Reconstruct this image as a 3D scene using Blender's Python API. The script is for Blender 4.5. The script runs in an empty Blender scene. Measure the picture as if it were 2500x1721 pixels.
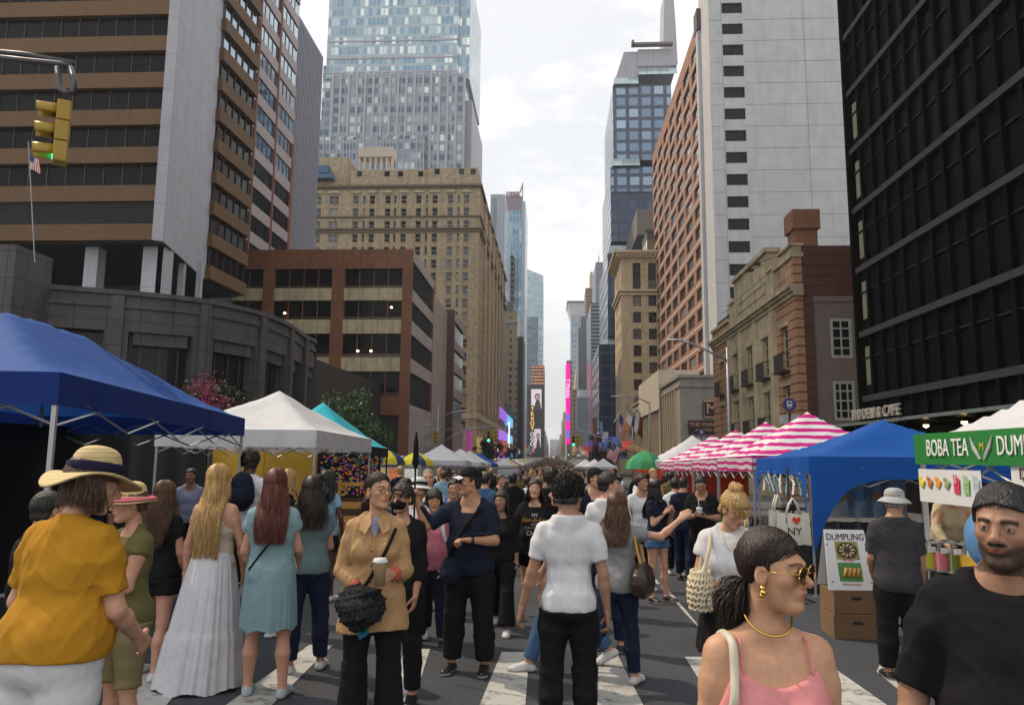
import bpy, bmesh, math, random
import numpy as np
from mathutils import Vector, Matrix
sc = bpy.context.scene
C = sc.collection
R = math.radians
rnd = random.Random(7)
# ------------------------------------------------------------------ camera
CAMH = 1.70; F = 1850.0
YAW = math.atan(100.6 / F); PIT = math.atan(255.5 / F); ROLL = 0.0095
fwd = Vector((-math.sin(YAW) * math.cos(PIT), math.cos(YAW) * math.cos(PIT), math.sin(PIT)))
r0 = Vector((math.cos(YAW), math.sin(YAW), 0)); u0 = r0.cross(fwd)
rt = r0 * math.cos(ROLL) + u0 * math.sin(ROLL); up = u0 * math.cos(ROLL) - r0 * math.sin(ROLL)
cam_d = bpy.data.cameras.new("camera"); cam = bpy.data.objects.new("camera", cam_d); C.objects.link(cam)
cam_d.sensor_width = 36; cam_d.lens = F / 2500 * 36; cam_d.clip_end = 6000; cam_d.clip_start = 0.1
M3 = Matrix((rt, up, -fwd)).transposed()
cam.matrix_world = Matrix.Translation((0, 0, CAMH)) @ M3.to_4x4()
sc.camera = cam
# ------------------------------------------------------------------ sky, sun, exposure
SUN_EL, SUN_AZ = 50.0, -62.0      # degrees; azimuth from +Y towards +X (negative: left of the avenue, ahead)
w = bpy.data.worlds.new("World"); sc.world = w; w.use_nodes = True
nt = w.node_tree; nt.nodes.clear()
def wn(t, **k):
 n = nt.nodes.new(t)
 for a, b in k.items(): setattr(n, a, b)
 return n
sky = wn('ShaderNodeTexSky', sky_type='NISHITA', sun_disc=False, sun_elevation=R(SUN_EL), sun_rotation=R(SUN_AZ), air_density=1.0, dust_density=2.5)
bg = wn('ShaderNodeBackground'); bg.inputs[1].default_value = 0.11
out = wn('ShaderNodeOutputWorld'); tc = wn('ShaderNodeTexCoord')
mp = wn('ShaderNodeMapping'); mp.inputs['Scale'].default_value = (1.2, 1.2, 3.2)
n1 = wn('ShaderNodeTexNoise'); n1.inputs['Scale'].default_value = 2.2; n1.inputs['Detail'].default_value = 9; n1.inputs['Roughness'].default_value = .62
cr = wn('ShaderNodeValToRGB'); cr.color_ramp.elements[0].position = .42; cr.color_ramp.elements[1].position = .60
cr.color_ramp.elements[0].color = (.58,) * 3 + (1,); cr.color_ramp.elements[1].color = (1, 1, 1, 1)
mx = wn('ShaderNodeMix', data_type='RGBA'); mx.inputs['B'].default_value = (12.8, 12.6, 12.3, 1)
L = nt.links.new
L(tc.outputs['Generated'], mp.inputs[0]); L(mp.outputs[0], n1.inputs[0]); L(n1.outputs[0], cr.inputs[0])
L(cr.outputs[0], mx.inputs['Factor']); L(sky.outputs[0], mx.inputs['A']); L(mx.outputs['Result'], bg.inputs[0]); L(bg.outputs[0], out.inputs[0])
sd = bpy.data.lights.new("sun", 'SUN'); sd.energy = 3.2; sd.angle = R(0.8); sd.color = (1, .84, .63)
so = bpy.data.objects.new("sun", sd); C.objects.link(so)
a_ = R(SUN_AZ); e_ = R(SUN_EL)
sdir = Vector((math.sin(a_) * math.cos(e_), math.cos(a_) * math.cos(e_), math.sin(e_)))
so.rotation_euler = (-sdir).to_track_quat('-Z', 'Y').to_euler(); so.location = (0, 0, 300)
sc.view_settings.view_transform = 'Standard'; sc.view_settings.look = 'None'
sc.view_settings.exposure = 0.0; sc.view_settings.gamma = 1
sc.cycles.max_bounces = 5; sc.cycles.diffuse_bounces = 3; sc.cycles.glossy_bounces = 3; sc.cycles.transmission_bounces = 4; sc.cycles.volume_bounces = 0
# ------------------------------------------------------------------ photograph pixel -> world helpers (used to read real positions)
def ray(px, py):
 return (fwd * F + rt * (px - 1250) - up * (py - 860.5)).normalized()
def atY(px, py, Y):
 d = ray(px, py); return Vector((0, 0, CAMH)) + d * (Y / d.y)
def atX(px, py, X):
 d = ray(px, py); return Vector((0, 0, CAMH)) + d * (X / d.x)
def atZ(px, py, Z):
 d = ray(px, py); return Vector((0, 0, CAMH)) + d * ((Z - CAMH) / d.z)
def gz(y):      # the avenue dips for a block, then climbs again
 for (y0, z0), (y1, z1) in zip(GPROF, GPROF[1:]):
  if y < y1: return z0 + (z1 - z0) * (y - y0) / (y1 - y0)
 return GPROF[-1][1]
GPROF = [(-900, 0), (0, 0), (60, -.96), (90, -1.40), (110, -1.60), (130, -1.66), (160, -1.60), (220, -1.38), (400, -.55), (700, 2.0), (1000, 5.0), (4000, 6)]
def zof(px, py, Y): return atY(px, py, Y).z
# ------------------------------------------------------------------ tagging
def tag(o, label=None, cat=None, group=None, kind=None):
 if label: o['label'] = label
 if cat: o['category'] = cat
 if group: o['group'] = group
 if kind: o['kind'] = kind
 return o
def ordn(i):
 return ['first', 'second', 'third', 'fourth', 'fifth', 'sixth', 'seventh', 'eighth', 'ninth', 'tenth'][i] if i < 10 else str(i + 1) + 'th' if (i + 1) % 10 not in (1, 2, 3) or i < 13 else str(i + 1) + {1: 'st', 2: 'nd', 3: 'rd'}[(i + 1) % 10]
def rank_labels(objs, key, fmt):
 d = {}
 for o in objs: d.setdefault(o['label'], []).append(o)
 for l, os_ in d.items():
  if len(os_) > 1:
   for i, o in enumerate(sorted(os_, key=key)): o['label'] = fmt % (ordn(i), l)
def empty(name, loc=(0, 0, 0), rz=0, label=None, cat=None, group=None):
 o = bpy.data.objects.new(name, None); C.objects.link(o); o.location = loc; o.rotation_euler = (0, 0, rz)
 o.empty_display_size = .2
 return tag(o, label, cat, group)
def kids(o): return [c for c in bpy.data.objects if c.parent == o]
def copy_tree(src, loc=None, rz=None, parent=None, label=None):
 c = src.copy(); C.objects.link(c); c.parent = parent
 if loc is not None: c.location = loc
 if rz is not None: c.rotation_euler = (0, 0, rz)
 if label: c['label'] = label
 for k in TREE.get(src.name, []):
  kk = copy_tree(k, parent=c); TREE.setdefault(c.name, []).append(kk)
 return c
TREE = {}
def link(name, me, parent=None, loc=None, rot=None):
 o = bpy.data.objects.new(name, me); C.objects.link(o)
 if parent: o.parent = parent; TREE.setdefault(parent.name, []).append(o)
 if loc is not None: o.location = loc
 if rot is not None: o.rotation_euler = rot
 return o
# ------------------------------------------------------------------ materials
MC = {}
def mat(name, col, rough=.8, metal=0, var=.12, vs=3.0, bump=0, bs=20, spec=.5, rndcol=None, trans=0, emit=None, stretch=None, coat=0, sss=0, dirt=0):
 if name in MC: return MC[name]
 m = bpy.data.materials.new(name); m.use_nodes = True; t = m.node_tree; b = t.nodes['Principled BSDF']
 b.inputs['Roughness'].default_value = rough; b.inputs['Metallic'].default_value = metal
 b.inputs['Specular IOR Level'].default_value = spec
 c4 = tuple(col) + (1,); b.inputs['Base Color'].default_value = c4
 if coat: b.inputs['Coat Weight'].default_value = coat
 if trans: b.inputs['Transmission Weight'].default_value = trans
 if sss: b.inputs['Subsurface Weight'].default_value = sss; b.inputs['Subsurface Radius'].default_value = (.02, .008, .004)
 if emit: b.inputs['Emission Color'].default_value = tuple(emit[:3]) + (1,); b.inputs['Emission Strength'].default_value = emit[3]
 tc = t.nodes.new('ShaderNodeTexCoord'); vec = tc.outputs['Object']
 if stretch:
  mpp = t.nodes.new('ShaderNodeMapping'); mpp.inputs['Scale'].default_value = stretch; t.links.new(vec, mpp.inputs[0]); vec = mpp.outputs[0]
 if rndcol:
  oi = t.nodes.new('ShaderNodeObjectInfo'); rp = t.nodes.new('ShaderNodeValToRGB'); rp.color_ramp.interpolation = 'CONSTANT'
  els = rp.color_ramp.elements
  while len(els) < len(rndcol): els.new(1)
  for i, (e, cc) in enumerate(zip(els, rndcol)): e.position = i / len(rndcol); e.color = tuple(cc) + (1,)
  t.links.new(oi.outputs['Random'], rp.inputs[0]); base = rp.outputs[0]
 else: base = None
 if var:
  n = t.nodes.new('ShaderNodeTexNoise'); n.inputs['Scale'].default_value = vs; n.inputs['Detail'].default_value = 6; t.links.new(vec, n.inputs[0])
  r = t.nodes.new('ShaderNodeMapRange'); r.inputs[1].default_value = .3; r.inputs[2].default_value = .7; r.inputs[3].default_value = 1 - var; r.inputs[4].default_value = 1 + var
  t.links.new(n.outputs[0], r.inputs[0])
  v = t.nodes.new('ShaderNodeVectorMath'); v.operation = 'SCALE'
  if base: t.links.new(base, v.inputs[0])
  else: v.inputs[0].default_value = col
  t.links.new(r.outputs[0], v.inputs['Scale']); base = v.outputs[0]
  if dirt:
   n2 = t.nodes.new('ShaderNodeTexNoise'); n2.inputs['Scale'].default_value = .5; n2.inputs['Detail'].default_value = 8
   mp2 = t.nodes.new('ShaderNodeMapping'); mp2.inputs['Scale'].default_value = (2.5, 2.5, .25); t.links.new(tc.outputs['Object'], mp2.inputs[0]); t.links.new(mp2.outputs[0], n2.inputs[0])
   r2 = t.nodes.new('ShaderNodeMapRange'); r2.inputs[1].default_value = .45; r2.inputs[2].default_value = .75; r2.inputs[3].default_value = 1; r2.inputs[4].default_value = 1 - dirt
   v2 = t.nodes.new('ShaderNodeVectorMath'); v2.operation = 'SCALE'; t.links.new(n2.outputs[0], r2.inputs[0]); t.links.new(base, v2.inputs[0]); t.links.new(r2.outputs[0], v2.inputs['Scale']); base = v2.outputs[0]
 if base: t.links.new(base, b.inputs['Base Color'])
 if bump:
  n = t.nodes.new('ShaderNodeTexNoise'); n.inputs['Scale'].default_value = bs; n.inputs['Detail'].default_value = 5; t.links.new(vec, n.inputs[0])
  bp = t.nodes.new('ShaderNodeBump'); bp.inputs['Strength'].default_value = bump; bp.inputs['Distance'].default_value = .02
  t.links.new(n.outputs[0], bp.inputs['Height']); t.links.new(bp.outputs[0], b.inputs['Normal'])
 MC[name] = m; return m
def jointed(name, col, ju, jv, jw=.03, jdark=.5, rough=.8, var=.1, metal=0, off=(0, 0), spec=.4, cellvar=.05, brick=False, dirt=.12):
 """stone / panel wall with joints every ju x jv metres (object coordinates, box projection)"""
 if name in MC: return MC[name]
 m = mat(name, col, rough, metal, var, 1.2, spec=spec, dirt=dirt); t = m.node_tree; b = t.nodes['Principled BSDF']
 src = b.inputs['Base Color'].links[0].from_socket
 br = t.nodes.new('ShaderNodeTexBrick'); br.offset = .5 if brick else 0; br.squash = 1
 br.inputs['Scale'].default_value = 1; br.inputs['Mortar Size'].default_value = jw; br.inputs['Brick Width'].default_value = ju; br.inputs['Row Height'].default_value = jv
 br.inputs['Mortar Smooth'].default_value = .2
 br.inputs['Color1'].default_value = (1 - cellvar,) * 3 + (1,); br.inputs['Color2'].default_value = (1 + cellvar,) * 3 + (1,); br.inputs['Mortar'].default_value = (jdark,) * 3 + (1,)
 t.links.new(uvz(t, off), br.inputs['Vector'])
 mm = t.nodes.new('ShaderNodeVectorMath'); mm.operation = 'MULTIPLY'; t.links.new(src, mm.inputs[0]); t.links.new(br.outputs[0], mm.inputs[1]); t.links.new(mm.outputs[0], b.inputs['Base Color'])
 return m
def uvz(t, off=(0, 0)):
 tc = t.nodes.new('ShaderNodeTexCoord'); ge = t.nodes.new('ShaderNodeNewGeometry')
 s = t.nodes.new('ShaderNodeSeparateXYZ'); t.links.new(tc.outputs['Object'], s.inputs[0])
 sn = t.nodes.new('ShaderNodeSeparateXYZ'); t.links.new(ge.outputs['True Normal'], sn.inputs[0])
 ab = t.nodes.new('ShaderNodeMath'); ab.operation = 'ABSOLUTE'; t.links.new(sn.outputs[0], ab.inputs[0])
 gt = t.nodes.new('ShaderNodeMath'); gt.operation = 'GREATER_THAN'; gt.inputs[1].default_value = .6; t.links.new(ab.outputs[0], gt.inputs[0])
 mi = t.nodes.new('ShaderNodeMix'); t.links.new(gt.outputs[0], mi.inputs[0]); t.links.new(s.outputs[0], mi.inputs[2]); t.links.new(s.outputs[1], mi.inputs[3])
 cb = t.nodes.new('ShaderNodeCombineXYZ'); t.links.new(mi.outputs[0], cb.inputs[0]); t.links.new(s.outputs[2], cb.inputs[1])
 ad = t.nodes.new('ShaderNodeVectorMath'); ad.operation = 'ADD'; ad.inputs[1].default_value = (off[0], off[1], 0); t.links.new(cb.outputs[0], ad.inputs[0])
 return ad.outputs[0]
def fgrid(name, wall, glass, cw, ch, wx=(.15, .85), wz=(.2, .75), glass2=None, rough=.7, grough=.12, gmetal=.3, lit=0):
 """far facade: windows cw x ch metres apart, random blinds"""
 if name in MC: return MC[name]
 m = bpy.data.materials.new(name); m.use_nodes = True; t = m.node_tree; b = t.nodes['Principled BSDF']; MC[name] = m
 def math_(op, a, bb=None):
  n = t.nodes.new('ShaderNodeMath'); n.operation = op
  for i, v in enumerate((a, bb)):
   if v is None: continue
   if isinstance(v, (int, float)): n.inputs[i].default_value = v
   else: t.links.new(v, n.inputs[i])
  return n.outputs[0]
 s = t.nodes.new('ShaderNodeSeparateXYZ'); t.links.new(uvz(t, (1000 * cw, 0)), s.inputs[0])
 u = math_('DIVIDE', s.outputs[0], cw); v = math_('DIVIDE', s.outputs[1], ch)
 fu = math_('FRACT', u); fv = math_('FRACT', v); iu = math_('FLOOR', u); iv = math_('FLOOR', v)
 msk = math_('MULTIPLY', math_('MULTIPLY', math_('GREATER_THAN', fu, wx[0]), math_('LESS_THAN', fu, wx[1])), math_('MULTIPLY', math_('GREATER_THAN', fv, wz[0]), math_('LESS_THAN', fv, wz[1])))
 cb = t.nodes.new('ShaderNodeCombineXYZ'); t.links.new(iu, cb.inputs[0]); t.links.new(iv, cb.inputs[1])
 wnn = t.nodes.new('ShaderNodeTexWhiteNoise'); t.links.new(cb.outputs[0], wnn.inputs[0])
 pw = math_('POWER', wnn.outputs[0], 3.0)
 g = t.nodes.new('ShaderNodeMix'); g.data_type = 'RGBA'; g.inputs['A'].default_value = tuple(glass) + (1,); g.inputs['B'].default_value = tuple(glass2 or [min(1, c * 3 + .1) for c in glass]) + (1,); t.links.new(pw, g.inputs['Factor'])
 nz = t.nodes.new('ShaderNodeTexNoise'); nz.inputs['Scale'].default_value = .15; nz.inputs['Detail'].default_value = 8; tc = t.nodes.new('ShaderNodeTexCoord'); t.links.new(tc.outputs['Object'], nz.inputs[0])
 wv = t.nodes.new('ShaderNodeVectorMath'); wv.operation = 'SCALE'; wv.inputs[0].default_value = wall
 t.links.new(math_('ADD', math_('MULTIPLY', nz.outputs[0], .5), .75), wv.inputs['Scale'])
 c = t.nodes.new('ShaderNodeMix'); c.data_type = 'RGBA'; t.links.new(msk, c.inputs['Factor']); t.links.new(wv.outputs[0], c.inputs['A']); t.links.new(g.outputs['Result'], c.inputs['B'])
 t.links.new(c.outputs['Result'], b.inputs['Base Color'])
 t.links.new(math_('ADD', math_('MULTIPLY', msk, grough - rough), rough), b.inputs['Roughness']); t.links.new(math_('MULTIPLY', msk, gmetal), b.inputs['Metallic'])
 return m
# ------------------------------------------------------------------ mesh builder
class MB:
 def __init__(s): s.v = []; s.f = []; s.m = []; s.sm = []; s.mi = 0; s.smooth = False
 def add(s, vs, fs):
  b = len(s.v); s.v += [tuple(p) for p in vs]
  for f in fs: s.f.append([b + i for i in f]); s.m.append(s.mi); s.sm.append(s.smooth)
  return s
 def box(s, x0, x1, y0, y1, z0, z1):
  return s.add([(x0, y0, z0), (x1, y0, z0), (x1, y1, z0), (x0, y1, z0), (x0, y0, z1), (x1, y0, z1), (x1, y1, z1), (x0, y1, z1)],
                     [(0, 3, 2, 1), (4, 5, 6, 7), (0, 1, 5, 4), (1, 2, 6, 5), (2, 3, 7, 6), (3, 0, 4, 7)])
 def obox(s, O, u, n, a0, a1, d0, d1, z0, z1):   # box along u (horizontal) with depth along n
  P = lambda a, d, z: (O[0] + u[0] * a + n[0] * d, O[1] + u[1] * a + n[1] * d, O[2] + z)
  vs = [P(a0, d0, z0), P(a1, d0, z0), P(a1, d1, z0), P(a0, d1, z0), P(a0, d0, z1), P(a1, d0, z1), P(a1, d1, z1), P(a0, d1, z1)]
  fs = [(0, 3, 2, 1), (4, 5, 6, 7), (0, 1, 5, 4), (1, 2, 6, 5), (2, 3, 7, 6), (3, 0, 4, 7)]
  if u[0] * n[1] - u[1] * n[0] < 0: fs = [f[::-1] for f in fs]
  return s.add(vs, fs)
 def prism(s, poly, z0, z1):
  n = len(poly)
  if sum(poly[i][0] * poly[(i + 1) % n][1] - poly[(i + 1) % n][0] * poly[i][1] for i in range(n)) < 0: poly = poly[::-1]
  f1 = z1 if callable(z1) else (lambda x, y: z1)
  vs = [(x, y, z0) for x, y in poly] + [(x, y, f1(x, y)) for x, y in poly]
  return s.add(vs, [tuple(range(n))[::-1], tuple(range(n, 2 * n))] + [(i, (i + 1) % n, n + (i + 1) % n, n + i) for i in range(n)])
 def extr(s, poly, y0, y1):     # polygon in XZ (counter-clockwise seen from -Y) extruded in Y
  n = len(poly); vs = [(x, y0, z) for x, z in poly] + [(x, y1, z) for x, z in poly]
  return s.add(vs, [tuple(range(n)), tuple(range(n, 2 * n))[::-1]] + [((i + 1) % n, i, n + i, n + (i + 1) % n) for i in range(n)])
 def tube(s, path, r, k=8, cap=True):
  path = [Vector(p) for p in path]; n = len(path); rs = r if isinstance(r, (list, tuple)) else [r] * n
  vs = []; pr = None
  for i, p in enumerate(path):
   t = (path[min(i + 1, n - 1)] - path[max(i - 1, 0)]).normalized()
   a = (pr - t * pr.dot(t)) if pr is not None else (Vector((0, 0, 1)) if abs(t.z) < .9 else Vector((1, 0, 0)))
   a = (a - t * a.dot(t)).normalized(); b = t.cross(a); pr = a
   for j in range(k):
    q = 2 * math.pi * j / k; vs.append(p + (a * math.cos(q) + b * math.sin(q)) * rs[i])
  fs = [(i * k + j, i * k + (j + 1) % k, (i + 1) * k + (j + 1) % k, (i + 1) * k + j) for i in range(n - 1) for j in range(k)]
  if cap: fs += [tuple(range(k))[::-1], tuple(range((n - 1) * k, n * k))]
  return s.add(vs, fs)
 def lathe(s, prof, cx=0, cy=0, k=24, fr=None):     # prof [(r,z)]
  n = len(prof); vs = []
  for i, (r, z) in enumerate(prof):
   for j in range(k):
    q = 2 * math.pi * j / k; rr = r * (fr(q, i) if fr else 1)
    vs.append((cx + rr * math.cos(q), cy + rr * math.sin(q), z))
  return s.add(vs, [(i * k + j, i * k + (j + 1) % k, (i + 1) * k + (j + 1) % k, (i + 1) * k + j) for i in range(n - 1) for j in range(k)])
 def grid(s, fn, nu, nv):
  vs = [fn(i / nu, j / nv) for j in range(nv + 1) for i in range(nu + 1)]
  return s.add(vs, [(j * (nu + 1) + i, j * (nu + 1) + i + 1, (j + 1) * (nu + 1) + i + 1, (j + 1) * (nu + 1) + i) for j in range(nv) for i in range(nu)])
 def mesh(s, name, mats):
  me = bpy.data.meshes.new(name); me.from_pydata(s.v, [], s.f)
  for m in (mats if isinstance(mats, (list, tuple)) else [mats]): me.materials.append(m)
  me.polygons.foreach_set('material_index', s.m); me.polygons.foreach_set('use_smooth', s.sm); me.update()
  return me
 def build(s, name, mats, parent=None, loc=None, rot=None, bevel=0):
  o = link(name, s.mesh(name, mats), parent, loc, rot)
  if bevel:
   md = o.modifiers.new('b', 'BEVEL'); md.width = bevel; md.segments = 2; md.limit_method = 'ANGLE'
  return o
FNT = {}
def text_mesh(txt, size, depth=.01, m=None, shear=0, align='CENTER'):
 key = (txt, size, depth, m.name, shear, align)
 if key in FNT: return FNT[key]
 cu = bpy.data.curves.new('lettering', 'FONT'); cu.body = txt; cu.size = size; cu.extrude = depth; cu.align_x = align; cu.align_y = 'CENTER'; cu.shear = shear; cu.resolution_u = 3
 cu.offset = 0
 o = bpy.data.objects.new('lettering', cu); C.objects.link(o)
 me = bpy.data.meshes.new_from_object(o); bpy.data.objects.remove(o); me.materials.clear(); me.materials.append(m); FNT[key] = me
 return me
def text(txt, size, depth, m, parent, loc, rz=0, tilt=math.pi / 2, name='lettering', shear=0, roll=0):
 o = link(name, text_mesh(txt, size, depth, m, shear), parent, loc)
 o.rotation_mode = 'XYZ'; M_ = Matrix.Rotation(rz, 4, 'Z') @ Matrix.Rotation(tilt, 4, 'X') @ Matrix.Rotation(roll, 4, 'Z')
 o.rotation_euler = M_.to_euler(); return o
# ------------------------------------------------------------------ windows placed as parts, the first 100 individually
def put_windows(parent, me, places, name='window'):
 """places: list of (x,y,z,rz) local to parent; largest in view first"""
 cp = Vector((0, 0, CAMH)) - parent.location
 places = sorted(places, key=lambda p: (Vector(p[:3]) - cp).length)
 for p in places[:98]: link(name, me, parent, p[:3], (0, 0, p[3]))
 rest = places[98:]
 if rest:
  n = len(me.vertices); co = np.empty(n * 3); me.vertices.foreach_get('co', co); co = co.reshape(-1, 3)
  base_f = [list(p.vertices) for p in me.polygons]; mi = [p.material_index for p in me.polygons]
  V = []; Fc = []; Mi = []
  for i, p in enumerate(rest):
   c_, s_ = math.cos(p[3]), math.sin(p[3]); q = co.copy(); q[:, 0] = co[:, 0] * c_ - co[:, 1] * s_ + p[0]; q[:, 1] = co[:, 0] * s_ + co[:, 1] * c_ + p[1]; q[:, 2] += p[2]
   V.append(q); Fc += [[k + i * n for k in f] for f in base_f]; Mi += mi
  m2 = bpy.data.meshes.new('window'); m2.from_pydata(np.concatenate(V).tolist(), [], Fc)
  for mm in me.materials: m2.materials.append(mm)
  m2.polygons.foreach_set('material_index', Mi); m2.update()
  o = link(name, m2, parent); o['kind'] = 'stuff'
def win_mesh(w, h, mats, kind='sash', fr=.07, dep=.06):
 """window centred on x, base z=0, facing -Y; origin at the wall surface; frame, panes"""
 b = MB(); b.mi = 1; b.box(-w / 2 + fr, w / 2 - fr, .03, .05, fr, h - fr)
 b.mi = 0
 b.box(-w / 2, -w / 2 + fr, -dep + .05, .07, 0, h); b.box(w / 2 - fr, w / 2, -dep + .05, .07, 0, h)
 b.box(-w / 2 + fr, w / 2 - fr, -dep + .05, .07, 0, fr); b.box(-w / 2 + fr, w / 2 - fr, -dep + .05, .07, h - fr, h)
 e = fr * .55
 if kind in ('sash', 'sash2'): b.box(-w / 2 + fr, w / 2 - fr, .0, .06, h / 2 - e, h / 2 + e)
 if kind == 'sash2' : b.box(-e, e, .0, .06, fr, h - fr)
 if kind.startswith('v'):
  n = int(kind[1:])
  for i in range(1, n): x = -w / 2 + w * i / n; b.box(x - e / 2, x + e / 2, .0, .06, fr, h - fr)
 if kind.startswith('g'):
  nx, nz = int(kind[1]), int(kind[2])
  for i in range(1, nx): x = -w / 2 + w * i / nx; b.box(x - e / 2, x + e / 2, .0, .055, fr, h - fr)
  for i in range(1, nz): z = h * i / nz; b.box(-w / 2 + fr, w / 2 - fr, .001, .056, z - e / 2, z + e / 2)
 return b.mesh('window', mats)
def wall_grid(mb, O, u, n, W, Z0, Z1, cols, rows, dep=.25, lintel=None):
 """piers and spandrels standing dep proud of the core, leaving openings cols x rows"""
 a = 0
 edges = [(0, None)]
 cols = sorted(cols); prev = 0
 for c0, c1 in cols + [(W, W)]:
  if c0 - prev > .01: mb.obox(O, u, n, prev, c0, 0, dep, Z0, Z1)
  prev = c1
 for c0, c1 in cols:
  pz = Z0
  for z0, z1 in sorted(rows) + [(Z1, Z1)]:
   if z0 - pz > .01: mb.obox(O, u, n, c0, c1, 0, dep - .004, pz, z0)
   pz = z1
def places_of(O, u, n, cols, rows, dep=.06, skip=None):
 rz = math.atan2(u[1], u[0]); out = []
 for i, (c0, c1) in enumerate(cols):
  for j, (z0, z1) in enumerate(rows):
   if skip and skip(i, j): continue
   a = (c0 + c1) / 2; out.append((O[0] + u[0] * a + n[0] * dep, O[1] + u[1] * a + n[1] * dep, O[2] + z0, rz))
 return out
# ================================================================== materials used by the buildings
GLD = mat('glass_dark', (.010, .012, .015), .08, .0, 0, spec=.4)
GLW = mat('window_glass', (.03, .035, .04), .08, .1, 0, spec=.8, rndcol=[(.02, .024, .03), (.05, .055, .06), (.015, .016, .02), (.22, .2, .16), (.03, .035, .045), (.10, .10, .09), (.02, .02, .022)])
GLB = mat('sky_glass', (.30, .37, .44), .06, .9, .25, .35, spec=.8)  # bluish sky reflection put into the base colour, for upper windows
GLR = mat('ribbon_glass', (.009, .008, .009), .1, .25, .4, spec=.28)
WFR = mat('frame_white', (.45, .43, .38), .6, var=.1)
DFR = mat('frame_dark', (.03, .028, .026), .5, var=.1)
ROOF = mat('roof_felt', (.08, .08, .08), .9)
UX, UY, NX = (1, 0), (0, 1), (-1, 0)
class Bld:
 def __init__(s, name, x, y, label, cat='building', group=None):
  s.o = empty(name, (x, y, gz(y)), 0, label, cat, group)
 def part(s, mb, name, mats, label=None, parent=None, sub=True):
  l = (parent or s.o).location if parent is None else s.o.location
  mb.v = [(p[0] - l[0], p[1] - l[1], p[2] - l[2]) for p in mb.v]
  o = mb.build(name, mats, parent or s.o)
  if label: o['label'] = label
  return o
 def wins(s, me, places, name='window'):
  l = s.o.location; put_windows(s.o, me, [(p[0] - l[0], p[1] - l[1], p[2] - l[2], p[3]) for p in places], name)
 def text(s, txt, size, dep, m, loc, rz=0, **k):
  return text(txt, size, dep, m, s.o, Vector(loc) - s.o.location, rz, **k)
GB = -2.0   # all walls start a little under the pavement
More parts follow.
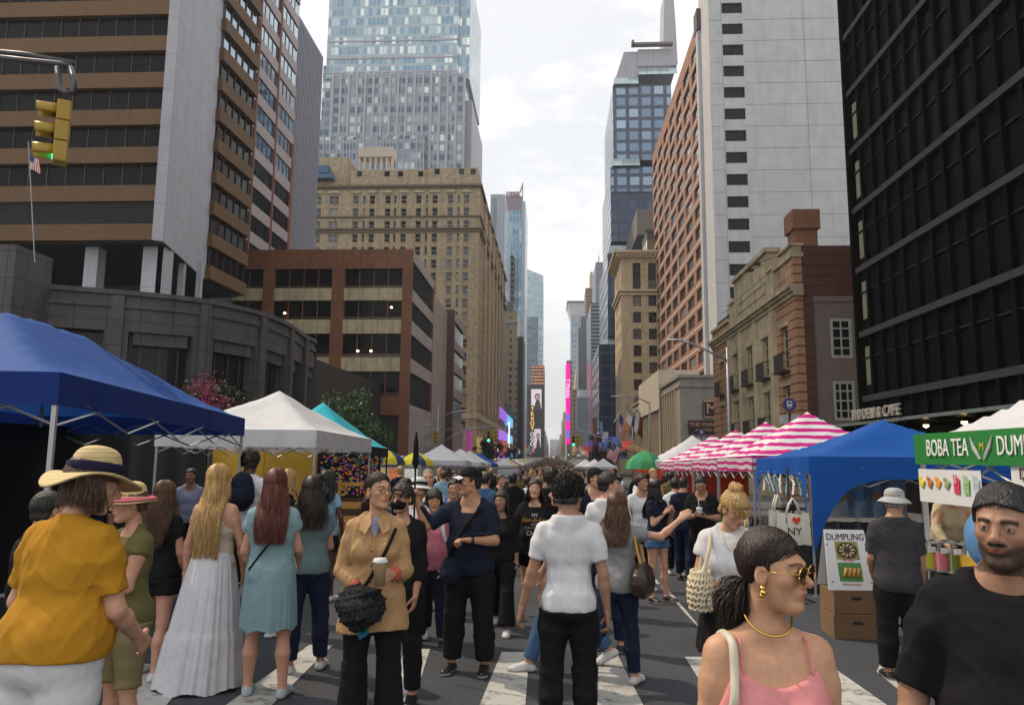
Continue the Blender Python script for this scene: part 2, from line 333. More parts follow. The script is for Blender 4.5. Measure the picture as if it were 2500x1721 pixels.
# ------------------------------------------------------------------ L1: banded hotel slab on a curved granite podium
def build_banded_hotel():
 zb = 17.6; top = 52
 A = atZ(402, 590, zb); A0 = atZ(376, 587, zb); B = atZ(502, 682, zb); E = atZ(588, 723, zb)
 b = Bld('hotel_tower', A.x, A.y, 'hotel slab with ochre bands, dark ribbon windows and a pale angled corner pier', 'hotel')
 OC = mat('ochre_panel', (.13, .069, .029), .75, var=.1, vs=2, dirt=.1); GR = jointed('pale_granite_panel', (.40, .40, .44), 3.2, 3.04 * 1.0, .018, .45, .55, .06, cellvar=.03)
 LV = mat('louvre_dark', (.02, .018, .018), .6, var=.1)
 X0 = -75; per = 3.04
 core = MB(); core.prism([(X0, A0.y + .5), (A0.x, A0.y + .5), (A.x - .2, A.y + .6), (B.x - .3, B.y + .2), (E.x - .35, E.y), (E.x - 20, E.y + 4), (X0, E.y + 4)], zb - .1, top)
 b.part(core, 'core', LV)
 # corner pier: a narrow front face and a wide angled face, standing proud of the bands
 pier = MB(); pier.prism([(A0.x, A0.y - .35), (A.x, A.y - .25), (B.x, B.y - .05), (B.x - 1.2, B.y + .1), (A.x - 1, A.y + 2), (A0.x, A0.y + 1.2)], zb - .05, top)
 b.part(pier, 'corner_pier', GR)
 n = int((top - zb) / per); fl = Vector((A0.x, A0.y, 0)); u = Vector((1, (A0.y - A0.y) / 1, 0))
 for i in range(n):
  z = zb + i * per
  s = MB(); s.box(X0, A0.x - .01, A0.y - .15, A0.y + .6, z, z + 1.25); b.part(s, 'spandrel_band', OC)
  g = MB()
  if i == 0:
   for k in range(12): g.box(X0, A0.x - .02, A0.y + .05, A0.y + .35, z + 1.27 + k * .148, z + 1.35 + k * .148)
   b.part(g, 'louvre_band', LV)
  else:
   g.box(X0, A0.x - .02, A0.y + .3, A0.y + .45, z + 1.26, z + per - .01); g.mi = 1
   x = A0.x - 1.5
   while x > X0 + 1: g.box(x - .04, x + .04, A0.y + .22, A0.y + .3, z + 1.26, z + per - .01); x -= 1.5
   b.part(g, 'ribbon_window', [GLR, DFR])
 du = Vector((E.x - B.x, E.y - B.y, 0)); Ld = du.length; du.normalize(); dn = Vector((du.y, -du.x, 0))
 O = (B.x, B.y, 0)
 for i in range(n):
  z = zb + i * per
  s = MB(); s.obox(O, du, dn, -.3, Ld, -.4, .55, z, z + 1.25); b.part(s, 'spandrel_band', OC)
  g = MB(); g.obox(O, du, dn, 0, Ld - .1, -.2, .12, z + 1.26, z + per - .01); g.mi = 1
  for k in range(6): a = (Ld - .2) * k / 5; g.obox(O, du, dn, a, a + .12, .12, .22, z + 1.26, z + per - .01)
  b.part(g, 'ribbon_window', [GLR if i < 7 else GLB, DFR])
 cols = MB()
 for (px, w_) in ((222, 1.05), (372, 1.6), (391, .5), (443, .45), (487, .4)):
  p = atZ(px, 700, 9.5) if px < 300 else atZ(px, 715, 9.3); p = atY(px, 640, A.y + (1 if px < 400 else 6)); cols.box(p.x - w_ / 2, p.x + w_ / 2, p.y, p.y + w_, 9, zb)
  b.part(cols, 'column', GR); cols = MB()
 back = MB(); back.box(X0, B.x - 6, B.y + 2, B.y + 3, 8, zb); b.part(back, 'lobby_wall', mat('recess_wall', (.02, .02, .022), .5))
 # podium
 zt = 10.0
 P = [atZ(60, 690, zt), atZ(180, 700, zt), atZ(330, 712, zt), atZ(480, 728, zt), atZ(585, 748, zt), atZ(660, 770, zt), atZ(712, 795, zt), atZ(740, 816, zt)]
 pts = [Vector((p.x, p.y)) for p in P] + [Vector((-17.4, P[-1].y + 3)), Vector((-19, P[-1].y + 7))]
 # smooth the plan curve
 def cr_(p, k=5):
  o = []
  for i in range(len(p) - 1):
   a, q, c, d = p[max(i - 1, 0)], p[i], p[i + 1], p[min(i + 2, len(p) - 1)]
   for j in range(k):
    t = j / k; o.append(.5 * ((2 * q) + (c - a) * t + (2 * a - 5 * q + 4 * c - d) * t * t + (3 * q - a - 3 * c + d) * t ** 3))
  return o + [p[-1]]
 cv = cr_(pts)
 GN = jointed('grey_granite', (.070, .064, .065), 1.35, 1.3, .03, .4, .6, .14, cellvar=.09, dirt=.2)
 pod = Bld('granite_podium', -24, 42, 'curved grey granite podium with pilasters and tall windows beneath the ochre banded hotel', 'building')
 def inset(c, d):
  o = []
  for i in range(len(c)):
   t = (c[min(i + 1, len(c) - 1)] - c[max(i - 1, 0)]).normalized(); o.append(c[i] + Vector((-t.y, t.x)) * d)
  return o
 def band(d0, d1, z0, z1, m, nm):
  mb = MB(); a = inset(cv, d0); c = inset(cv, d1)
  for i in range(len(cv) - 1):
   q = [a[i], a[i + 1], c[i + 1], c[i]]
   mb.add([(p.x, p.y, z0) for p in q] + [(p.x, p.y, z1) for p in q], [(0, 3, 2, 1), (4, 5, 6, 7), (0, 1, 5, 4), (2, 3, 7, 6)])
  return pod.part(mb, nm, m)
 band(0, 1.2, 7.9, zt - .9, GN, 'wall'); band(-.12, 1.2, zt - .9, zt - .75, GN, 'cornice'); band(-.02, 1.2, zt - .75, zt - .25, GN, 'parapet'); band(-.18, 1.2, zt - .25, zt, GN, 'coping')
 band(.7, .8, GB, 7.9, mat('podium_glass', (.014, .015, .015), .1, .0, 0, spec=.4), 'glazing')
 # pilasters and window bays
 dist = [0]
 for i in range(1, len(cv)): dist.append(dist[-1] + (cv[i] - cv[i - 1]).length)
 def at_(s):
  for i in range(1, len(cv)):
   if dist[i] >= s: t = (s - dist[i - 1]) / (dist[i] - dist[i - 1]); p = cv[i - 1].lerp(cv[i], t); return p, (cv[i] - cv[i - 1]).normalized()
  return cv[-1], (cv[-1] - cv[-2]).normalized()
 s = 4.2
 while s < dist[-1]:
  p, t = at_(s); nn = Vector((t.y, -t.x)); mb = MB()
  mb.obox((p.x, p.y, 0), t, nn, -.55, .55, -.9, .03, GB, 7.9); mb.obox((p.x, p.y, 0), t, nn, -.28, .28, .03, .22, GB, zt - .3)
  pod.part(mb, 'pilaster', GN)
  for k in (1.15, 2.1, 3.05):
   q, t2 = at_(s + k); n2 = Vector((t2.y, -t2.x)); m2 = MB(); m2.obox((q.x, q.y, 0), t2, n2, -.04, .04, -.7, -.58, GB, 7.3); m2.obox((q.x, q.y, 0), t2, n2, -.5, .5, -.7, -.62, 4.4, 4.5)
   pod.part(m2, 'window_mullion', DFR)
  q, t2 = at_(s + 2.1); n2 = Vector((t2.y, -t2.x)); m2 = MB(); m2.obox((q.x, q.y, 0), t2, n2, -1.3, 1.3, -.75, -.25, 7.25, 7.89); pod.part(m2, 'lintel', GN)
  s += 4.2
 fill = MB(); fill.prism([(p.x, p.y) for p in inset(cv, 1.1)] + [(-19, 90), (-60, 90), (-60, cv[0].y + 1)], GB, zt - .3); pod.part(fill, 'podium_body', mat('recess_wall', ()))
 # stair-side block with railing left of the drum
 blk = MB(); blk.box(-40, cv[4].x - .6, cv[4].y - 2.6, cv[4].y - .4, GB, 10.6); blk.box(cv[4].x - 1.9, cv[4].x - .4, cv[4].y - 2.9, cv[4].y - .3, GB, 11.3); pod.part(blk, 'stair_block', GN)
 for k in range(3):
  rl = MB(); rl.tube([(-40, cv[4].y - 2.8, 11.0 + k * .35 + 1.6), (cv[4].x - 1.9, cv[4].y - 2.8, 10.8 + k * .2)], .05, 6); pod.part(rl, 'rail', DFR)
build_banded_hotel()
# ------------------------------------------------------------------ L2: striped glass tower and its ribbed flank
def build_striped():
 X = -36.6
 Y0 = 78; Y1 = atX(722, 300, X).y; b = Bld('office_tower', X, Y0, 'glass tower with slanting pink-grey spandrel stripes behind the ochre hotel', 'office tower')
 SP = mat('pink_spandrel', (.36, .31, .31), .7, var=.08, dirt=.1); RED = mat('red_pier', (.20, .075, .055), .7, var=.1)
 core = MB(); core.box(X - 20, X - .3, Y0, Y1, GB, 110); b.part(core, 'core', ROOF)
 per = 3.55
 for i in range(26):
  z = 20 + i * per; s = MB(); s.box(X - .3, X, Y0, Y1 - .5, z, z + 1.45); b.part(s, 'spandrel_band', SP)
  g = MB(); g.box(X - .29, X - .16, Y0, Y1 - .5, z + 1.46, z + per - .01); g.mi = 1
  y = Y0
  while y < Y1 - 1: g.box(X - .16, X - .1, y - .03, y + .03, z + 1.46, z + per - .01); y += 1.45
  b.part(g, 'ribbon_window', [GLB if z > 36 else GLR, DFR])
 p = MB()
 for yy in (Y0 + .38 * (Y1 - Y0), Y0 + .68 * (Y1 - Y0)): p.box(X - .3, X + .12, yy - .18, yy + .18, GB, 110)
 p.box(X - .3, X + .1, Y1 - .9, Y1, GB, 45); b.part(p, 'red_pier', RED)
 Y2 = atX(785, 200, X - 1).y; zt = zof(785, 140, Y2)
 c = Bld('ribbed_tower', X - 4, Y1 + 2, 'dark grey finely ribbed tower flank right of the striped glass tower', 'office tower')
 m = MB(); m.box(X - 20, X - 1.2, Y1 + .1, Y2, GB, zt); c.part(m, 'core', mat('ribbed_dark', (.11, .125, .17), .6))
 y = Y1 + .3; m = MB()
 while y < Y2: m.box(X - 1.2, X - .9, y, y + .22, GB, zt); y += .62
 c.part(m, 'ribs', mat('rib_grey', (.27, .27, .32), .6, var=.1))
build_striped()
# ------------------------------------------------------------------ L3: brown office block with pale bands, two wings
def build_brown():
 X = -16.0; Y0 = atX(1003, 800, X).y; BR = jointed('brown_tile', (.19, .075, .034), 1.5, 2.0, .02, .55, .55, .16, cellvar=.12, dirt=.2); PB = jointed('cream_panel', (.46, .39, .25), 1.72, 5, .04, .45, .8, .14, dirt=.3)
 PG = jointed('grey_panel', (.30, .26, .24), 2, 4, .03, .5, .7, .1)
 b = Bld('office_block', -25, Y0, 'brown tiled office block with cream bands and dark ribbon windows, corner turned to the avenue', 'office block')
 zt = zof(1000, 608, Y0); zs = [zof(900, y, Y0) for y in (966, 906, 872, 814, 780, 733, 703, 656)]
 Y1 = atX(1060, 750, X).y; XL = -42
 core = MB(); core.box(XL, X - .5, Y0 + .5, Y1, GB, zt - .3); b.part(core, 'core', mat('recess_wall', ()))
 w_ = MB(); xs = [atY(px, 800, Y0).x for px in (636, 663, 806, 836, 979)]
 rows = [(zs[0], zs[1] - .01), (zs[2], zs[3] - .01), (zs[4], zs[5] - .01), (zs[6], zs[7])]
 O = (XL, Y0 + .5, 0); piers = [(XL - 1, xs[0]), (xs[1], xs[2]), (xs[3], xs[4])]
 cols = [(0, xs[0] - XL), (xs[1] - XL, xs[2] - XL), (xs[3] - XL, xs[4] - XL)]
 w_.obox(O, UX, (0, -1), 0, X - XL, 0, .5, zs[7], zt)
 for a, c in ((xs[0], xs[1]), (xs[2], xs[3]), (xs[4], X)): w_.obox(O, UX, (0, -1), a - XL, c - XL, 0, .5, GB, zs[7])
 for a, c in cols: w_.obox(O, UX, (0, -1), a, c, 0, .42, 6.2, zs[0]); 
 w_.obox(O, UX, (0, -1), cols[0][0], cols[1][1], 0, .42, GB, 6.2)
 w_.box(X - .5, X - .02, Y1 - .5, Y1, GB, zt); b.part(w_, 'wall', BR)
 for a, c in cols:
  for z0, z1 in ((zs[1], zs[2]), (zs[3], zs[4]), (zs[5], zs[6])):
   m = MB(); m.obox(O, UX, (0, -1), a, c, 0, .44, z0, z1); b.part(m, 'cream_band', PB)
  for z0, z1 in rows:
   g = MB(); g.obox(O, UX, (0, -1), a, c, 0, .1, z0, z1); g.mi = 1; n = max(2, round((c - a) / 1.72))
   for k in range(n + 1): x = a + (c - a) * k / n; g.obox(O, UX, (0, -1), x - .05, x + .05, .1, .2, z0, z1)
   g.mi = 2; lo = z0 + (z1 - z0) * .02; g.obox(O, UX, (0, -1), a, c, .1, .13, lo, z0 + (z1 - z0) * .16)
   b.part(g, 'ribbon_window', [GLR, BR, mat('window_brown', (.05, .03, .012), .25)])
 lamps = MB(); lamps.mi = 0
 for px, py in ((956, 751), (696, 765), (874, 857), (906, 857)):
  q = atY(px, py, Y0 + .3); lamps.lathe([(.0, q.z - .12), (.12, q.z - .08), (.16, q.z), (.12, q.z + .08), (0, q.z + .12)], q.x, q.y - .1, 10)
 b.part(lamps, 'ceiling_lamp', mat('lamp_warm', (1, .8, .5), emit=(1, .75, .4, 6)))
 # avenue face: grey bands, glass
 Ys, Ye = Y0 + .35, Y1 - .5
 for z0, z1 in ((GB, zs[0] - .9), (zs[1], zs[2]), (zs[3], zs[4]), (zs[5], zs[6]), (zs[7] + 1.0, zt)):
  m = MB(); m.box(X - .5, X - .03, Ys, Ye, z0, z1); b.part(m, 'grey_band', PG)
 for z0, z1 in ((zs[0] - .9, zs[1]), (zs[2], zs[3]), (zs[4], zs[5]), (zs[6], zs[7] + 1.0)):
  g = MB(); g.box(X - .5, X - .25, Ys, Ye, z0, z1); g.mi = 1; y = Ys
  while y < Ye: g.box(X - .25, X - .12, y - .04, y + .04, z0, z1); y += 1.3
  b.part(g, 'ribbon_window', [mat('avenue_glass', (.03, .045, .06), .08, .35, .1), DFR])
 # recess and second wing
 c = Bld('office_wing', -22, Y1 + 8, 'narrow second wing of the brown office block with a dark brown pier and grey bands', 'office block')
 Y2 = atX(1107, 900, X).y; Y3 = atX(1133, 900, X).y
 m = MB(); m.box(-40, X - 1.1, Y1 + .02, Y3, GB, zt - .4); c.part(m, 'core', PG)
 xa = atY(1085, 900, Y2).x
 m = MB(); m.box(xa, X, Y2 - .3, Y2 + .5, GB, zt + .2); m.box(-28, xa, Y2 - .25, Y2, zt - 2.6, zt + .15); m.box(X - 1.1, X, Y2 + .5, Y2 + .9, GB, zt + .2); c.part(m, 'brown_pier', mat('dark_brown_tile', (.075, .03, .026), .5, var=.1))
 for z0, z1 in ((GB, zs[0] - .9), (zs[1], zs[2]), (zs[3], zs[4]), (zs[5], zs[6]), (zs[7] + .8, zt)):
  m = MB(); m.box(X - 1.1, X, Y2 + .9, Y3, z0, z1); c.part(m, 'grey_band', PG)
 for z0, z1 in ((zs[0] - .9, zs[1]), (zs[2], zs[3]), (zs[4], zs[5]), (zs[6], zs[7] + .8)):
  g = MB(); g.box(X - 1.1, X - .3, Y2 + .9, Y3, z0, z1); c.part(g, 'ribbon_window', mat('avenue_glass', ()))
build_brown()
# ------------------------------------------------------------------ L4: tan brick hotel
def build_tan():
 X = -16.0; Y0 = atX(1168, 700, X).y; b = Bld('brick_hotel', -30, Y0, 'big tan brick hotel with rows of sash windows and dark cornices', 'hotel')
 TB = jointed('tan_brick', (.39, .31, .205), .6, .3, .02, .8, .85, .16, cellvar=.16, brick=True, dirt=.3); TS = mat('tan_stone', (.44, .36, .24), .8, var=.2, vs=1.5, dirt=.3); CN = mat('dark_cornice', (.16, .12, .085), .8, var=.2)
 X0 = atY(700, 600, Y0).x; zt = zof(1110, 408, Y0); zt2 = zof(760, 455, Y0); Y1 = 250
 W = X - X0; xr = lambda px, y=600: atY(px, y, Y0).x - X0
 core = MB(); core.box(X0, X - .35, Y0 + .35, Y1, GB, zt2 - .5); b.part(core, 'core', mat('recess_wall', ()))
 cl = [(340, 'd'), (460, 'd'), (573, 'd'), (715, 's'), (768, 't'), (820, 's'), (922, 's'), (970, 't'), (1026, 's'), (1122, 's'), (1176, 't'), (1228, 's'), (1328, 's'), (1383, 't'), (1434, 's')]
 cols = []; kindc = []
 for rx, k in cl:
  c = xr(600 + rx / 2.66 + .1, 500); h = {'d': 1.05, 's': .62, 't': .27}[k]; cols.append((c - h, c + h)); kindc.append(k)
 zr = [zof(900, 488, Y0) - 2.9 * i for i in range(22)]
 rows = [(z - .95, z + .95) for z in zr if z > 8]
 wall = MB(); O = (X0, Y0 + .35, 0); wall_grid(wall, O, UX, (0, -1), W, GB, zt2, cols, rows, .35)
 # avenue face
 cy = [(1.6 + i * 2.9, 2.7 + i * 2.9) for i in range(int((Y1 - Y0 - 3) / 2.9))]
 wall_grid(wall, (X - .35, Y0 + .35, 0), UY, (1, 0), Y1 - Y0 - .35, GB, zt2, cy, rows, .35)
 # attic storeys
 xa = xr(855, 420) + X0; xb = xr(1044, 420) + X0
 wall.box(xa, xb, Y0 + .8, Y0 + 16, zt2, zof(950, 412, Y0)); wall.box(xb, X - .6, Y0 + .6, Y0 + 26, zt2, zt); wall.box(X0 + 1, xr(820) + X0, Y0 + 6, Y0 + 22, zt2, zof(760, 384, Y0 + 6)); b.part(wall, 'wall', TB)
 for px, py in ((878, 425), (945, 425), (978, 425), (1027, 425), (1068, 420), (1127, 420), (1155, 420)):
  q = atY(px, py, Y0 + .8); m = MB(); m.box(q.x - .55, q.x + .55, Y0 + (.72 if px < 1044 else .52), Y0 + 1, q.z - .6, q.z + .6); b.part(m, 'attic_window', GLD)
 cn = MB()
 for z, d, h in ((zt2 - .2, .55, .45), (zof(900, 530, Y0), .35, .3), (zof(900, 560, Y0), .55, .35), (zof(900, 566, Y0), .3, .4)):
  cn.box(X0, X + d, Y0 - d, Y0 + .0, z - h / 2, z + h / 2); cn.box(X, X + d, Y0, Y1, z - h / 2, z + h / 2)
 x = X0
 while x < X: cn.box(x, x + .22, Y0 - .4, Y0, zt2 - .9, zt2 - .45); x += .7
 b.part(cn, 'cornice', CN)
 pil = MB()   # pale vertical trim round the top two floors
 for (c0, c1), k in zip(cols, kindc):
  if k != 't':
   for c in (c0 - .28, c1 + .06): pil.box(X0 + c, X0 + c + .2, Y0 - .08, Y0, zr[1] - 1.3, zr[0] + 1.3)
   pil.box(X0 + c0 - .5, X0 + c1 + .5, Y0 - .35, Y0, zr[0] + 1.45, zr[0] + 1.75); pil.box(X0 + c0 - .2, X0 + c1 + .2, Y0 - .25, Y0, zr[0] + 1.75, zr[0] + 2.1)
 for i, z in enumerate(zr):
  if z > 8:
   for (c0, c1), k in zip(cols, kindc):
    if k != 't': pil.box(X0 + c0 - .1, X0 + c1 + .1, Y0 - .12, Y0, z - 1.12, z - .96)
 b.part(pil, 'trim', TS)['kind'] = 'stuff'
 # dark bay string along the avenue corner
 sh = MB()
 for y in [Y0 + 10 + 12 * i for i in range(6)]: sh.box(X, X + .5, y, y + 3.4, 12, zt2 - 2); sh.box(X, X + .8, y - .2, y + 3.6, zt2 - 2, zt2 - 1)
 b.part(sh, 'bay_strip', TB)
 ws = win_mesh(1.24, 1.9, [WFR, GLW], 'sash', .08); wd = win_mesh(2.1, 1.9, [WFR, GLW], 'sash2', .08); wt_ = win_mesh(.54, 1.5, [WFR, GLW], 'sash', .06); wy = win_mesh(1.1, 1.9, [DFR, GLW], 'sash', .06)
 P = [places_of(O, UX, (0, -1), [c], rows, .05) for c in cols]
 allp = {'s': [], 'd': [], 't': []}
 for p, k in zip(P, kindc): allp[k] += p
 b.wins(ws, allp['s']); b.wins(wd, allp['d'], 'double_window'); b.wins(wt_, [(x, y, z + .2, r) for x, y, z, r in allp['t']], 'narrow_window')
 b.wins(wy, places_of((X - .35, Y0 + .35, 0), UY, (1, 0), cy, rows, .05), 'avenue_window')
 # base course in pale stone, roof tank
 m = MB(); m.box(X - .3, X + .25, Y0 - .05, Y1, zof(1160, 1022, Y0), zof(1160, 1022, Y0) + 1.2); m.box(X0, X + .25, Y0 - .2, Y0 - .0, zof(1160, 1022, Y0), zof(1160, 1022, Y0) + 1.2); b.part(m, 'base_course', TS)
 q = atY(918, 385, Y0 + 8); q2 = atY(877, 400, Y0 + 8); q3 = atY(958, 400, Y0 + 8)
 m = MB()
 for k in range(7):
  x = q2.x + (q3.x - q2.x) * k / 6; m.tube([(x, q.y, zt2), (x, q.y, q.z + .2)], .32, 8)
 m.box(q2.x - .2, q3.x + .2, q.y - .5, q.y + 3, q.z, q.z + 2.4); b.part(m, 'roof_plant', mat('plant_cream', (.45, .40, .33), .6, var=.15))
 q = atY(781, 415, Y0 + 4); m = MB(); m.box(q.x - 1.8, q.x + 1.9, q.y, q.y + 3, q.z - .7, q.z + 1.1); m.box(q.x - 4, q.x + 3, q.y - .3, q.y + 3, q.z - 2, q.z - 1); b.part(m, 'roof_unit', mat('unit_blue', (.06, .13, .24), .6))
build_tan()
# ------------------------------------------------------------------ L5: glass tower above the brick hotel
def build_glass():
 Y = 264; b = Bld('glass_tower', -50, Y, 'pale blue stepped glass tower rising over the tan brick hotel', 'skyscraper')
 FG = fgrid('glass_curtain', (.34, .42, .45), (.17, .27, .36), 1.55, 3.9, (.08, .92), (.12, .86), (.72, .78, .76), .4, .08, .5)
 FL = fgrid('glass_lower', (.26, .29, .33), (.07, .12, .18), 2.1, 3.75, (.1, .92), (.22, .82), (.62, .70, .70), .5, .1, .4)
 xx = lambda px, y=200: atY(px, y, Y).x
 up_ = MB(); up_.box(xx(795), xx(1117), Y, Y + 40, zof(1000, 190, Y), 185); up_.box(xx(1117), xx(1144), Y + 1.5, Y + 42, zof(1000, 190, Y), 185); b.part(up_, 'upper_tower', FG)
 lo = MB(); lo.box(xx(815), xx(1137), Y - 2, Y + 46, GB, zof(1000, 180, Y - 2)); lo.box(xx(755, 290), xx(815), Y + 1, Y + 40, GB, zof(775, 290, Y)); lo.box(xx(787), xx(815), Y + .5, Y + 40, GB, zof(775, 160, Y)); lo.box(xx(700, 340), xx(1042, 340), Y - 4, Y, GB, zof(900, 335, Y - 4)); b.part(lo, 'lower_tower', FL)
 sd = MB(); sd.box(xx(1137), xx(1152), Y + 2, Y + 44, GB, zof(1150, 270, Y + 10)); b.part(sd, 'side_wing', mat('grey_metal', (.30, .29, .32), .5, var=.06))
 fin = MB()
 n = 16
 for i in range(n + 1):
  x = xx(817) + (xx(1136) - xx(817)) * i / n; fin.box(x - .42, x + .42, Y - 2.5, Y - 2, GB, zof(1000, 178, Y - 2))
 for i in range(22):
  x = xx(704, 340) + (xx(1040, 340) - xx(704, 340)) * i / 21; fin.box(x - .2, x + .2, Y - 4.4, Y - 4, GB, zof(900, 335, Y - 4))
 b.part(fin, 'fins', mat('fin_grey', (.36, .34, .37), .5, var=.08))
 bd = MB()
 for py in (100, 142, 176): z = zof(950, py, Y); bd.box(xx(795), xx(1117), Y - .2, Y, z - .3, z + .3)
 b.part(bd, 'slab_edge', mat('fin_grey', ()))
build_glass()
# ------------------------------------------------------------------ far towers: boxes with real set-backs (name,label, px left, px right, py top, Y depth, thickness, material, extras)
def tower(name, label, pl, pr, pt, Y, th, m, pyr=900, roofslope=None, parts=(), cat='tower'):
 xl, xr_ = atY(pl, pyr, Y).x, atY(pr, pyr, Y).x; zt = zof((pl + pr) / 2, pt, Y)
 b = Bld(name, (xl + xr_) / 2, Y, label, cat); mb = MB()
 if roofslope: mb.prism([(xl, Y), (xr_, Y), (xr_, Y + th), (xl, Y + th)], GB, lambda x, y: zt + roofslope * (x - (xl + xr_) / 2))
 else: mb.box(xl, xr_, Y, Y + th, GB, zt)
 b.part(mb, 'wall', m); return b, xl, xr_, zt
FB = fgrid('far_blue_glass', (.30, .40, .46), (.14, .27, .38), 1.8, 3.8, (.08, .92), (.1, .9), (.5, .62, .68), .3, .1, .5)
FT = fgrid('far_tan', (.36, .28, .18), (.05, .05, .06), 3.0, 3.4, (.28, .7), (.28, .75))
FGR = fgrid('far_grey', (.17, .175, .19), (.07, .08, .09), 2.6, 3.5, (.2, .8), (.25, .75))
FW = fgrid('far_white', (.52, .54, .57), (.30, .34, .40), 2.4, 40, (.1, .9), (0, .98))
b, xl, xr_, zt = tower('white_clad_tower', 'white metal clad tower just right of the tan brick hotel', 1192, 1228, 475, 330, 50, FW)
b, xl, xr_, zt = tower('blue_glass_tower', 'slim blue glass tower with a pink sign panel at its top', 1228, 1272, 515, 400, 60, FB, 700)
m = MB(); m.box(xl, xr_, 400.5, 450, zt, zof(1250, 478, 400)); b.part(m, 'penthouse', mat('pent_mauve', (.24, .20, .24), .5))
m = MB(); m.box(xl + 1, xr_ - 1, 400.2, 402, zof(1250, 478, 400), zof(1250, 468, 400)); b.part(m, 'sign_panel', mat('pink_panel', (.62, .45, .46), .6)); b.text('TSX', 3.0, .05, mat('sign_dark_red', (.12, .03, .05), .6), (xl + 5.8, 400.1, zof(1250, 475, 400)), 0)
m = MB()
for dz in (0, 1.2): m.tube([(xr_ - 3, 403, zt + 6), (xr_ + .5, 403, zof(1277, 443, 400) - dz)], .3, 5)
m.tube([(xr_ + .3, 403, zt - 2), (xr_ + .3, 403, zof(1277, 443, 400))], .35, 5); b.part(m, 'crane_mast', mat('crane_buff', (.42, .36, .24), .6))
m = MB(); m.box(xr_, xr_ + 2, 402, 440, GB, zt + 6); b.part(m, 'edge_strip', mat('far_edge', (.45, .52, .58), .3))
m = MB()
for i in range(18): z = zof(1250, 630, 399) - i * 3.2; m.box(xl - 2, xr_ - 4, 396, 399.8, z, z + .5)
for i in range(7): m.box(xl - 2 + i * 1.6, xl - 1.7 + i * 1.6, 396.2, 396.6, zof(1250, 750, 399), zof(1250, 630, 399))
b.part(m, 'scaffold_floors', mat('scaff_dark', (.05, .06, .075), .6))
b, xl, xr_, zt = tower('stepped_tan_building', 'tan masonry building with stepped penthouse, left of the dark billboard slab', 1215, 1262, 760, 345, 30, FT)
m = MB(); m.box(xl + 4, xr_ - 2, 346, 360, zt, zof(1240, 735, 345)); b.part(m, 'penthouse', mat('far_edge2', (.16, .14, .12), .7))
m = MB(); m.box(xl, xr_ + .5, 344.2, 345, zof(1240, 788, 345), zof(1240, 784, 345)); b.part(m, 'pale_ledge', WFR)
b, xl, xr_, zt = tower('dark_slab', 'flat dark charcoal slab with no windows beside the tan stepped building', 1251, 1277, 822, 352, 25, mat('charcoal_slab', (.045, .045, .05), .6, var=.15, vs=.05))
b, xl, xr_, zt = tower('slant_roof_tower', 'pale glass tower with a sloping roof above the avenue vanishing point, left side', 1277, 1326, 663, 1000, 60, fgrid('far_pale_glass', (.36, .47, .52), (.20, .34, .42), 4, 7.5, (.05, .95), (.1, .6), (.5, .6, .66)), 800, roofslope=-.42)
b, xl, xr_, zt = tower('mid_dark_tower', 'small dark blue tower in front of the slant-roofed glass tower', 1280, 1313, 774, 900, 40, fgrid('far_navy', (.10, .14, .19), (.05, .08, .12), 5, 5, (.1, .9), (.3, .7)))
b, xl, xr_, zt = tower('orange_lit_building', 'squat building with rows of orange lights stepped above the billboards on the left', 1297, 1329, 892, 780, 60, mat('lit_base', (.10, .06, .06), .7))
for i in range(9):
 z = zt - 2 - i * 3.4; m = MB()
 for k in range(7): x = xl + (xr_ - xl) * (k + .5 * rnd.random() + .2) / 7.2; m.box(x, x + .8, 779.6, 780, z, z + .8)
 b.part(m, 'light_row', mat('orange_lights', (.9, .3, .1), emit=(1, .35, .12, 1.6)))
# billboard building on the left
b, xl, xr_, zt = tower('billboard_building', 'dark building with portrait billboards and a vertical sign, far down the avenue on the left', 1288, 1328, 940, 640, 60, mat('bill_dark', (.03, .03, .035), .6))
PK = mat('poster_pale', (.75, .66, .68), .5, emit=(.8, .68, .72, .5)); DK = mat('poster_dark', (.06, .035, .045), .6); SKN = mat('poster_skin', (.6, .4, .36), .6, emit=(.6, .4, .36, .3)); MG = mat('magenta_screen', (.85, .0, .35), .4, emit=(1, .0, .42, .9))
def poster(x0, x1, y0, y1, Y):
 a = atY(x0, y0, Y); c = atY(x1, y1, Y); m = MB(); m.box(a.x, c.x, Y - .4, Y, c.z, a.z); b.part(m, 'billboard', PK)
 cx, w, h = (a.x * .4 + c.x * .6), c.x - a.x, a.z - c.z
 m = MB(); m.smooth = True; N = 14
 el = lambda ex, ez, rx, rz, y: m.add([(ex + rx * math.cos(6.283 * i / N), y, ez + rz * math.sin(6.283 * i / N)) for i in range(N)], [tuple(range(N))])
 el(cx, c.z + h * .62, w * .26, h * .17, Y - .45); m.mi = 1; el(cx, c.z + h * .6, w * .17, h * .12, Y - .5); m.mi = 0
 m.add([(cx - w * .32, Y - .45, c.z), (cx + w * .38, Y - .45, c.z), (cx + w * .2, Y - .45, c.z + h * .45), (cx - w * .12, Y - .45, c.z + h * .45)], [(0, 1, 2, 3)]); b.part(m, 'portrait', [DK, SKN])
poster(1297, 1322, 950, 998, 640); poster(1304, 1320, 1047, 1094, 640)
a = atY(1300, 990, 638); c = atY(1307, 1100, 638); m = MB(); m.box(a.x - 1.8, a.x + 1.6, 637.5, 638, c.z, a.z); b.part(m, 'vertical_sign', mat('sign_black', (.015, .012, .012), .5))
OR = mat('sign_amber', (.9, .55, .1), emit=(1, .6, .12, 1.3)); WH = mat('sign_white_lit', (.9, .9, .9), emit=(1, 1, 1, .9))
for i, ch in enumerate('TKXOT'): b.text(ch, 4.6, .1, OR, (a.x, 637.3, a.z - 3 - i * 4.1))
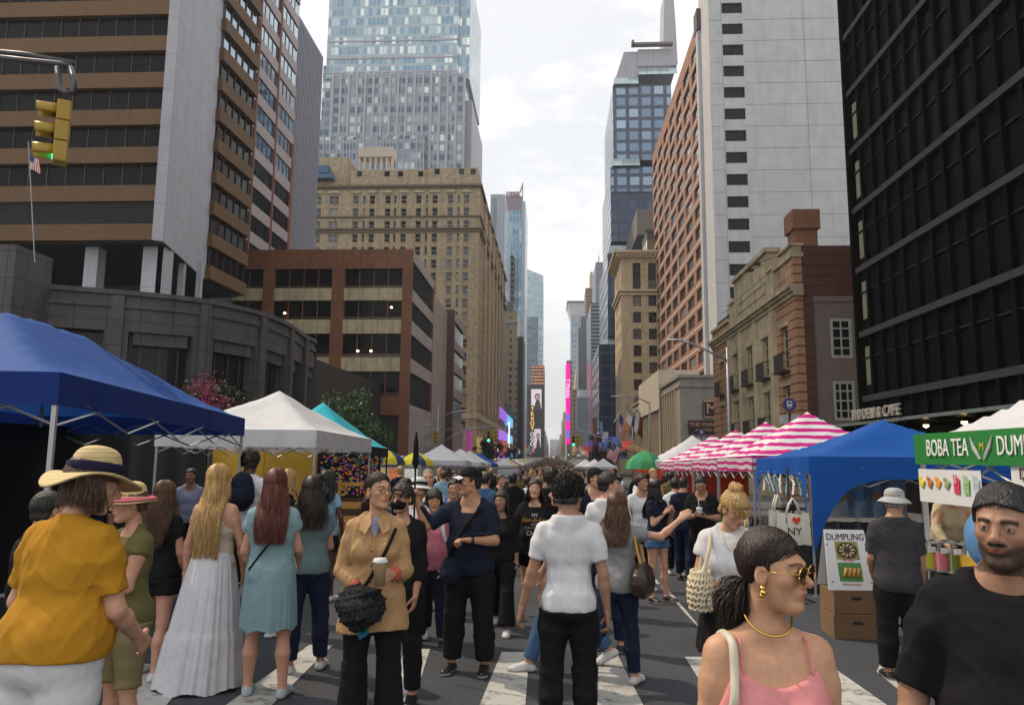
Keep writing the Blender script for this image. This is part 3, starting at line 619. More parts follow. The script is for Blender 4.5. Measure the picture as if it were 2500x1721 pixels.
for i, ch in enumerate('OGO'): b.text(ch, 4.6, .1, WH, (a.x, 637.3, a.z - 24 - i * 4.1))
# purple screens on the avenue wall, left
b = Bld('corner_building', -20, 255, 'dark corner building carrying purple and blue glowing screens over a lit shop', 'building')
m = MB(); m.box(-40, -16.3, 250, 330, GB, 20); b.part(m, 'wall', mat('bill_dark', ()))
for (z0, z1, cc) in ((16.4, 13.2, (.26, .09, .6)), (9.8, 6.8, (.34, .12, .64)), (3.4, 1.0, (.32, .07, .5))):
 m = MB(); m.box(-16.2, -15.4, 222, 256, z1, z0 - .0); b.part(m, 'screen', mat('screen_%d' % int(z0), cc, .4, emit=(*cc, .9)))
 m = MB(); m.box(-16.2, -15.3, 256.01, 292, z1 - .4, z0 - .3); b.part(m, 'screen', mat('screenb_%d' % int(z0), (.1, .45, .8), .4, emit=(.12, .5, .85, .9)))
m = MB(); m.box(-15.25, -15.15, 262, 270, 4, 14); b.part(m, 'screen_figure', WH)
m = MB(); m.box(-16.2, -15.5, 209, 221, 1.0, 4.4); b.part(m, 'lit_sign', mat('sign_pale_lit', (.9, .85, .85), emit=(1, .9, .9, 1.0)))
# ------------------------------------------------------------------ R1 dark glass building at the right edge
def build_R1():
 X = 14.5; Yf = atX(2072, 500, X).y; b = Bld('dark_glass_building', X + 5, 20, 'black glass office building with grey floor bands and dark mullions filling the right edge', 'office building')
 m = MB(); m.box(X + .3, X + 25, 2, Yf, GB, 48); b.part(m, 'glass_wall', mat('black_glass', (.006, .0065, .008), .14, .0, 0, spec=.07))
 z = 4.6; k = 0; DM = mat('mullion_black', (.006, .006, .007), .7, spec=.1); BD = mat('floor_band', (.034, .034, .040), .7, var=.1)
 zs = [zof(2052 + 6 + i * 7, y, Yf) for i, y in enumerate((100, 238, 378, 521, 665, 820, 975))]
 for z in zs + [zs[0] + 3.1 * i for i in range(1, 8)]:
  m = MB(); m.box(X + .08, X + .3, 2, Yf + .1, z - .14, z + .14); b.part(m, 'floor_band', BD)
  m = MB(); m.box(X + .22, X + .3, 2, Yf, z - 1.15, z - 1.09); b.part(m, 'transom', mat('transom', (.022, .022, .026), .6, spec=.2))
 y = Yf
 while y > 3: m = MB(); m.box(X + .12 if y < Yf else X - .02, X + .3, y - .16, y + .05, 3.2, 48); b.part(m, 'mullion', DM); y -= 1.22
 # pale curtains behind the last bays
 m = MB()
 for z in zs[1:6]: m.box(X + .27, X + .295, Yf - .9, Yf - .35, z - 2.4, z - .6)
 b.part(m, 'curtain', mat('curtain', (.10, .10, .08), .8))
 m = MB(); m.box(X - .0, X + .4, 2, Yf - 1, GB, 3.1); b.part(m, 'shop_front', mat('shopfront', (.008, .007, .007), .5))
 # canopy and raised letters
 ya, yb = Yf - 1, 12; zc = zof(2140, 1027, atX(2140, 1027, 13.2).y)
 m = MB(); m.box(12.9, X, yb, ya, zc - .12, zc); m.mi = 1
 for i in range(9): y = ya - .2 - i * 2.3; m.box(12.92, X, y - .04, y + .04, zc - .3, zc - .12)
 b.part(m, 'canopy', [mat('canopy_glass', (.12, .15, .15), .15, spec=.8), DM])
 b.text('810 DELI & CAFE', .62, .05, mat('letter_metal', (.48, .45, .40), .35, .3), (12.85, (atX(2093, 1010, 12.9).y + atX(2190, 1010, 12.9).y) / 2, zc + .27), -math.pi / 2, name='sign_letters')
 lm = MB()
 for i in range(5): lm.lathe([(0, zc - .42), (.1, zc - .36), (.1, zc - .3)], 13.6, ya - 2 - i * 2.6, 8)
 b.part(lm, 'downlight', mat('lamp_warm', ()))
build_R1()
for n_ in ('black_glass', 'mullion_black', 'floor_band', 'transom', 'shopfront', 'ribbon_glass', 'podium_glass'): MC[n_].node_tree.nodes['Principled BSDF'].inputs['IOR'].default_value = 1.12 if n_[-6:] != '_glass' or n_[0] == 'b' else 1.28
# ------------------------------------------------------------------ R2 three-storey brick and limestone house
def build_R2():
 X = 14.5; Y0 = atX(1945, 850, X).y; Y1 = atX(1741, 900, X).y; L_ = Y1 - Y0
 b = Bld('townhouse', X + 6, (Y0 + Y1) / 2, 'three-storey brick and limestone house with balconies, rusticated corners and a tall chimney', 'house')
 LS = mat('limestone', (.44, .36, .23), .85, var=.22, vs=1.2, bump=.5, bs=6, dirt=.35); RB = jointed('rusticated_brick', (.40, .215, .12), 30, .55, .05, .25, .85, .14, cellvar=.03, dirt=.2); DBR = jointed('shaded_brick_side', (.10, .045, .03), 30, .62, .05, .6, .85, .1, dirt=.1)  # side brick: the wall's shade is put into its dark colour
 zc = zof(1941, 699, Y0); zp = zof(1941, 600, Y0)
 ya = [Y0, atX(1895, 800, X).y, atX(1779, 800, X).y, Y1]
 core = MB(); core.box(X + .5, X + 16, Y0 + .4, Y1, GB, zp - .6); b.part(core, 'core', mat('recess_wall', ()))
 side = MB(); xs = atY(1992, 900, Y0).x
 side.box(X + .503, xs, Y0, Y0 + .4, GB, zp); side.box(xs, X + 22, Y0 + .02, Y0 + .4, zof(2000, 722, Y0), zp); b.part(side, 'side_wall', DBR)
 st = MB(); zst = zof(2000, 722, Y0); wx0, wx1 = atY(2033, 900, Y0).x, atY(2086, 900, Y0).x
 w1 = (zof(2060, 873, Y0), zof(2060, 777, Y0)); w2 = (zof(2060, 1026, Y0), zof(2060, 930, Y0)); O = (xs, Y0 + .4, 0)
 wall_grid(st, O, UX, (0, -1), 14, GB, zst - .35, [(wx0 - xs, wx1 - xs)], [w2, w1], .3); st.box(xs, X + 20, Y0 + .03, Y0 + .4, zst - .35, zst); b.part(st, 'stucco_wall', mat('stucco', (.20, .155, .13), .9, var=.12, bump=.3, bs=8))
 for (z0, z1), kd in ((w1, 'g24'), (w2, 'g34')): b.part(MB(), 'x', WFR) if False else link('side_window', win_mesh(wx1 - wx0, z1 - z0, [WFR, mat('green_glass', (.012, .02, .018), .08)], kd, .16), b.o, Vector(((wx0 + wx1) / 2, Y0 + .12, z0)) - b.o.location)
 # front facade: brick end bays and limestone centre
 cen = [atX(px, 900, X).y for px in (1918, 1870, 1831.6, 1796, 1762)]
 zr = [(zof_x := None)]
 zu = (7.3, 9.9); zl = (3.6, 6.2)
 ww = 1.35
 for (y0, y1, m_, nm, cs) in ((ya[0], ya[1], RB, 'brick_bay', cen[:1]), (ya[1], ya[2], LS, 'limestone_centre', cen[1:4]), (ya[2], ya[3], RB, 'brick_bay', cen[4:])):
  wl = MB(); cols = [(y1 - c - ww / 2, y1 - c + ww / 2) for c in cs]
  wall_grid(wl, (X + .5, y1, 0), (0, -1), (-1, 0), y1 - y0, GB, zc - .1, cols, [zl, zu], .5); b.part(wl, nm, m_)
  for c in cs:
   for (z0, z1) in (zl, zu):
    w_ = link('window', win_mesh(ww, z1 - z0, [mat('cream_frame', (.40, .35, .22), .6), GLD], 'g24', .12, .1), b.o, Vector((X + .22, c, z0)) - b.o.location, (0, 0, -math.pi / 2))
    if m_ is LS or z0 > 7:
     r_ = MB(); y = c - .95
     while y < c + .96: r_.tube([(X - .45, y, z0 - .15), (X - .45, y, z0 + .85)], .02, 4); y += .12
     r_.tube([(X - .45, c - .97, z0 + .87), (X - .45, c + .97, z0 + .87)], .035, 5)
     for e in (-.97, .97): r_.tube([(X - .45, c + e, z0 + .87), (X, c + e, z0 + .87)], .03, 5)
     r_.box(X - .5, X, c - 1, c + 1, z0 - .28, z0 - .15)
     b.part(r_, 'balcony', DFR)
    h = MB(); h.box(X - .12, X, c - ww / 2 - .25, c + ww / 2 + .25, z1 + .02, z1 + .3); b.part(h, 'window_head', LS)
 pl = MB()
 for yy in [(cen[i] + cen[i + 1]) / 2 for i in range(1, 3)] + [ya[1] + .5, ya[2] - .5]: pl.box(X - .22, X, yy - .35, yy + .35, GB, zc - .7)
 b.part(pl, 'pilaster', LS)
 cn = MB()
 for z, d, h in ((zc, .45, .25), (zc - .22, .28, .2), (zc - .45, .12, .25)): cn.box(X - d, X + .5, Y0 - .2, Y1, z - h / 2, z + h / 2 - .003)
 b.part(cn, 'cornice', LS)
 pa = MB(); pa.box(X, X + .5, ya[0], ya[1], zc + .12, zp - .7); b.part(pa, 'parapet', RB); pa = MB(); pa.box(X, X + .5, ya[2], ya[3], zc + .12, zp - 1.6); b.part(pa, 'parapet', RB)
 pc = MB(); pc.box(X - .15, X + .6, ya[0] - .1, ya[1], zp - .7, zp - .45); pc.box(X - .02, X + .5, ya[0], ya[1] - 1.2, zp - .45, zp); pc.box(X - .2, X + .6, ya[0] - .1, ya[1] - 1.2, zp, zp + .15); pc.box(X - .15, X + .6, ya[2], ya[3], zp - 1.6, zp - 1.35)
 for i in range(6): y = ya[0] + .6 + i * .62; pc.box(X - .04, X, y, y + .08, zc + .7, zc + 1.5); pc.box(X - .04, X, y + .3, y + .38, zc + .7, zc + 1.5); pc.box(X - .04, X, y, y + .38, zc + 1.5, zc + 1.6)
 b.part(pc, 'parapet_trim', LS)
 at = MB(); at.box(X + .02, X + .7, ya[1] + .3, ya[2] - .3, zc + .12, zp - .4); at.box(X, X + .8, ya[1] + 1.6, ya[2] - 2.2, zp - .4, zp + 1.1); at.box(X - .2, X + .9, ya[1] + 1.4, ya[2] - 2.0, zp + 1.1, zp + 1.4); at.box(X - .12, X + .8, ya[1] + .2, ya[1] + 1.6, zp - .4, zp - .15); at.box(X - .12, X + .8, ya[2] - 2.2, ya[2] - .3, zp - .4, zp - .15); at.box(X - .03, X, ya[1] + 2.2, ya[2] - 3, zp - .9, zp - .8); at.box(X - .03, X, ya[1] + 2.2, ya[2] - 3, zc + .9, zc + 1.0); b.part(at, 'attic', LS)
 ch = MB(); x0, x1 = X + .1, atY(2000, 560, Y0).x; zct = zof(1960, 512, Y0); ch.box(x0 + .1, x1 - .1, Y0 + .05, Y0 + 1.5, zp, zct - 1.2); ch.box(x0 - .05, x1 + .05, Y0 - .1, Y0 + 1.65, zct - 1.2, zct); b.part(ch, 'chimney', jointed('chimney_brick', (.26, .12, .07), .5, .2, .02, .8, .85, .15, brick=True))
 fl = MB()
 for y in (ya[1] + 2.4, ya[1] + .7): fl.tube([(X - .9, y, zp + .1), (X + .2, y, zp + .5)], .03, 5); fl.box(X - 1.2, X - .7, y - .2, y + .2, zp - .02, zp + .12)
 b.part(fl, 'flood_lamp', DFR)
 rl = MB()
 for i in range(12): y = ya[2] - 1 + i * .5; rl.tube([(X + 1, y, zp - .9), (X + 1, y, zp + .3)], .03, 4)
 for z in (zp - .3, zp + .3): rl.tube([(X + 1, ya[2] - 1, z), (X + 1, ya[3] - .2, z)], .03, 4)
 b.part(rl, 'roof_railing', DFR)
build_R2()
# ------------------------------------------------------------------ R3 tall hotel: orange brick avenue face, white flank
def build_R3():
 X = 22.0; Yn = atX(1745, 600, X).y; Yb = atX(1719, 600, X).y; Yf = atX(1596, 600, X).y; zt = zof(1706, 66, Yb)
 b = Bld('white_and_brick_hotel', X + 12, (Yn + Yf) / 2, 'tall hotel with orange brick window grid and a white side wall', 'hotel')
 OB = jointed('orange_brick', (.32, .165, .11), .5, .2, .02, .85, .85, .12, cellvar=.1, brick=True, dirt=.15); WC = mat('white_concrete', (.46, .46, .47), .85, var=.07, vs=.6, dirt=.14)
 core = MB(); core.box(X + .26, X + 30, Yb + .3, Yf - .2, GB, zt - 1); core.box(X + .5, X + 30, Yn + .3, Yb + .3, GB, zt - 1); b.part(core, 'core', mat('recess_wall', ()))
 # avenue grid
 fh = (zof(1723, 783.3, Yb) - zof(1723, 836.6, Yb)); z0 = zof(1723, 836.6, Yb)
 zs = [z0 + fh * i for i in range(-4, int((zt - z0) / fh))]
 n = 7; Wd = Yf - Yb; pit = Wd / n; cols = [(pit * i + pit * .16, pit * (i + 1) - pit * .10) for i in range(n)]
 rows = [(z + .75, z + fh - .55) for z in zs]
 wl = MB(); O = (X + .5, Yf, 0); wall_grid(wl, (X + .25, Yf, 0), (0, -1), (-1, 0), Wd, zs[0] - 3, zt, cols, rows, .25); wl.box(X, X + .5, Yb, Yf, zt, zt + 1.4); b.part(wl, 'brick_wall', OB)
 ln = MB()
 for z in zs: ln.box(X - .05, X, Yb, Yf, z - .1, z + .1)
 ln.box(X - .12, X, Yb - .15, Yb, zs[0] - 3, zt); b.part(ln, 'white_line', mat('white_line', (.62, .6, .56), .7))
 b.wins(win_mesh(cols[0][1] - cols[0][0], rows[0][1] - rows[0][0], [DFR, mat('brick_hotel_glass', (.03, .03, .035), .08, .3, 0, rndcol=[(.03, .03, .035), (.12, .14, .17), (.02, .02, .02), (.35, .37, .40), (.04, .04, .05)])], 'v4', .1), places_of((X + .25, Yf, 0), (0, -1), (-1, 0), cols, rows, .03))
 # white flank
 x1 = X + 24; wx0, wx1 = atY(1776, 500, Yn).x, atY(1828, 500, Yn).x
 fl = MB(); rw = [(zof(1800, 617 - 0, Yn) + fh * i * 1.0, zof(1800, 617 - 28, Yn) + fh * i) for i in range(-9, 12)]
 wall_grid(fl, (X, Yn + .3, 0), UX, (0, -1), x1 - X, GB, zt + 6, [(wx0 - X, wx1 - X)], rw, .3); fl.box(X, X + .8, Yn + .3, Yb - .15, GB, zt + 4); fl.box(X - .5, X, Yb - 1.5, Yb - .14, GB, zt - 1.5); b.part(fl, 'white_wall', WC)
 gr = MB()
 for z0_, z1_ in rw: zz = z1_ + .55; gr.box(wx1 + .05, x1, Yn - .012, Yn, zz - .03, zz + .03); gr.box(X, wx0 - .1, Yn - .012, Yn, zz - .03, zz + .03)
 for x in (wx0 - .12, wx1 + 8.5): gr.box(x - .03, x + .03, Yn - .012, Yn, GB, zt + 6)
 b.part(gr, 'panel_joint', mat('joint_grey', (.20, .20, .20), .9))
 b.wins(win_mesh(wx1 - wx0, rw[0][1] - rw[0][0], [DFR, mat('flank_glass', (.012, .013, .017), .4, spec=.2)], 'v4', .04), places_of((X, Yn + .3, 0), UX, (0, -1), [(wx0 - X, wx1 - X)], rw, .08), 'flank_window')
 m = MB(); m.box(X - .6, X + .9, Yb - 1.8, Yb + .6, zt - 1.4, zt + 1.9); b.part(m, 'roof_box', mat('roof_purple', (.10, .06, .08), .7))
 c = Bld('orange_slab', X + 6, Yf + 4, 'plain salmon-orange slab rising behind the brick hotel roof', 'building'); q = atY(1685, 100, Yf + 12)
 m = MB(); m.box(q.x, q.x + 16, Yf + 12, Yf + 25, GB, zt + 22); c.part(m, 'wall', mat('salmon', (.55, .33, .25), .8, var=.04))
build_R3()
# ------------------------------------------------------------------ R4 low limestone block with the M sign
def build_R4():
 X = 14.5; Y0 = atX(1660, 980, X).y; b = Bld('low_stone_block', X + 5, Y0 + 20, 'low grey limestone block with tall fins and a big M sign on its side', 'building')
 GS = jointed('grey_stone', (.27, .245, .21), 3.6, 3.0, .02, .55, .8, .12, dirt=.2); WS = mat('warm_stone', (.48, .42, .33), .8, var=.1, dirt=.15); zt = zof(1660, 915, Y0)
 Y1 = atX(1545, 1000, X).y
 m = MB(); m.box(X, X + 8.2, Y0, Y0 + 3, GB, zt - 1.4); m.box(X + .5, X + 7.9, Y0 + 3, Y1, GB, zt - 1.4); b.part(m, 'wall', GS)
 m = MB(); m.box(X - .15, X + 8.2, Y0 - .15, Y1, zt - 1.4, zt - 1.1); m.box(X, X + 8.2, Y0, Y1, zt - 1.1, zt - .35); m.box(X - .25, X + 8.3, Y0 - .25, Y1, zt - .35, zt); m.box(X - .3, X + .6, Y0 + 14, Y0 + 15.2, GB, zt + .3); b.part(m, 'cornice', GS)
 ya = atX(1615, 930, X).y; yb = atX(1565, 950, X).y; m = MB(); m.box(X - .4, X + 5, ya, yb, zt - 3, zof(1612, 903, ya)); b.part(m, 'tall_bay', WS)
 y = Y0 + 3.2; fin = MB()
 while y < Y1: fin.box(X - .12, X + .5, y, y + .35, GB, zt - 1.4); y += 1.9
 for z in (3.2, 6.0): fin.box(X + .1, X + .5, Y0 + 3, Y1, z, z + .12)
 b.part(fin, 'fins', mat('warm_fin', (.44, .35, .22), .7, var=.1))
 m = MB(); m.box(X + .3, X + .49, Y0 + 3, Y1, GB, zt - 1.6); b.part(m, 'glazing', mat('amber_glass', (.07, .05, .025), .15, .2))
 DS = mat('sign_plum', (.035, .015, .02), .5); CP = mat('sign_copper', (.55, .36, .22), .45, .3)
 a = atY(1715, 978, Y0); c = atY(1757, 1020, Y0); m = MB(); m.box(a.x, c.x, Y0 - .2, Y0, c.z, a.z); m.mi = 1; t = .14
 for q in ((a.x, c.x, a.z - t, a.z), (a.x, c.x, c.z, c.z + t), (a.x, a.x + t, c.z + t, a.z - t), (c.x - t, c.x, c.z + t, a.z - t)): m.box(q[0] + .1, q[1] - .0, Y0 - .24, Y0 - .201, q[2], q[3])
 b.part(m, 'square_sign', [DS, CP]); b.text('M', 1.75, .04, CP, ((a.x + c.x) / 2 + .05, Y0 - .25, (a.z + c.z) / 2), 0)
 a = atY(1680, 1026, Y0); c = atY(1790, 1060, Y0); m = MB(); m.box(a.x, c.x, Y0 - .2, Y0, c.z, a.z); b.part(m, 'name_sign', DS)
 b.text('THE MANHATTAN', .66, .03, CP, ((a.x + c.x) / 2 + .35, Y0 - .24, a.z - .5), 0); b.text('AT TIMES SQUARE', .46, .03, CP, ((a.x + c.x) / 2 + .1, Y0 - .24, a.z - 1.12), 0)
 p = MB()
 for i in range(6): yy = Y0 + 20 + i * 2.2; p.tube([(X - .2, yy, 2.2), (X - 3.2, yy, 3.6)], .07, 5)
 b.part(p, 'canopy_ribs', mat('rib_ochre', (.55, .42, .2), .6))
build_R4()
# ------------------------------------------------------------------ R5 classical tan building
def build_R5():
 X = 14.5; Y0 = atX(1518, 850, X).y; Y1 = atX(1502, 850, X).y; zt = zof(1530, 620, Y0)
 b = Bld('corner_apartment_house', X + 8, Y0 + 8, 'cream brick apartment house with bracketed cornice and quoins, left of the orange brick hotel', 'apartment house')
 CB = jointed('cream_brick', (.58, .47, .30), .5, .25, .02, .85, .85, .13, brick=True, cellvar=.1, dirt=.2); CS = mat('cream_stone', (.60, .50, .35), .8, var=.12, dirt=.15)
 W = 22; cx = [atY(px, 800, Y0).x - X for px in (1556, 1594)]; cols = [(c - .85, c + .85) for c in cx]
 fh = zof(1556, 740, Y0) - zof(1556, 780.5, Y0); z0 = zof(1556, 897, Y0); rows = [(z0 - .1 + fh * i - 1.1, z0 + fh * i + 1.1) for i in range(-3, 6)] + [(zof(1556, 705, Y0), zof(1556, 642, Y0))]
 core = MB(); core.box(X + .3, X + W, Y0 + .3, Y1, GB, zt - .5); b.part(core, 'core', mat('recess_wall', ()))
 wl = MB(); wall_grid(wl, (X, Y0 + .3, 0), UX, (0, -1), W, GB, zt, cols, rows, .3); cy = [(2 + i * 3.2, 3.4 + i * 3.2) for i in range(int((Y1 - Y0 - 2) / 3.2))]
 cy2 = [(Y1 - Y0 - .3 - c1, Y1 - Y0 - .3 - c0) for c0, c1 in cy]; wall_grid(wl, (X + .3, Y1, 0), (0, -1), (-1, 0), Y1 - Y0 - .3, GB, zt, cy2, rows, .3); b.part(wl, 'wall', CB)
 b.wins(win_mesh(1.7, 2.2, [DFR, GLW], 'sash', .1), places_of((X, Y0 + .3, 0), UX, (0, -1), cols, rows[:-1], .05) + places_of((X + .3, Y1, 0), (0, -1), (-1, 0), cy2, rows[:-1], .05))
 b.wins(win_mesh(1.7, rows[-1][1] - rows[-1][0], [DFR, GLW], 'g23', .12), places_of((X, Y0 + .3, 0), UX, (0, -1), cols, rows[-1:], .05), 'tall_window')
 q = MB(); z = 2
 while z < zt - 2: q.box(X - .08, X + (.9 if int(z / .5) % 2 else .6), Y0 - .06, Y0, z, z + .42); q.box(X - .08, X, Y0, Y0 + (.9 if int(z / .5) % 2 else .6), z, z + .42); z += .5
 x3 = atY(1536, 800, Y0).x; z = 2
 while z < zt - 2: q.box(x3, x3 + (.8 if int(z / .5) % 2 else .5), Y0 - .06, Y0, z, z + .42); z += .5
 b.part(q, 'quoins', CS)
 c = MB()
 for z, d, h in ((zt + .2, 1.6, .5), (zt - .25, 1.1, .4), (zt - .7, .6, .5), (zof(1540, 710, Y0), .7, .5), (zof(1540, 718, Y0), .35, .5)): c.box(X - d, X + W, Y0 - d, Y0, z - h / 2, z + h / 2 - .01); c.box(X - d, X, Y0, Y1, z - h / 2, z + h / 2 - .01)
 x = X - 1
 while x < X + W: c.box(x, x + .35, Y0 - 1.3, Y0, zt - .8, zt - .05); x += 1.0
 b.part(c, 'cornice', CS)
 m = MB(); m.box(X + 6, X + W, Y0 + 3, Y0 + 12, zt, zt + 6); m.box(X + 5.6, X + W, Y0 + 2.6, Y0 + 3, zt + 5.6, zt + 6.2); b.part(m, 'rooftop_house', fgrid('roofhouse', (.10, .10, .11), (.25, .20, .12), 2.6, 5.2, (.1, .9), (.2, .75)))
build_R5()
# ------------------------------------------------------------------ R6 dark glass tower with sloping glass set-backs
def build_R6():
 Y = 237; b = Bld('dark_glass_tower', 24, Y, 'tall dark blue glass tower with sloping glass set-backs and a grey crown, centre right', 'skyscraper')
 G1 = fgrid('r6_glass', (.045, .06, .10), (.13, .19, .28), 4.1, 3.9, (.2, .92), (.15, .85), (.32, .42, .52), .4, .08, .5); G2 = fgrid('r6_low', (.022, .035, .07), (.03, .05, .095), 3, 3.9, (.1, .9), (.1, .9), (.06, .08, .13), .4, .1, .4)
 SG = fgrid('r6_slope', (.30, .38, .42), (.42, .52, .56), .9, 30, (.12, .9), (.0, 1), (.6, .68, .7), .3, .1, .5)
 x = lambda px, py: atY(px, py, Y).x; z = lambda py: zof(1540, py, Y)
 def blk(p0, p1, y0, y1, m_, nm, d=0):
  m = MB(); m.box(x(p0, (y0 + y1) / 2), x(p1, (y0 + y1) / 2), Y + d, Y + 40, z(y1), z(y0)); return b.part(m, nm, m_)
 blk(1497, 1640, 210, 392, G1, 'upper_shaft'); blk(1491, 1640, 392 + 18, 590, G1 if False else G2, 'mid_shaft'); blk(1491, 1640, 410, 470, G1, 'mid_shaft', -.5)
 m = MB()   # sloping glass collars
 def slope(p0, p1, q0, q1, yt, yb, d):
  a0, a1 = x(p0, yt), x(p1, yt); c0, c1 = x(q0, yb), x(q1, yb)
  m.add([(c0, Y - d, z(yb)), (c1, Y - d, z(yb)), (a1, Y, z(yt)), (a0, Y, z(yt)), (c0, Y + 20, z(yb)), (a0, Y + 20, z(yt))], [(0, 1, 2, 3), (4, 0, 3, 5)])
 slope(1500, 1558, 1497, 1558, 188, 210, 1.5); slope(1558, 1652, 1558, 1652, 165, 188, 1.5); slope(1497, 1561, 1491, 1561, 388, 410, 2); slope(1491, 1560, 1482, 1560, 599, 624, 3); slope(1482, 1560, 1461, 1560, 820, 845, 4)
 b.part(m, 'sloping_glass', SG)
 CRW = jointed('crown_grey', (.34, .33, .36), 9, 60, .1, .7, .5, .05)
 m = MB(); zt = z(128); a = x(1497, 210); c = x(1523, 128); e = x(1640, 128)
 m.extr([(a, z(209)), (x(1558, 188), z(188)), (x(1558, 128), zt), (c, zt)], Y - .2, Y + 35)
 m.box(x(1557, 165), x(1652, 165), Y - .6, Y + 30, z(165), z(124)); b.part(m, 'crown', CRW)
 m = MB(); m.box(x(1543, 118), x(1640, 118), Y - 3, Y - 1, z(121), z(116)); m.box(x(1540, 112), x(1546, 112), Y - 3, Y - 1, z(121), z(110)); b.part(m, 'roof_rail', mat('far_edge2', ()))
 m = MB(); s0, s1, t0, t1 = x(1629, 118), x(1667, 118), x(1633, -60), x(1656, -60)
 m.extr([(s0, z(118)), (s1, z(118)), (t1, z(-60)), (t0, z(-60))], Y + 10, Y + 20); b.part(m, 'spire_slab', CRW)
 blk(1482, 1640, 624, 824, G2, 'lower_shaft', -3); blk(1461, 1640, 845, 1115, G2, 'base', -4); blk(1530, 1640, 585, 640, mat('far_edge2', ()), 'side_block', -30)
build_R6()
b, xl, xr_, zt = tower('fin_clad_tower', 'pale tower with thin horizontal white fins, left of the dark glass tower base', 1443, 1478, 740, 320, 40, fgrid('fin_stripes', (.40, .43, .46), (.12, .14, .17), 30, 1.6, (0, 1), (.35, .95), (.15, .17, .2)))
b, xl, xr_, zt = tower('grey_slab_tower', 'slim grey slab tower with an antenna on top', 1456, 1474, 640, 420, 40, mat('slab_grey', (.22, .23, .26), .6, var=.06, vs=.1)); m = MB(); m.tube([((xl + xr_) / 2, 425, zt), ((xl + xr_) / 2, 425, zt + 5)], .25, 5); b.part(m, 'antenna', DFR)
b, xl, xr_, zt = tower('pale_curved_tower', 'pale glass tower peeping between the grey slab and the dark glass tower', 1468, 1484, 670, 460, 40, mat('pale_glass', (.42, .52, .58), .2, .3, var=.1))
b, xl, xr_, zt = tower('charcoal_tower', 'plain blue-grey tower standing behind the pink screen strip', 1412, 1444, 800, 520, 50, mat('bluegrey', (.13, .145, .16), .6, var=.12, vs=.04))
m = MB(); m.box(xl + 2, xr_ - 3, 525, 545, zt, zof(1428, 770, 520)); b.part(m, 'plant_room', mat('bluegrey', ()))
b, xl, xr_, zt = tower('scaffolded_tower', 'half-built tower wrapped in orange scaffold, upper right of the vanishing point', 1431, 1451, 703, 620, 30, mat('raw_concrete', (.18, .14, .12), .8))
for i in range(9):
 z = zt - 1 - i * 2.7; m = MB(); m.box(xl - 1, xr_ + 1, 618, 619.8, z, z + .5); b.part(m, 'scaffold_deck', mat('scaffold_orange', (.55, .33, .12), .7))
m = MB(); m.box(xl + 4, xr_ - .5, 625, 645, zt, zof(1440, 660, 620)); b.part(m, 'lift_core', mat('core_tan', (.40, .33, .24), .8))
b, xl, xr_, zt = tower('flared_tower', 'pale tower whose top flares outward, right of the vanishing point', 1394, 1428, 770, 700, 40, fgrid('flare_glass', (.34, .40, .44), (.20, .27, .33), 3, 5, (.1, .9), (.2, .8), (.4, .46, .5)))
m = MB(); m.extr([(xl, zt), (xr_, zt), (xr_ + 1, zof(1400, 735, 700)), (xl - 3.5, zof(1400, 735, 700))], 700, 740); b.part(m, 'flared_top', mat('flare_pale', (.44, .45, .48), .5, var=.05)); m = MB(); m.box(xl - 3.7, xr_ + 1.2, 699, 741, zof(1400, 739, 700), zof(1400, 735, 700)); b.part(m, 'roof_edge', mat('far_edge2', ()))
b, xl, xr_, zt = tower('ornate_stone_tower', 'tan stone building with a pointed top beside the pink screen strip', 1394, 1420, 950, 560, 40, FT)
m = MB(); m.lathe([(3.2, zt), (2.6, zt + 8), (1.2, zt + 18), (.2, zt + 28)], atY(1411, 900, 565).x, 565, 8); b.part(m, 'pointed_roof', mat('tan_roof', (.5, .38, .22), .7))
b, xl, xr_, zt = tower('lower_grey_block', 'blank grey block low on the right above the tents', 1411, 1444, 970, 400, 40, mat('bluegrey2', (.18, .20, .215), .6, var=.12, vs=.06))
m = MB(); m.box(xl + .5, xr_, 401, 420, zt, zt + 4.2); b.part(m, 'glass_top', mat('pale_glass', ()))
b, xl, xr_, zt = tower('screen_tower', 'thin tower edge carrying a tall magenta screen strip', 1383, 1396, 880, 480, 40, mat('screen_tower_wall', (.36, .30, .24), .8))
a = atY(1383, 887, 479); 
for (y0, y1, m_) in ((887, 1010, MG), (1010, 1028, mat('violet_scr', (.25, .15, .7), emit=(.25, .15, .7, .8))), (1028, 1050, MG), (1050, 1070, mat('violet_scr', ())), (1070, 1084, MG)):
 m = MB(); m.box(xl - .3, xr_ - 1.2, 478.6, 479.8, zof(1386, y1, 479), zof(1386, y0, 479)); b.part(m, 'screen', m_)
b.text('T Mobile', 3.3, .1, WH, ((xl + xr_) / 2 - .8, 478.4, zof(1386, 948, 479)), 0, roll=-math.pi / 2)
b, xl, xr_, zt = tower('brown_signed_building', 'dark low building with a vertical brown sign below the dark glass tower', 1444, 1500, 1060, 215, 20, mat('bill_dark', ()))
a = atY(1452, 1020, 212); m = MB(); m.box(a.x - .55, a.x + .55, 211.5, 212, zof(1452, 1100, 212), zof(1452, 1020, 212)); b.part(m, 'vertical_sign', mat('sign_rust', (.22, .05, .035), .6)); 
for i, ch in enumerate("APPLEBEES"): b.text(ch, 1.0, .03, mat('sign_tan', (.5, .36, .22), .5), (a.x, 211.4, zof(1452, 1026, 212) - i * .95))
a = atY(1470, 1054, 213); m = MB(); m.box(a.x, a.x + 1.7, 212.6, 213, zof(1475, 1092, 213), a.z); b.part(m, 'white_poster', mat('poster_white', (.7, .7, .68), .6))
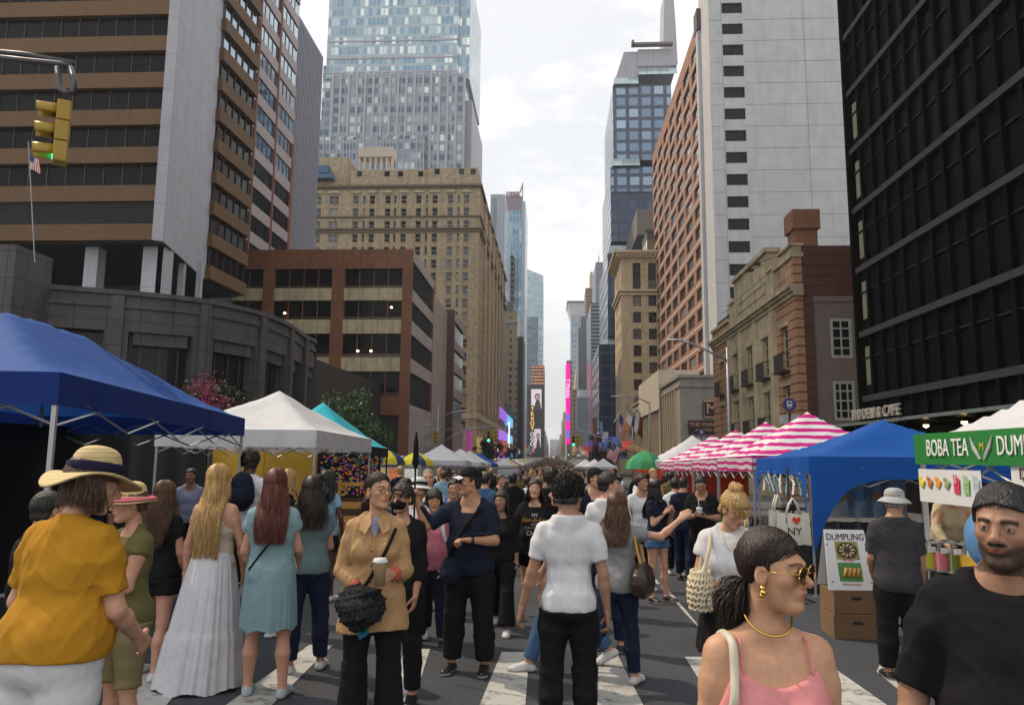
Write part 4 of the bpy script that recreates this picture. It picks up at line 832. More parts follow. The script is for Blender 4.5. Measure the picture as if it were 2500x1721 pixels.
for (px, py, w_, h_, cc) in ((1465, 1030, .7, 3.4, (.08, .2, .4)), (1490, 1068, 2, 1.6, (.3, .06, .05)), (1480, 1098, 2.6, 1.1, (.35, .28, .16)), (1424, 1090, 2.6, 1.2, (.5, .1, .08)), (1436, 1075, 1.2, 2.6, (.12, .12, .4))):
 a = atY(px, py, 210); m = MB(); m.box(a.x, a.x + w_, 209.6, 210, a.z - h_, a.z); b.part(m, 'shop_sign', mat('shop_sign_%d' % px, cc, .5, emit=(*cc, .25)))
# long low rows closing the avenue
def street_row(name, label, X0, sgn, y0, seed):
 r = random.Random(seed); y = y0; i = 0
 while y < 2600:
  dy = r.uniform(45, 90); h = r.uniform(28, 70) * (1 if y < 1500 else .8)
  b = Bld('row_building', X0 + sgn * 8, y, label, 'building', name); m = MB(); xa = X0 + sgn * r.uniform(0, 1.5)
  m.box(min(xa, xa + sgn * 30), max(xa, xa + sgn * 30), y, y + dy - 1, GB, h); b.part(m, 'wall', (FT, FGR, fgrid('far_brick', (.32, .18, .12), (.06, .06, .07), 3, 3.4, (.3, .7), (.3, .7)))[i % 3]); i += 1; y += dy
street_row('far avenue row, left', 'small far building lining the left of the avenue near its end', -13, -1, 1060, 1)
street_row('far avenue row, right', 'small far building lining the right of the avenue near its end', 15, 1, 760, 2)
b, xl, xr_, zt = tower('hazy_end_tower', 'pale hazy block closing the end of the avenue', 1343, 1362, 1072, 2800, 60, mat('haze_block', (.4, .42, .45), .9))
# ================================================================== ground
ASP = mat('asphalt', (.044, .048, .058), .85, var=.24, vs=.8, bump=.7, bs=160)
def tarmac():
 m = ASP; t = m.node_tree; b = t.nodes['Principled BSDF']; src = b.inputs['Base Color'].links[0].from_socket
 tc = t.nodes.new('ShaderNodeTexCoord'); n = t.nodes.new('ShaderNodeTexNoise'); n.inputs['Scale'].default_value = 110; n.inputs['Detail'].default_value = 3; t.links.new(tc.outputs['Object'], n.inputs[0])
 r = t.nodes.new('ShaderNodeMapRange'); r.inputs[1].default_value = .35; r.inputs[2].default_value = .68; r.inputs[3].default_value = .62; r.inputs[4].default_value = 1.7; t.links.new(n.outputs[0], r.inputs[0])
 v = t.nodes.new('ShaderNodeVectorMath'); v.operation = 'SCALE'; t.links.new(src, v.inputs[0]); t.links.new(r.outputs[0], v.inputs['Scale']); t.links.new(v.outputs[0], b.inputs['Base Color'])
tarmac()
ys = [-40, -10] + [i * 2.0 for i in range(0, 60)] + [120 + i * 20 for i in range(30)] + [720 + i * 200 for i in range(14)]
def strip(name, x0, x1, dz, m, y0=-40, y1=3200, label=None, kind='structure', nx=1):
 mb = MB(); yy = [y0] + [y for y in ys if y0 < y < y1] + [y1]
 for i in range(len(yy) - 1):
  a, c = yy[i], yy[i + 1]; mb.add([(x0, a, gz(a) + dz), (x1, a, gz(a) + dz), (x1, c, gz(c) + dz), (x0, c, gz(c) + dz)], [(0, 1, 2, 3)])
 o = mb.build(name, m); return tag(o, kind=kind) if kind else o
strip('ground', -900, 900, -.16, mat('ground_far', (.08, .08, .08), .9))
strip('road', -7.6, 6.9, 0, ASP)
CONC = jointed('sidewalk_concrete', (.095, .092, .088), 1.5, 1.5, .02, .6, .85, .15, dirt=.1)
def kerbed(name, x0, x1):
 mb = MB(); yy = [y for y in ys if y >= -40]; 
 for i in range(len(yy) - 1):
  a, c = yy[i], yy[i + 1]; za, zc_ = gz(a) + .14, gz(c) + .14
  mb.add([(x0, a, za), (x1, a, za), (x1, c, zc_), (x0, c, zc_), (x0, a, za - .16), (x1, a, za - .16), (x1, c, zc_ - .16), (x0, c, zc_ - .16)], [(0, 1, 2, 3), (0, 3, 7, 4), (2, 1, 5, 6)])
 tag(mb.build(name, CONC), kind='structure')
kerbed('sidewalk', -16.5, -7.6); kerbed('sidewalk', 6.9, 15.2)
# worn white paint
def paint():
 m = mat('road_paint', (.42, .415, .395), .8, var=.1, vs=8); t = m.node_tree; b = t.nodes['Principled BSDF']
 tc = t.nodes.new('ShaderNodeTexCoord'); n = t.nodes.new('ShaderNodeTexNoise'); n.inputs['Scale'].default_value = 5; n.inputs['Detail'].default_value = 12; n.inputs['Roughness'].default_value = .78; t.links.new(tc.outputs['Object'], n.inputs[0])
 r = t.nodes.new('ShaderNodeMapRange'); r.inputs[1].default_value = .52; r.inputs[2].default_value = .60; t.links.new(n.outputs[0], r.inputs[0])
 src = b.inputs['Base Color'].links[0].from_socket; mx = t.nodes.new('ShaderNodeMix'); mx.data_type = 'RGBA'; t.links.new(r.outputs[0], mx.inputs['Factor']); t.links.new(src, mx.inputs['A']); mx.inputs['B'].default_value = (.16, .16, .165, 1); t.links.new(mx.outputs['Result'], b.inputs['Base Color'])
 return m
PT = paint()
def gp(px, py):     # photo pixel -> point on the sloping road
 p = atZ(px, py, 0)
 for _ in range(8): p = atZ(px, py, gz(p.y))
 return p
def mark(quad, label, name='road_marking'):
 mb = MB(); P = [gp(*q) for q in quad]
 a = []
 n = 6
 for j in range(n + 1):
  l = P[0].lerp(P[3], j / n); r_ = P[1].lerp(P[2], j / n); a += [(l.x, l.y, gz(l.y) + .006), (r_.x, r_.y, gz(r_.y) + .006)]
 mb.add(a, [(2 * j, 2 * j + 1, 2 * j + 3, 2 * j + 2) for j in range(n)]); o = mb.build(name, PT); tag(o, kind='structure')
y_line = lambda: None
for q in ([(520, 1745), (640, 1745), (812, 1575), (755, 1575)], [(905, 1790), (985, 1790), (1050, 1585), (990, 1585)], [(983, 1580), (1000, 1580), (1042, 1495), (1030, 1495)],
          [(1155, 1760), (1280, 1760), (1292, 1592), (1225, 1592)], [(1458, 1760), (1590, 1760), (1508, 1600), (1462, 1600)], [(1770, 1760), (1905, 1760), (1760, 1604), (1672, 1604)], [(2090, 1760), (2220, 1760), (2020, 1620), (1965, 1620)], [(250, 1730), (400, 1730), (470, 1640), (345, 1640)], [(325, 1572), (325, 1590), (370, 1552), (340, 1552)], [(2140, 1640), (2200, 1690), (2180, 1640), (2150, 1618)], [(1712, 1540), (1735, 1562), (1628, 1435), (1612, 1430)], [(2065, 1530), (2110, 1545), (2150, 1560), (2085, 1522)]):
 mark(q, '')
for k in range(12):
 y0 = 24 + k * 9; mb = MB(); mb.add([(-2.6, y0, gz(y0) + .006), (-2.48, y0, gz(y0) + .006), (-2.48, y0 + 3, gz(y0 + 3) + .006), (-2.6, y0 + 3, gz(y0 + 3) + .006)], [(0, 1, 2, 3)]); tag(mb.build('lane_dash', PT), kind='structure')
mb = MB()
for y in range(12, 60, 2): mb.add([(1.52, y, gz(y) + .007), (1.64, y, gz(y) + .007), (1.64, y + 2, gz(y + 2) + .007), (1.52, y + 2, gz(y + 2) + .007)], [(0, 1, 2, 3)])
tag(mb.build('lane_line', PT), kind='structure')
# ================================================================== people: signed-distance bodies meshed with surface nets
def surfnet(V, xs, ys, zs):
 ins = V < 0
 a = ins[:-1, :-1, :-1]; cnt = np.zeros(a.shape, np.int8)
 for i in (0, 1):
  for j in (0, 1):
   for k in (0, 1): cnt += ins[i:ins.shape[0] - 1 + i, j:ins.shape[1] - 1 + j, k:ins.shape[2] - 1 + k]
 act = (cnt > 0) & (cnt < 8); idx = np.full(a.shape, -1, np.int64); I, J, K = np.nonzero(act); n = len(I)
 if n == 0: return np.zeros((0, 3)), []
 idx[I, J, K] = np.arange(n); P = np.zeros((n, 3)); Wt = np.zeros(n)
 C8 = {(i, j, k): V[I + i, J + j, K + k] for i in (0, 1) for j in (0, 1) for k in (0, 1)}
 for c0 in C8:
  for ax in range(3):
   if c0[ax]: continue
   c1 = list(c0); c1[ax] = 1; v0 = C8[c0]; v1 = C8[tuple(c1)]; m = (v0 < 0) != (v1 < 0)
   t = np.where(m, v0 / np.where(m, v0 - v1, 1), 0); p = np.tile(np.array(c0, float), (n, 1)); p[:, ax] = t
   P += p * m[:, None]; Wt += m
 P /= Wt[:, None]; X = np.asarray(xs); Y = np.asarray(ys); Z = np.asarray(zs)
 W = np.stack([X[I] + P[:, 0] * (X[I + 1] - X[I]), Y[J] + P[:, 1] * (Y[J + 1] - Y[J]), Z[K] + P[:, 2] * (Z[K + 1] - Z[K])], 1)
 Fq = []
 for ax in range(3):
  o1, o2 = [(1, 2), (2, 0), (0, 1)][ax]
  s0 = [slice(None)] * 3; s1 = [slice(None)] * 3; s0[ax] = slice(0, -1); s1[ax] = slice(1, None)
  for s in (s0, s1): s[o1] = slice(1, -1); s[o2] = slice(1, -1)
  A = ins[tuple(s0)]; B = ins[tuple(s1)]; e = np.argwhere(A != B)
  if not len(e): continue
  e[:, o1] += 1; e[:, o2] += 1; fl = A[tuple((np.argwhere(A != B)).T)]
  def cell(d1, d2): q = e.copy(); q[:, o1] += d1; q[:, o2] += d2; return idx[q[:, 0], q[:, 1], q[:, 2]]
  q = np.stack([cell(-1, -1), cell(0, -1), cell(0, 0), cell(-1, 0)], 1); q[~fl] = q[~fl][:, ::-1]; q = q[(q >= 0).all(1)]; Fq.append(q)
 return W, np.concatenate(Fq)
V3 = lambda *a: np.array(a, float)
def nrm(v): v = np.asarray(v, float); return v / (np.linalg.norm(v) + 1e-9)
class Field:
 def __init__(s, lo, hi, r):
  s.ax = [np.arange(lo[i] - r, hi[i] + 2 * r, r) for i in range(3)]; s.D = np.full([len(a) for a in s.ax], 9.0); s.r = r
 def sub(s, lo, hi):
  sl = tuple(slice(max(0, np.searchsorted(a, lo[i]) - 1), min(len(a), np.searchsorted(a, hi[i]) + 1)) for i, a in enumerate(s.ax))
  g = np.meshgrid(*[a[q] for a, q in zip(s.ax, sl)], indexing='ij', sparse=True); return sl, g
 def add(s, pr, infl=0):
  t = pr[0]; k = pr[-1]
  if t == 'c':
   _, a, b, ra, rb, _ = pr; ra += infl; rb += infl; m = max(ra, rb) + k + 2 * s.r + .01; sl, g = s.sub(np.minimum(a, b) - m, np.maximum(a, b) + m)
   ab = b - a; L2 = ab.dot(ab) + 1e-12; px, py, pz = g[0] - a[0], g[1] - a[1], g[2] - a[2]
   h = np.clip((px * ab[0] + py * ab[1] + pz * ab[2]) / L2, 0, 1)
   d = np.sqrt((px - h * ab[0]) ** 2 + (py - h * ab[1]) ** 2 + (pz - h * ab[2]) ** 2) - (ra + (rb - ra) * h)
  elif t == 'e':
   _, c, rr, Rm, _ = pr; rr = np.asarray(rr) + infl; m = max(rr) + k + 2 * s.r + .01; sl, g = s.sub(c - m, c + m)
   px, py, pz = g[0] - c[0], g[1] - c[1], g[2] - c[2]
   q = [px * Rm[0][i] + py * Rm[1][i] + pz * Rm[2][i] for i in range(3)] if Rm is not None else [px, py, pz]
   k0 = np.sqrt(sum((q[i] / rr[i]) ** 2 for i in range(3))); k1 = np.sqrt(sum((q[i] / rr[i] ** 2) ** 2 for i in range(3))) + 1e-9; d = k0 * (k0 - 1) / k1
  elif t == 'f':
   _, lo, hi, fn, _ = pr; sl, g = s.sub(lo, hi); d = fn(*g)
  D = s.D[sl]
  if k < 0: k = -k; h = np.clip(.5 - .5 * (D + d) / k, 0, 1); s.D[sl] = D * (1 - h) - d * h + k * h * (1 - h)     # smooth subtract
  elif k == 0: s.D[sl] = np.minimum(D, d)
  else: h = np.clip(.5 + .5 * (D - d) / k, 0, 1); s.D[sl] = D * (1 - h) + d * h - k * h * (1 - h)
  return s
 def cut(s, fn): g = np.meshgrid(*s.ax, indexing='ij', sparse=True); s.D = np.maximum(s.D, fn(*g)); return s
 def disp(s, fn):
  near = np.abs(s.D) < .06; g = np.meshgrid(*s.ax, indexing='ij'); x, y, z = g[0][near], g[1][near], g[2][near]; s.D[near] += fn(x, y, z); return s
 def mesh(s): return surfnet(s.D, *s.ax)
def bbox(prs, pad):
 lo = np.full(3, 9.); hi = np.full(3, -9.)
 for p in prs:
  if p[0] == 'c': r = max(p[3], p[4]); lo = np.minimum(lo, np.minimum(p[1], p[2]) - r); hi = np.maximum(hi, np.maximum(p[1], p[2]) + r)
  elif p[0] == 'e': lo = np.minimum(lo, p[1] - max(p[2])); hi = np.maximum(hi, p[1] + max(p[2]))
 return lo - pad, hi + pad
def sdf(prs, r, infl=0, pad=.03, lo=None, hi=None):
 a, b = bbox(prs, pad + infl); lo = a if lo is None else lo; hi = b if hi is None else hi
 f = Field(lo, hi, r)
 for p in prs: f.add(p, infl)
 return f
def folds(amp, seed, fr=38, zf=.55):
 rr = np.random.RandomState(seed); Wv = rr.randn(6, 3) * fr * np.array([1, 1, zf]); ph = rr.rand(6) * 6.28; W2 = rr.randn(6, 3) * fr * .3
 def fn(x, y, z):
  o = 0
  for i in range(6):
   q = np.sin(x * Wv[i][0] + y * Wv[i][1] + z * Wv[i][2] + ph[i] + 1.6 * np.sin(x * W2[i][0] + y * W2[i][1] + z * W2[i][2]))
   o = o + (.55 * q if i < 3 else -1.5 * (1 - np.abs(q)) ** 3)
  return amp * o / 2.2
 return fn
def rotz(a): c, s = math.cos(a), math.sin(a); return np.array([[c, -s, 0], [s, c, 0], [0, 0, 1]])
def rotx(a): c, s = math.cos(a), math.sin(a); return np.array([[1, 0, 0], [0, c, -s], [0, s, c]])
def roty(a): c, s = math.cos(a), math.sin(a); return np.array([[c, 0, s], [0, 1, 0], [-s, 0, c]])
MIR = np.array([-1., 1., 1.])
def skeleton(H, fem, pose):
 s = H / 1.72; g = {}; lean = R(pose.get('lean', 0)); tw = R(-pose.get('twist', 0)); sd = R(pose.get('side', 0)); Rt = roty(sd) @ rotx(-lean) @ rotz(tw)
 pel = V3(0, 0, .93 * s); g['pel'] = pel; g['Rt'] = Rt; g['s'] = s
 T = lambda x, y, z: pel + Rt @ (V3(x, y, z) * s)
 sw = (.140 if fem else .160) * pose.get('wide', 1); g['sw'] = sw; g['T'] = T
 g['waist'] = T(0, 0, .14); g['chest'] = T(0, .005, .32); g['neck'] = T(0, -.01, .51); g['shz'] = T(0, 0, .455)
 hy = R(-pose.get('hyaw', 0)); hp = R(pose.get('hpitch', 0)); hr = R(pose.get('hroll', 0)); g['Rh'] = Rt @ rotz(hy) @ roty(hr) @ rotx(hp); g['head'] = g['neck'] + Rt @ V3(0, .012, .036) * s + g['Rh'] @ V3(0, .015, .125) * s
 for sg, nm in ((1, 'R'), (-1, 'L')):
  g['sh' + nm] = T(sg * sw, -.005, .428)
  ua, fa = pose.get('arm' + nm, ((.16 * sg, -.03, -1), (.08 * sg, .16, -1)))
  ua, fa = nrm(ua), nrm(fa); g['el' + nm] = g['sh' + nm] + ua * .285 * s; g['wr' + nm] = g['el' + nm] + fa * .245 * s; g['fa' + nm] = fa
  g['hn' + nm] = nrm(pose.get('palm' + nm, (-sg, .1, 0))); g['hc' + nm] = pose.get('curl' + nm, .35)
  th, kn, sp = pose.get('leg' + nm, (0, 0, 3)); th, kn, sp = R(th), R(kn), R(sp)
  hip = pel + V3(sg * .088 * s, 0, -.03 * s); d1 = V3(sg * math.sin(sp), math.sin(th) * math.cos(sp), -math.cos(th) * math.cos(sp)); d2 = V3(sg * math.sin(sp) * .6, math.sin(th - kn), -math.cos(th - kn))
  g['hip' + nm] = hip; g['kn' + nm] = hip + d1 * .425 * s; g['an' + nm] = g['kn' + nm] + nrm(d2) * .415 * s; g['ft' + nm] = th - kn
 low = min(g['anR'][2], g['anL'][2]); dz = .075 * s - low
 for k in list(g):
  if isinstance(g[k], np.ndarray) and g[k].shape == (3,) and k[:2] not in ('fa', 'hn'): g[k] = g[k] + V3(0, 0, dz)
 g['dz'] = dz; g['T'] = lambda x, y, z: pel + V3(0, 0, dz) + Rt @ (V3(x, y, z) * s)
 return g
def torso_prims(g, fem, fat=1.0):
 T, s = g['T'], g['s']; c = lambda a, b, ra, rb, k=.05: ('c', a, b, ra * s, rb * s, k); sw = g['sw']
 w = .098 * fat if not fem else .086 * fat; o = []
 o.append(c(T(-.062, 0, -.02), T(.062, 0, -.02), (.112 if fem else .105) * (.6 + .4 * fat), (.112 if fem else .105) * (.6 + .4 * fat)))
 for sg in (-1, 1): o.append(c(T(sg * .055, -.045, -.045), T(sg * .06, -.04, .0), .085, .08))
 o.append(c(T(-.05 * fat, .012, .13), T(.05 * fat, .012, .13), w, w)); o.append(c(T(-.065, .01, .28), T(.065, .01, .28), .096 * (.5 + .5 * fat), .096 * (.5 + .5 * fat)))
 o.append(c(T(-sw * .62, -.008, .38), T(sw * .62, -.008, .38), .080, .080))
 for sg in (-1, 1): o.append(c(T(sg * sw * .2, -.015, .475), T(sg * sw * .95, -.01, .425), .046, .044, .03))
 if fem:
  for sg in (-1, 1): o.append(c(T(sg * .066, .062, .30), T(sg * .07, .085, .285), .052, .045, .035))
 if fat > 1.15: o.append(c(T(-.04, .06, .12), T(.04, .06, .12), .09 * fat, .09 * fat, .07))
 return o
def arm_prims(g, nm, fat=1.0, fem=False):
 s = g['s'] * (.9 if fem else 1) * fat; sh, el, wr = g['sh' + nm], g['el' + nm], g['wr' + nm]; f = nrm(wr - el)
 return [('c', sh, sh + (el - sh) * .3, .045 * s, .046 * s, .04), ('c', sh + (el - sh) * .3, el, .045 * s, .036 * s, .03), ('c', el, el + (wr - el) * .3, .037 * s, .038 * s, .02), ('c', el + (wr - el) * .3, wr, .038 * s, .024 * s, .02)]
def hand_prims(g, nm, sc_=1.0):
 s = g['s'] * .97 * sc_; w = g['wr' + nm]; d = g['fa' + nm]; n = g['hn' + nm]; n = nrm(n - d * n.dot(d)); sd = np.cross(d, n) * (1 if nm == 'R' else -1); c = g['hc' + nm]; o = []
 offs = (.029, .010, -.010, -.028); ln = (.072, .08, .074, .058)
 for i in range(4):
  kn = w + d * (.088 - .004 * abs(i - 1)) * s + sd * offs[i] * s; o.append(('c', w + sd * offs[i] * .55 * s, kn, .0155 * s, .0115 * s, .012))
  p = kn; ang = 0
  for seg, fr, b in ((0, .45, .75), (1, .31, 1.15), (2, .24, .7)):
   ang += b * c * (1 + .12 * i); dd = d * math.cos(ang) + n * math.sin(ang) + sd * (offs[i] * (1.8 if c < .5 else .2)) * (1 if seg == 0 else .4); q = p + nrm(dd) * ln[i] * fr * s; o.append(('c', p, q, (.0092 - .0008 * seg) * s, (.0086 - .001 * seg) * s, .004)); p = q
 t0 = w + d * .022 * s + sd * .022 * s; t1 = t0 + nrm(d * .6 + sd * .75 + n * .35) * .042 * s; t2 = t1 + nrm(d * (.9 - .3 * c) + sd * (.35 - .5 * c) + n * (.3 + c * .6)) * .034 * s; t3 = t2 + nrm(d * (.9 - .4 * c) + sd * (.1 - .7 * c) + n * (.35 + c * .5)) * .026 * s
 o += [('c', t0, t1, .016 * s, .0115 * s, .01), ('c', t1, t2, .0108 * s, .0098 * s, .004), ('c', t2, t3, .0098 * s, .008 * s, .004)]
 return o
def leg_prims(g, nm, fem=False, fat=1.0):
 s = g['s'] * fat; h, k, a = g['hip' + nm], g['kn' + nm], g['an' + nm]; d = nrm(a - k); back = np.cross(V3(1, 0, 0), d); back = back * (-1 if back[1] > 0 else 1)
 return [('c', h, h + (k - h) * .35, .085 * s, .08 * s, .04), ('c', h + (k - h) * .35, k, .079 * s, .052 * s, .03), ('c', k, k + V3(0, .004, 0), .053 * s, .053 * s, .02), ('c', k + d * .05, k + d * .16 * s + back * .018, .046 * s, .053 * s, .02), ('c', k + d * .16 * s + back * .018, a, .052 * s, .031 * s, .02)]
def foot_prims(g, nm, infl=0):
 s = g['s']; a = g['an' + nm]; th = g['ft' + nm]; pt = min(0, th) * .75 if a[2] > .11 * s else 0
 f = V3(.12 * (1 if nm == 'R' else -1), math.cos(pt), math.sin(pt)); f = nrm(f); u = nrm(V3(0, -math.sin(pt), math.cos(pt))); 
 hl = a - u * .045 * s - f * .03 * s; toe = a - u * .052 * s + f * .155 * s
 return [('c', a, hl, .034 * s, .034 * s, .02), ('c', hl, toe, .030 * s + infl, .024 * s + infl, .02), ('c', a + f * .02 - u * .02, toe - f * .05 + u * .006, .034 * s + infl, .026 * s + infl, .025), ('c', toe - f * .03 + V3(-.02, 0, 0) * s, toe - f * .03 + V3(.02, 0, 0) * s, .022 * s + infl, .022 * s + infl, .02)], f, u, a
def head_prims(g, fem=False, nose=1.0, jaw=1.0, fat=1.0):
 s = g['s'] * 1.0; c0, M = g['head'], g['Rh']; h = lambda x, y, z: c0 + M @ (V3(x, y, z) * s); o = []
 jf = .9 if fem else 1.0
 C_ = lambda a, b, ra, rb, k: ('c', h(*a), h(*b), ra * s, rb * s, k)
 E = lambda c, r, k: ('e', h(*c), np.array(r) * s, M, k)
 nb = g['neck']; nr = (.043 if fem else .057) * s * fat
 o.append(('c', h(0, -.022, -.06), nb + g['Rt'] @ V3(0, -.012, -.02), nr, nr * 1.12, .03))
 if not fem: o.append(('c', nb + g['Rt'] @ V3(-.05, -.02, -.01), nb + g['Rt'] @ V3(.05, -.02, -.01), .045 * s, .045 * s, .04))
 o.append(E((0, -.012, .028), (.072, .090 if fem else .093, .088), .02)); o.append(E((0, .032, -.028), (.058 * fat ** .5, .058, .08), .03))
 o.append(C_((-.037 * jaw * jf, .012, -.068), (-.014, .06, -.098), .020 * jf, .017, .03)); o.append(C_((.037 * jaw * jf, .012, -.068), (.014, .06, -.098), .020 * jf, .017, .03))
 o.append(C_((-.011, .073, -.1), (.011, .073, -.1), .0165 * jf, .0165 * jf, .016))
 for sg in (-1, 1):
  o.append(C_((sg * .012, .086, .024), (sg * .042, .07, .022), .0085, .0085, .014)); o.append(E((sg * .038, .058, -.022), (.022, .020, .017), .02))
  o.append(E((sg * .032, .096, .003), (.0165, .016, .0115), -.012))
 o.append(C_((0, .086, .014), (0, .106, -.024), .0068 * nose, .0098 * nose, .010)); o.append(C_((0, .109, -.026), (0, .108, -.029), .0115 * nose, .011 * nose, .008))
 for sg in (-1, 1): o.append(E((sg * .0115 * nose, .094, -.032), (.0075 * nose, .0095, .0075), .006))
 o.append(E((0, .078, -.055), (.027, .018, .022), .015))
 o.append(C_((-.019, .0875, -.0555), (0, .0955, -.054), .0042, .0058, .005)); o.append(C_((.019, .0875, -.0555), (0, .0955, -.054), .0042, .0058, .005)); o.append(C_((-.014, .088, -.0655), (.014, .088, -.0655), .006, .006, .006))
 for sg in (-1, 1):
  o.append(E((sg * .0315, .0765, .002), (.0152, .0145, .0138), .004))
  o.append(E((sg * .0735, -.004, -.012), (.009, .019, .031), .008)); o.append(E((sg * .082, .003, -.008), (.006, .010, .018), -.006))
 # eye slits
 for sg in (-1, 1): o.append(E((sg * .0315, .091, .001), (.0120, .012, .0025), -.003))
 return o, h
def skincol(P, g, tone, h, lips=(.30, .10, .09), brow=(.02, .013, .01), beard=0, stubble=0, fem=False):
 s = g['s']; Q = ((P - g['head']) @ g['Rh']) / s; col = np.tile(np.array(tone, float), (len(P), 1)); x, y, z = Q.T; ax = np.abs(x)
 def mix(m, c): nonlocal col; m = np.clip(m, 0, 1)[:, None]; col = col * (1 - m) + np.array(c) * m
 ck = np.exp(-(((ax - .04) / .02) ** 2 + ((z + .03) / .02) ** 2)) * (y > .03); mix(ck * .22, (tone[0] * 1.12, tone[1] * .72, tone[2] * .68))
 mix(np.exp(-((x / .016) ** 2 + ((z + .028) / .014) ** 2)) * (y > .09) * .14, (tone[0] * 1.1, tone[1] * .75, tone[2] * .7))
 mix((y > .07) * np.clip(1.6 - (np.abs(x) / .021) ** 2 - ((z + .061) / .0085) ** 2, 0, 1), lips)
 bz = (.0235 if fem else .0195) + .004 * np.cos((ax - .03) / .02 * 1.5); th = .0040 if fem else .0066
 mix((y > .045) * (ax > .012) * (ax < .052) * np.clip(1.5 - np.abs(z - bz) / th, 0, 1) * .92, brow)
 mix((y > .06) * np.exp(-(((ax - .0315) / .017) ** 2 + ((z - .002) / .011) ** 2) ** 2) * .3, (tone[0] * .6, tone[1] * .48, tone[2] * .45))
 nz_ = .78 + .22 * np.random.RandomState(3).rand(len(P)); beard = beard * nz_ if beard else 0
 if np.any(beard): mix((y > -.01) * np.clip(((-.048 - z) / .016) + (ax / .06) * .6 + (nz_ - .88) * 1.2, 0, 1) * (z < -.03) * (z > -.14) * (1 - np.clip(1.5 - (np.abs(x) / .02) ** 2 - ((z + .061) / .007) ** 2, 0, 1)) * beard, (.03, .02, .016)); mix((y > .07) * np.clip(1.5 - (np.abs(z + .045) / .007) ** 2 - (ax / .027) ** 4, 0, 1) * np.minimum(1, beard * 1.25), (.02, .014, .012))
 return np.clip(col, 0, 1)
def skin_mat():
 m = bpy.data.materials.new('skin'); m.use_nodes = True; t = m.node_tree; b = t.nodes['Principled BSDF']; a = t.nodes.new('ShaderNodeAttribute'); a.attribute_name = 'Col'
 n = t.nodes.new('ShaderNodeTexNoise'); n.inputs['Scale'].default_value = 45; n.inputs['Detail'].default_value = 6; tc = t.nodes.new('ShaderNodeTexCoord'); t.links.new(tc.outputs['Object'], n.inputs[0])
 r = t.nodes.new('ShaderNodeMapRange'); r.inputs[1].default_value = .3; r.inputs[2].default_value = .7; r.inputs[3].default_value = .9; r.inputs[4].default_value = 1.1; t.links.new(n.outputs[0], r.inputs[0])
 v = t.nodes.new('ShaderNodeVectorMath'); v.operation = 'SCALE'; t.links.new(a.outputs['Color'], v.inputs[0]); t.links.new(r.outputs[0], v.inputs['Scale']); t.links.new(v.outputs[0], b.inputs['Base Color'])
 b.inputs['Roughness'].default_value = .52; b.inputs['Specular IOR Level'].default_value = .4; b.inputs['Subsurface Weight'].default_value = .06; b.inputs['Subsurface Radius'].default_value = (.012, .005, .003); return m
SKIN = skin_mat(); EYEW = mat('eye_white', (.36, .33, .31), .2, var=0); IRIS = mat('iris', (.03, .016, .01), .1, var=0)
def npmesh(name, parts, mats, smooth=True, cols=None):
 """parts: list of (verts, faces(np Nx4 or list), matindex)"""
 n = 0; V = []; Fc = []; mi = []
 for v, f, m in parts:
  V.append(np.asarray(v, float)); f = np.asarray(f) + n if len(f) else np.zeros((0, 4), int); Fc.append(f); mi += [m] * len(f); n += len(v)
 V = np.concatenate(V); Fq = np.concatenate(Fc); me = bpy.data.meshes.new(name)
 me.vertices.add(len(V)); me.vertices.foreach_set('co', V.ravel()); me.loops.add(len(Fq) * 4); me.loops.foreach_set('vertex_index', Fq.ravel().astype(np.int32))
 me.polygons.add(len(Fq)); me.polygons.foreach_set('loop_start', np.arange(0, len(Fq) * 4, 4, dtype=np.int32)); me.polygons.foreach_set('loop_total', np.full(len(Fq), 4, np.int32))
 for m in mats: me.materials.append(m)
 me.polygons.foreach_set('material_index', np.array(mi, np.int32)); me.update(calc_edges=True)
 if smooth: me.polygons.foreach_set('use_smooth', np.ones(len(Fq), bool))
 if cols is not None:
  a = me.color_attributes.new('Col', 'FLOAT_COLOR', 'POINT'); c = np.ones((len(V), 4)); c[:len(cols), :3] = cols; a.data.foreach_set('color', c.ravel())
 me.validate(); return me
def uvsph(c, r, M=None, nu=12, nv=8):
 V = []; 
 for j in range(nv + 1):
  for i in range(nu): a = 2 * math.pi * i / nu; b = math.pi * j / nv; V.append((math.sin(b) * math.cos(a), math.cos(b), math.sin(b) * math.sin(a)))
 V = np.array(V); V = (V @ M.T if M is not None else V) * r + c; Fq = [(j * nu + i, (j + 1) * nu + i, (j + 1) * nu + (i + 1) % nu, j * nu + (i + 1) % nu) for j in range(nv) for i in range(nu)]
 return V, np.array(Fq)
HM = {}
def hairmat(name, col):
 if name in HM: return HM[name]
 m = mat('hair_' + name, col, .42, 0, .45, 1, spec=.5, stretch=(120, 120, 6), bump=.6, bs=1.0); HM[name] = m; m['light'] = mat('hair_light_' + name, [min(1, c * 1.7 + .012) for c in col], .38, 0, .3, 1, spec=.5, stretch=(120, 120, 6)).name; return m
def tubes(paths, rad, k=3):
 V = []; Fq = []; n = 0
 for P in paths:
  P = np.asarray(P); m = len(P); t = np.gradient(P, axis=0); t /= np.linalg.norm(t, axis=1)[:, None] + 1e-9
  a = np.cross(t, V3(.3, 1, .1)); a /= np.linalg.norm(a, axis=1)[:, None] + 1e-9; b = np.cross(t, a); rr = rad * (1 - .75 * (np.arange(m) / (m - 1)) ** 2)
  for j in range(k): q = 2 * math.pi * j / k; V.append(P + (a * math.cos(q) + b * math.sin(q)) * rr[:, None])
  for j in range(k):
   j2 = (j + 1) % k
   for i in range(m - 1): Fq.append((n + j * m + i, n + j2 * m + i, n + j2 * m + i + 1, n + j * m + i + 1))
  n += k * m
 return np.concatenate(V), np.array(Fq)
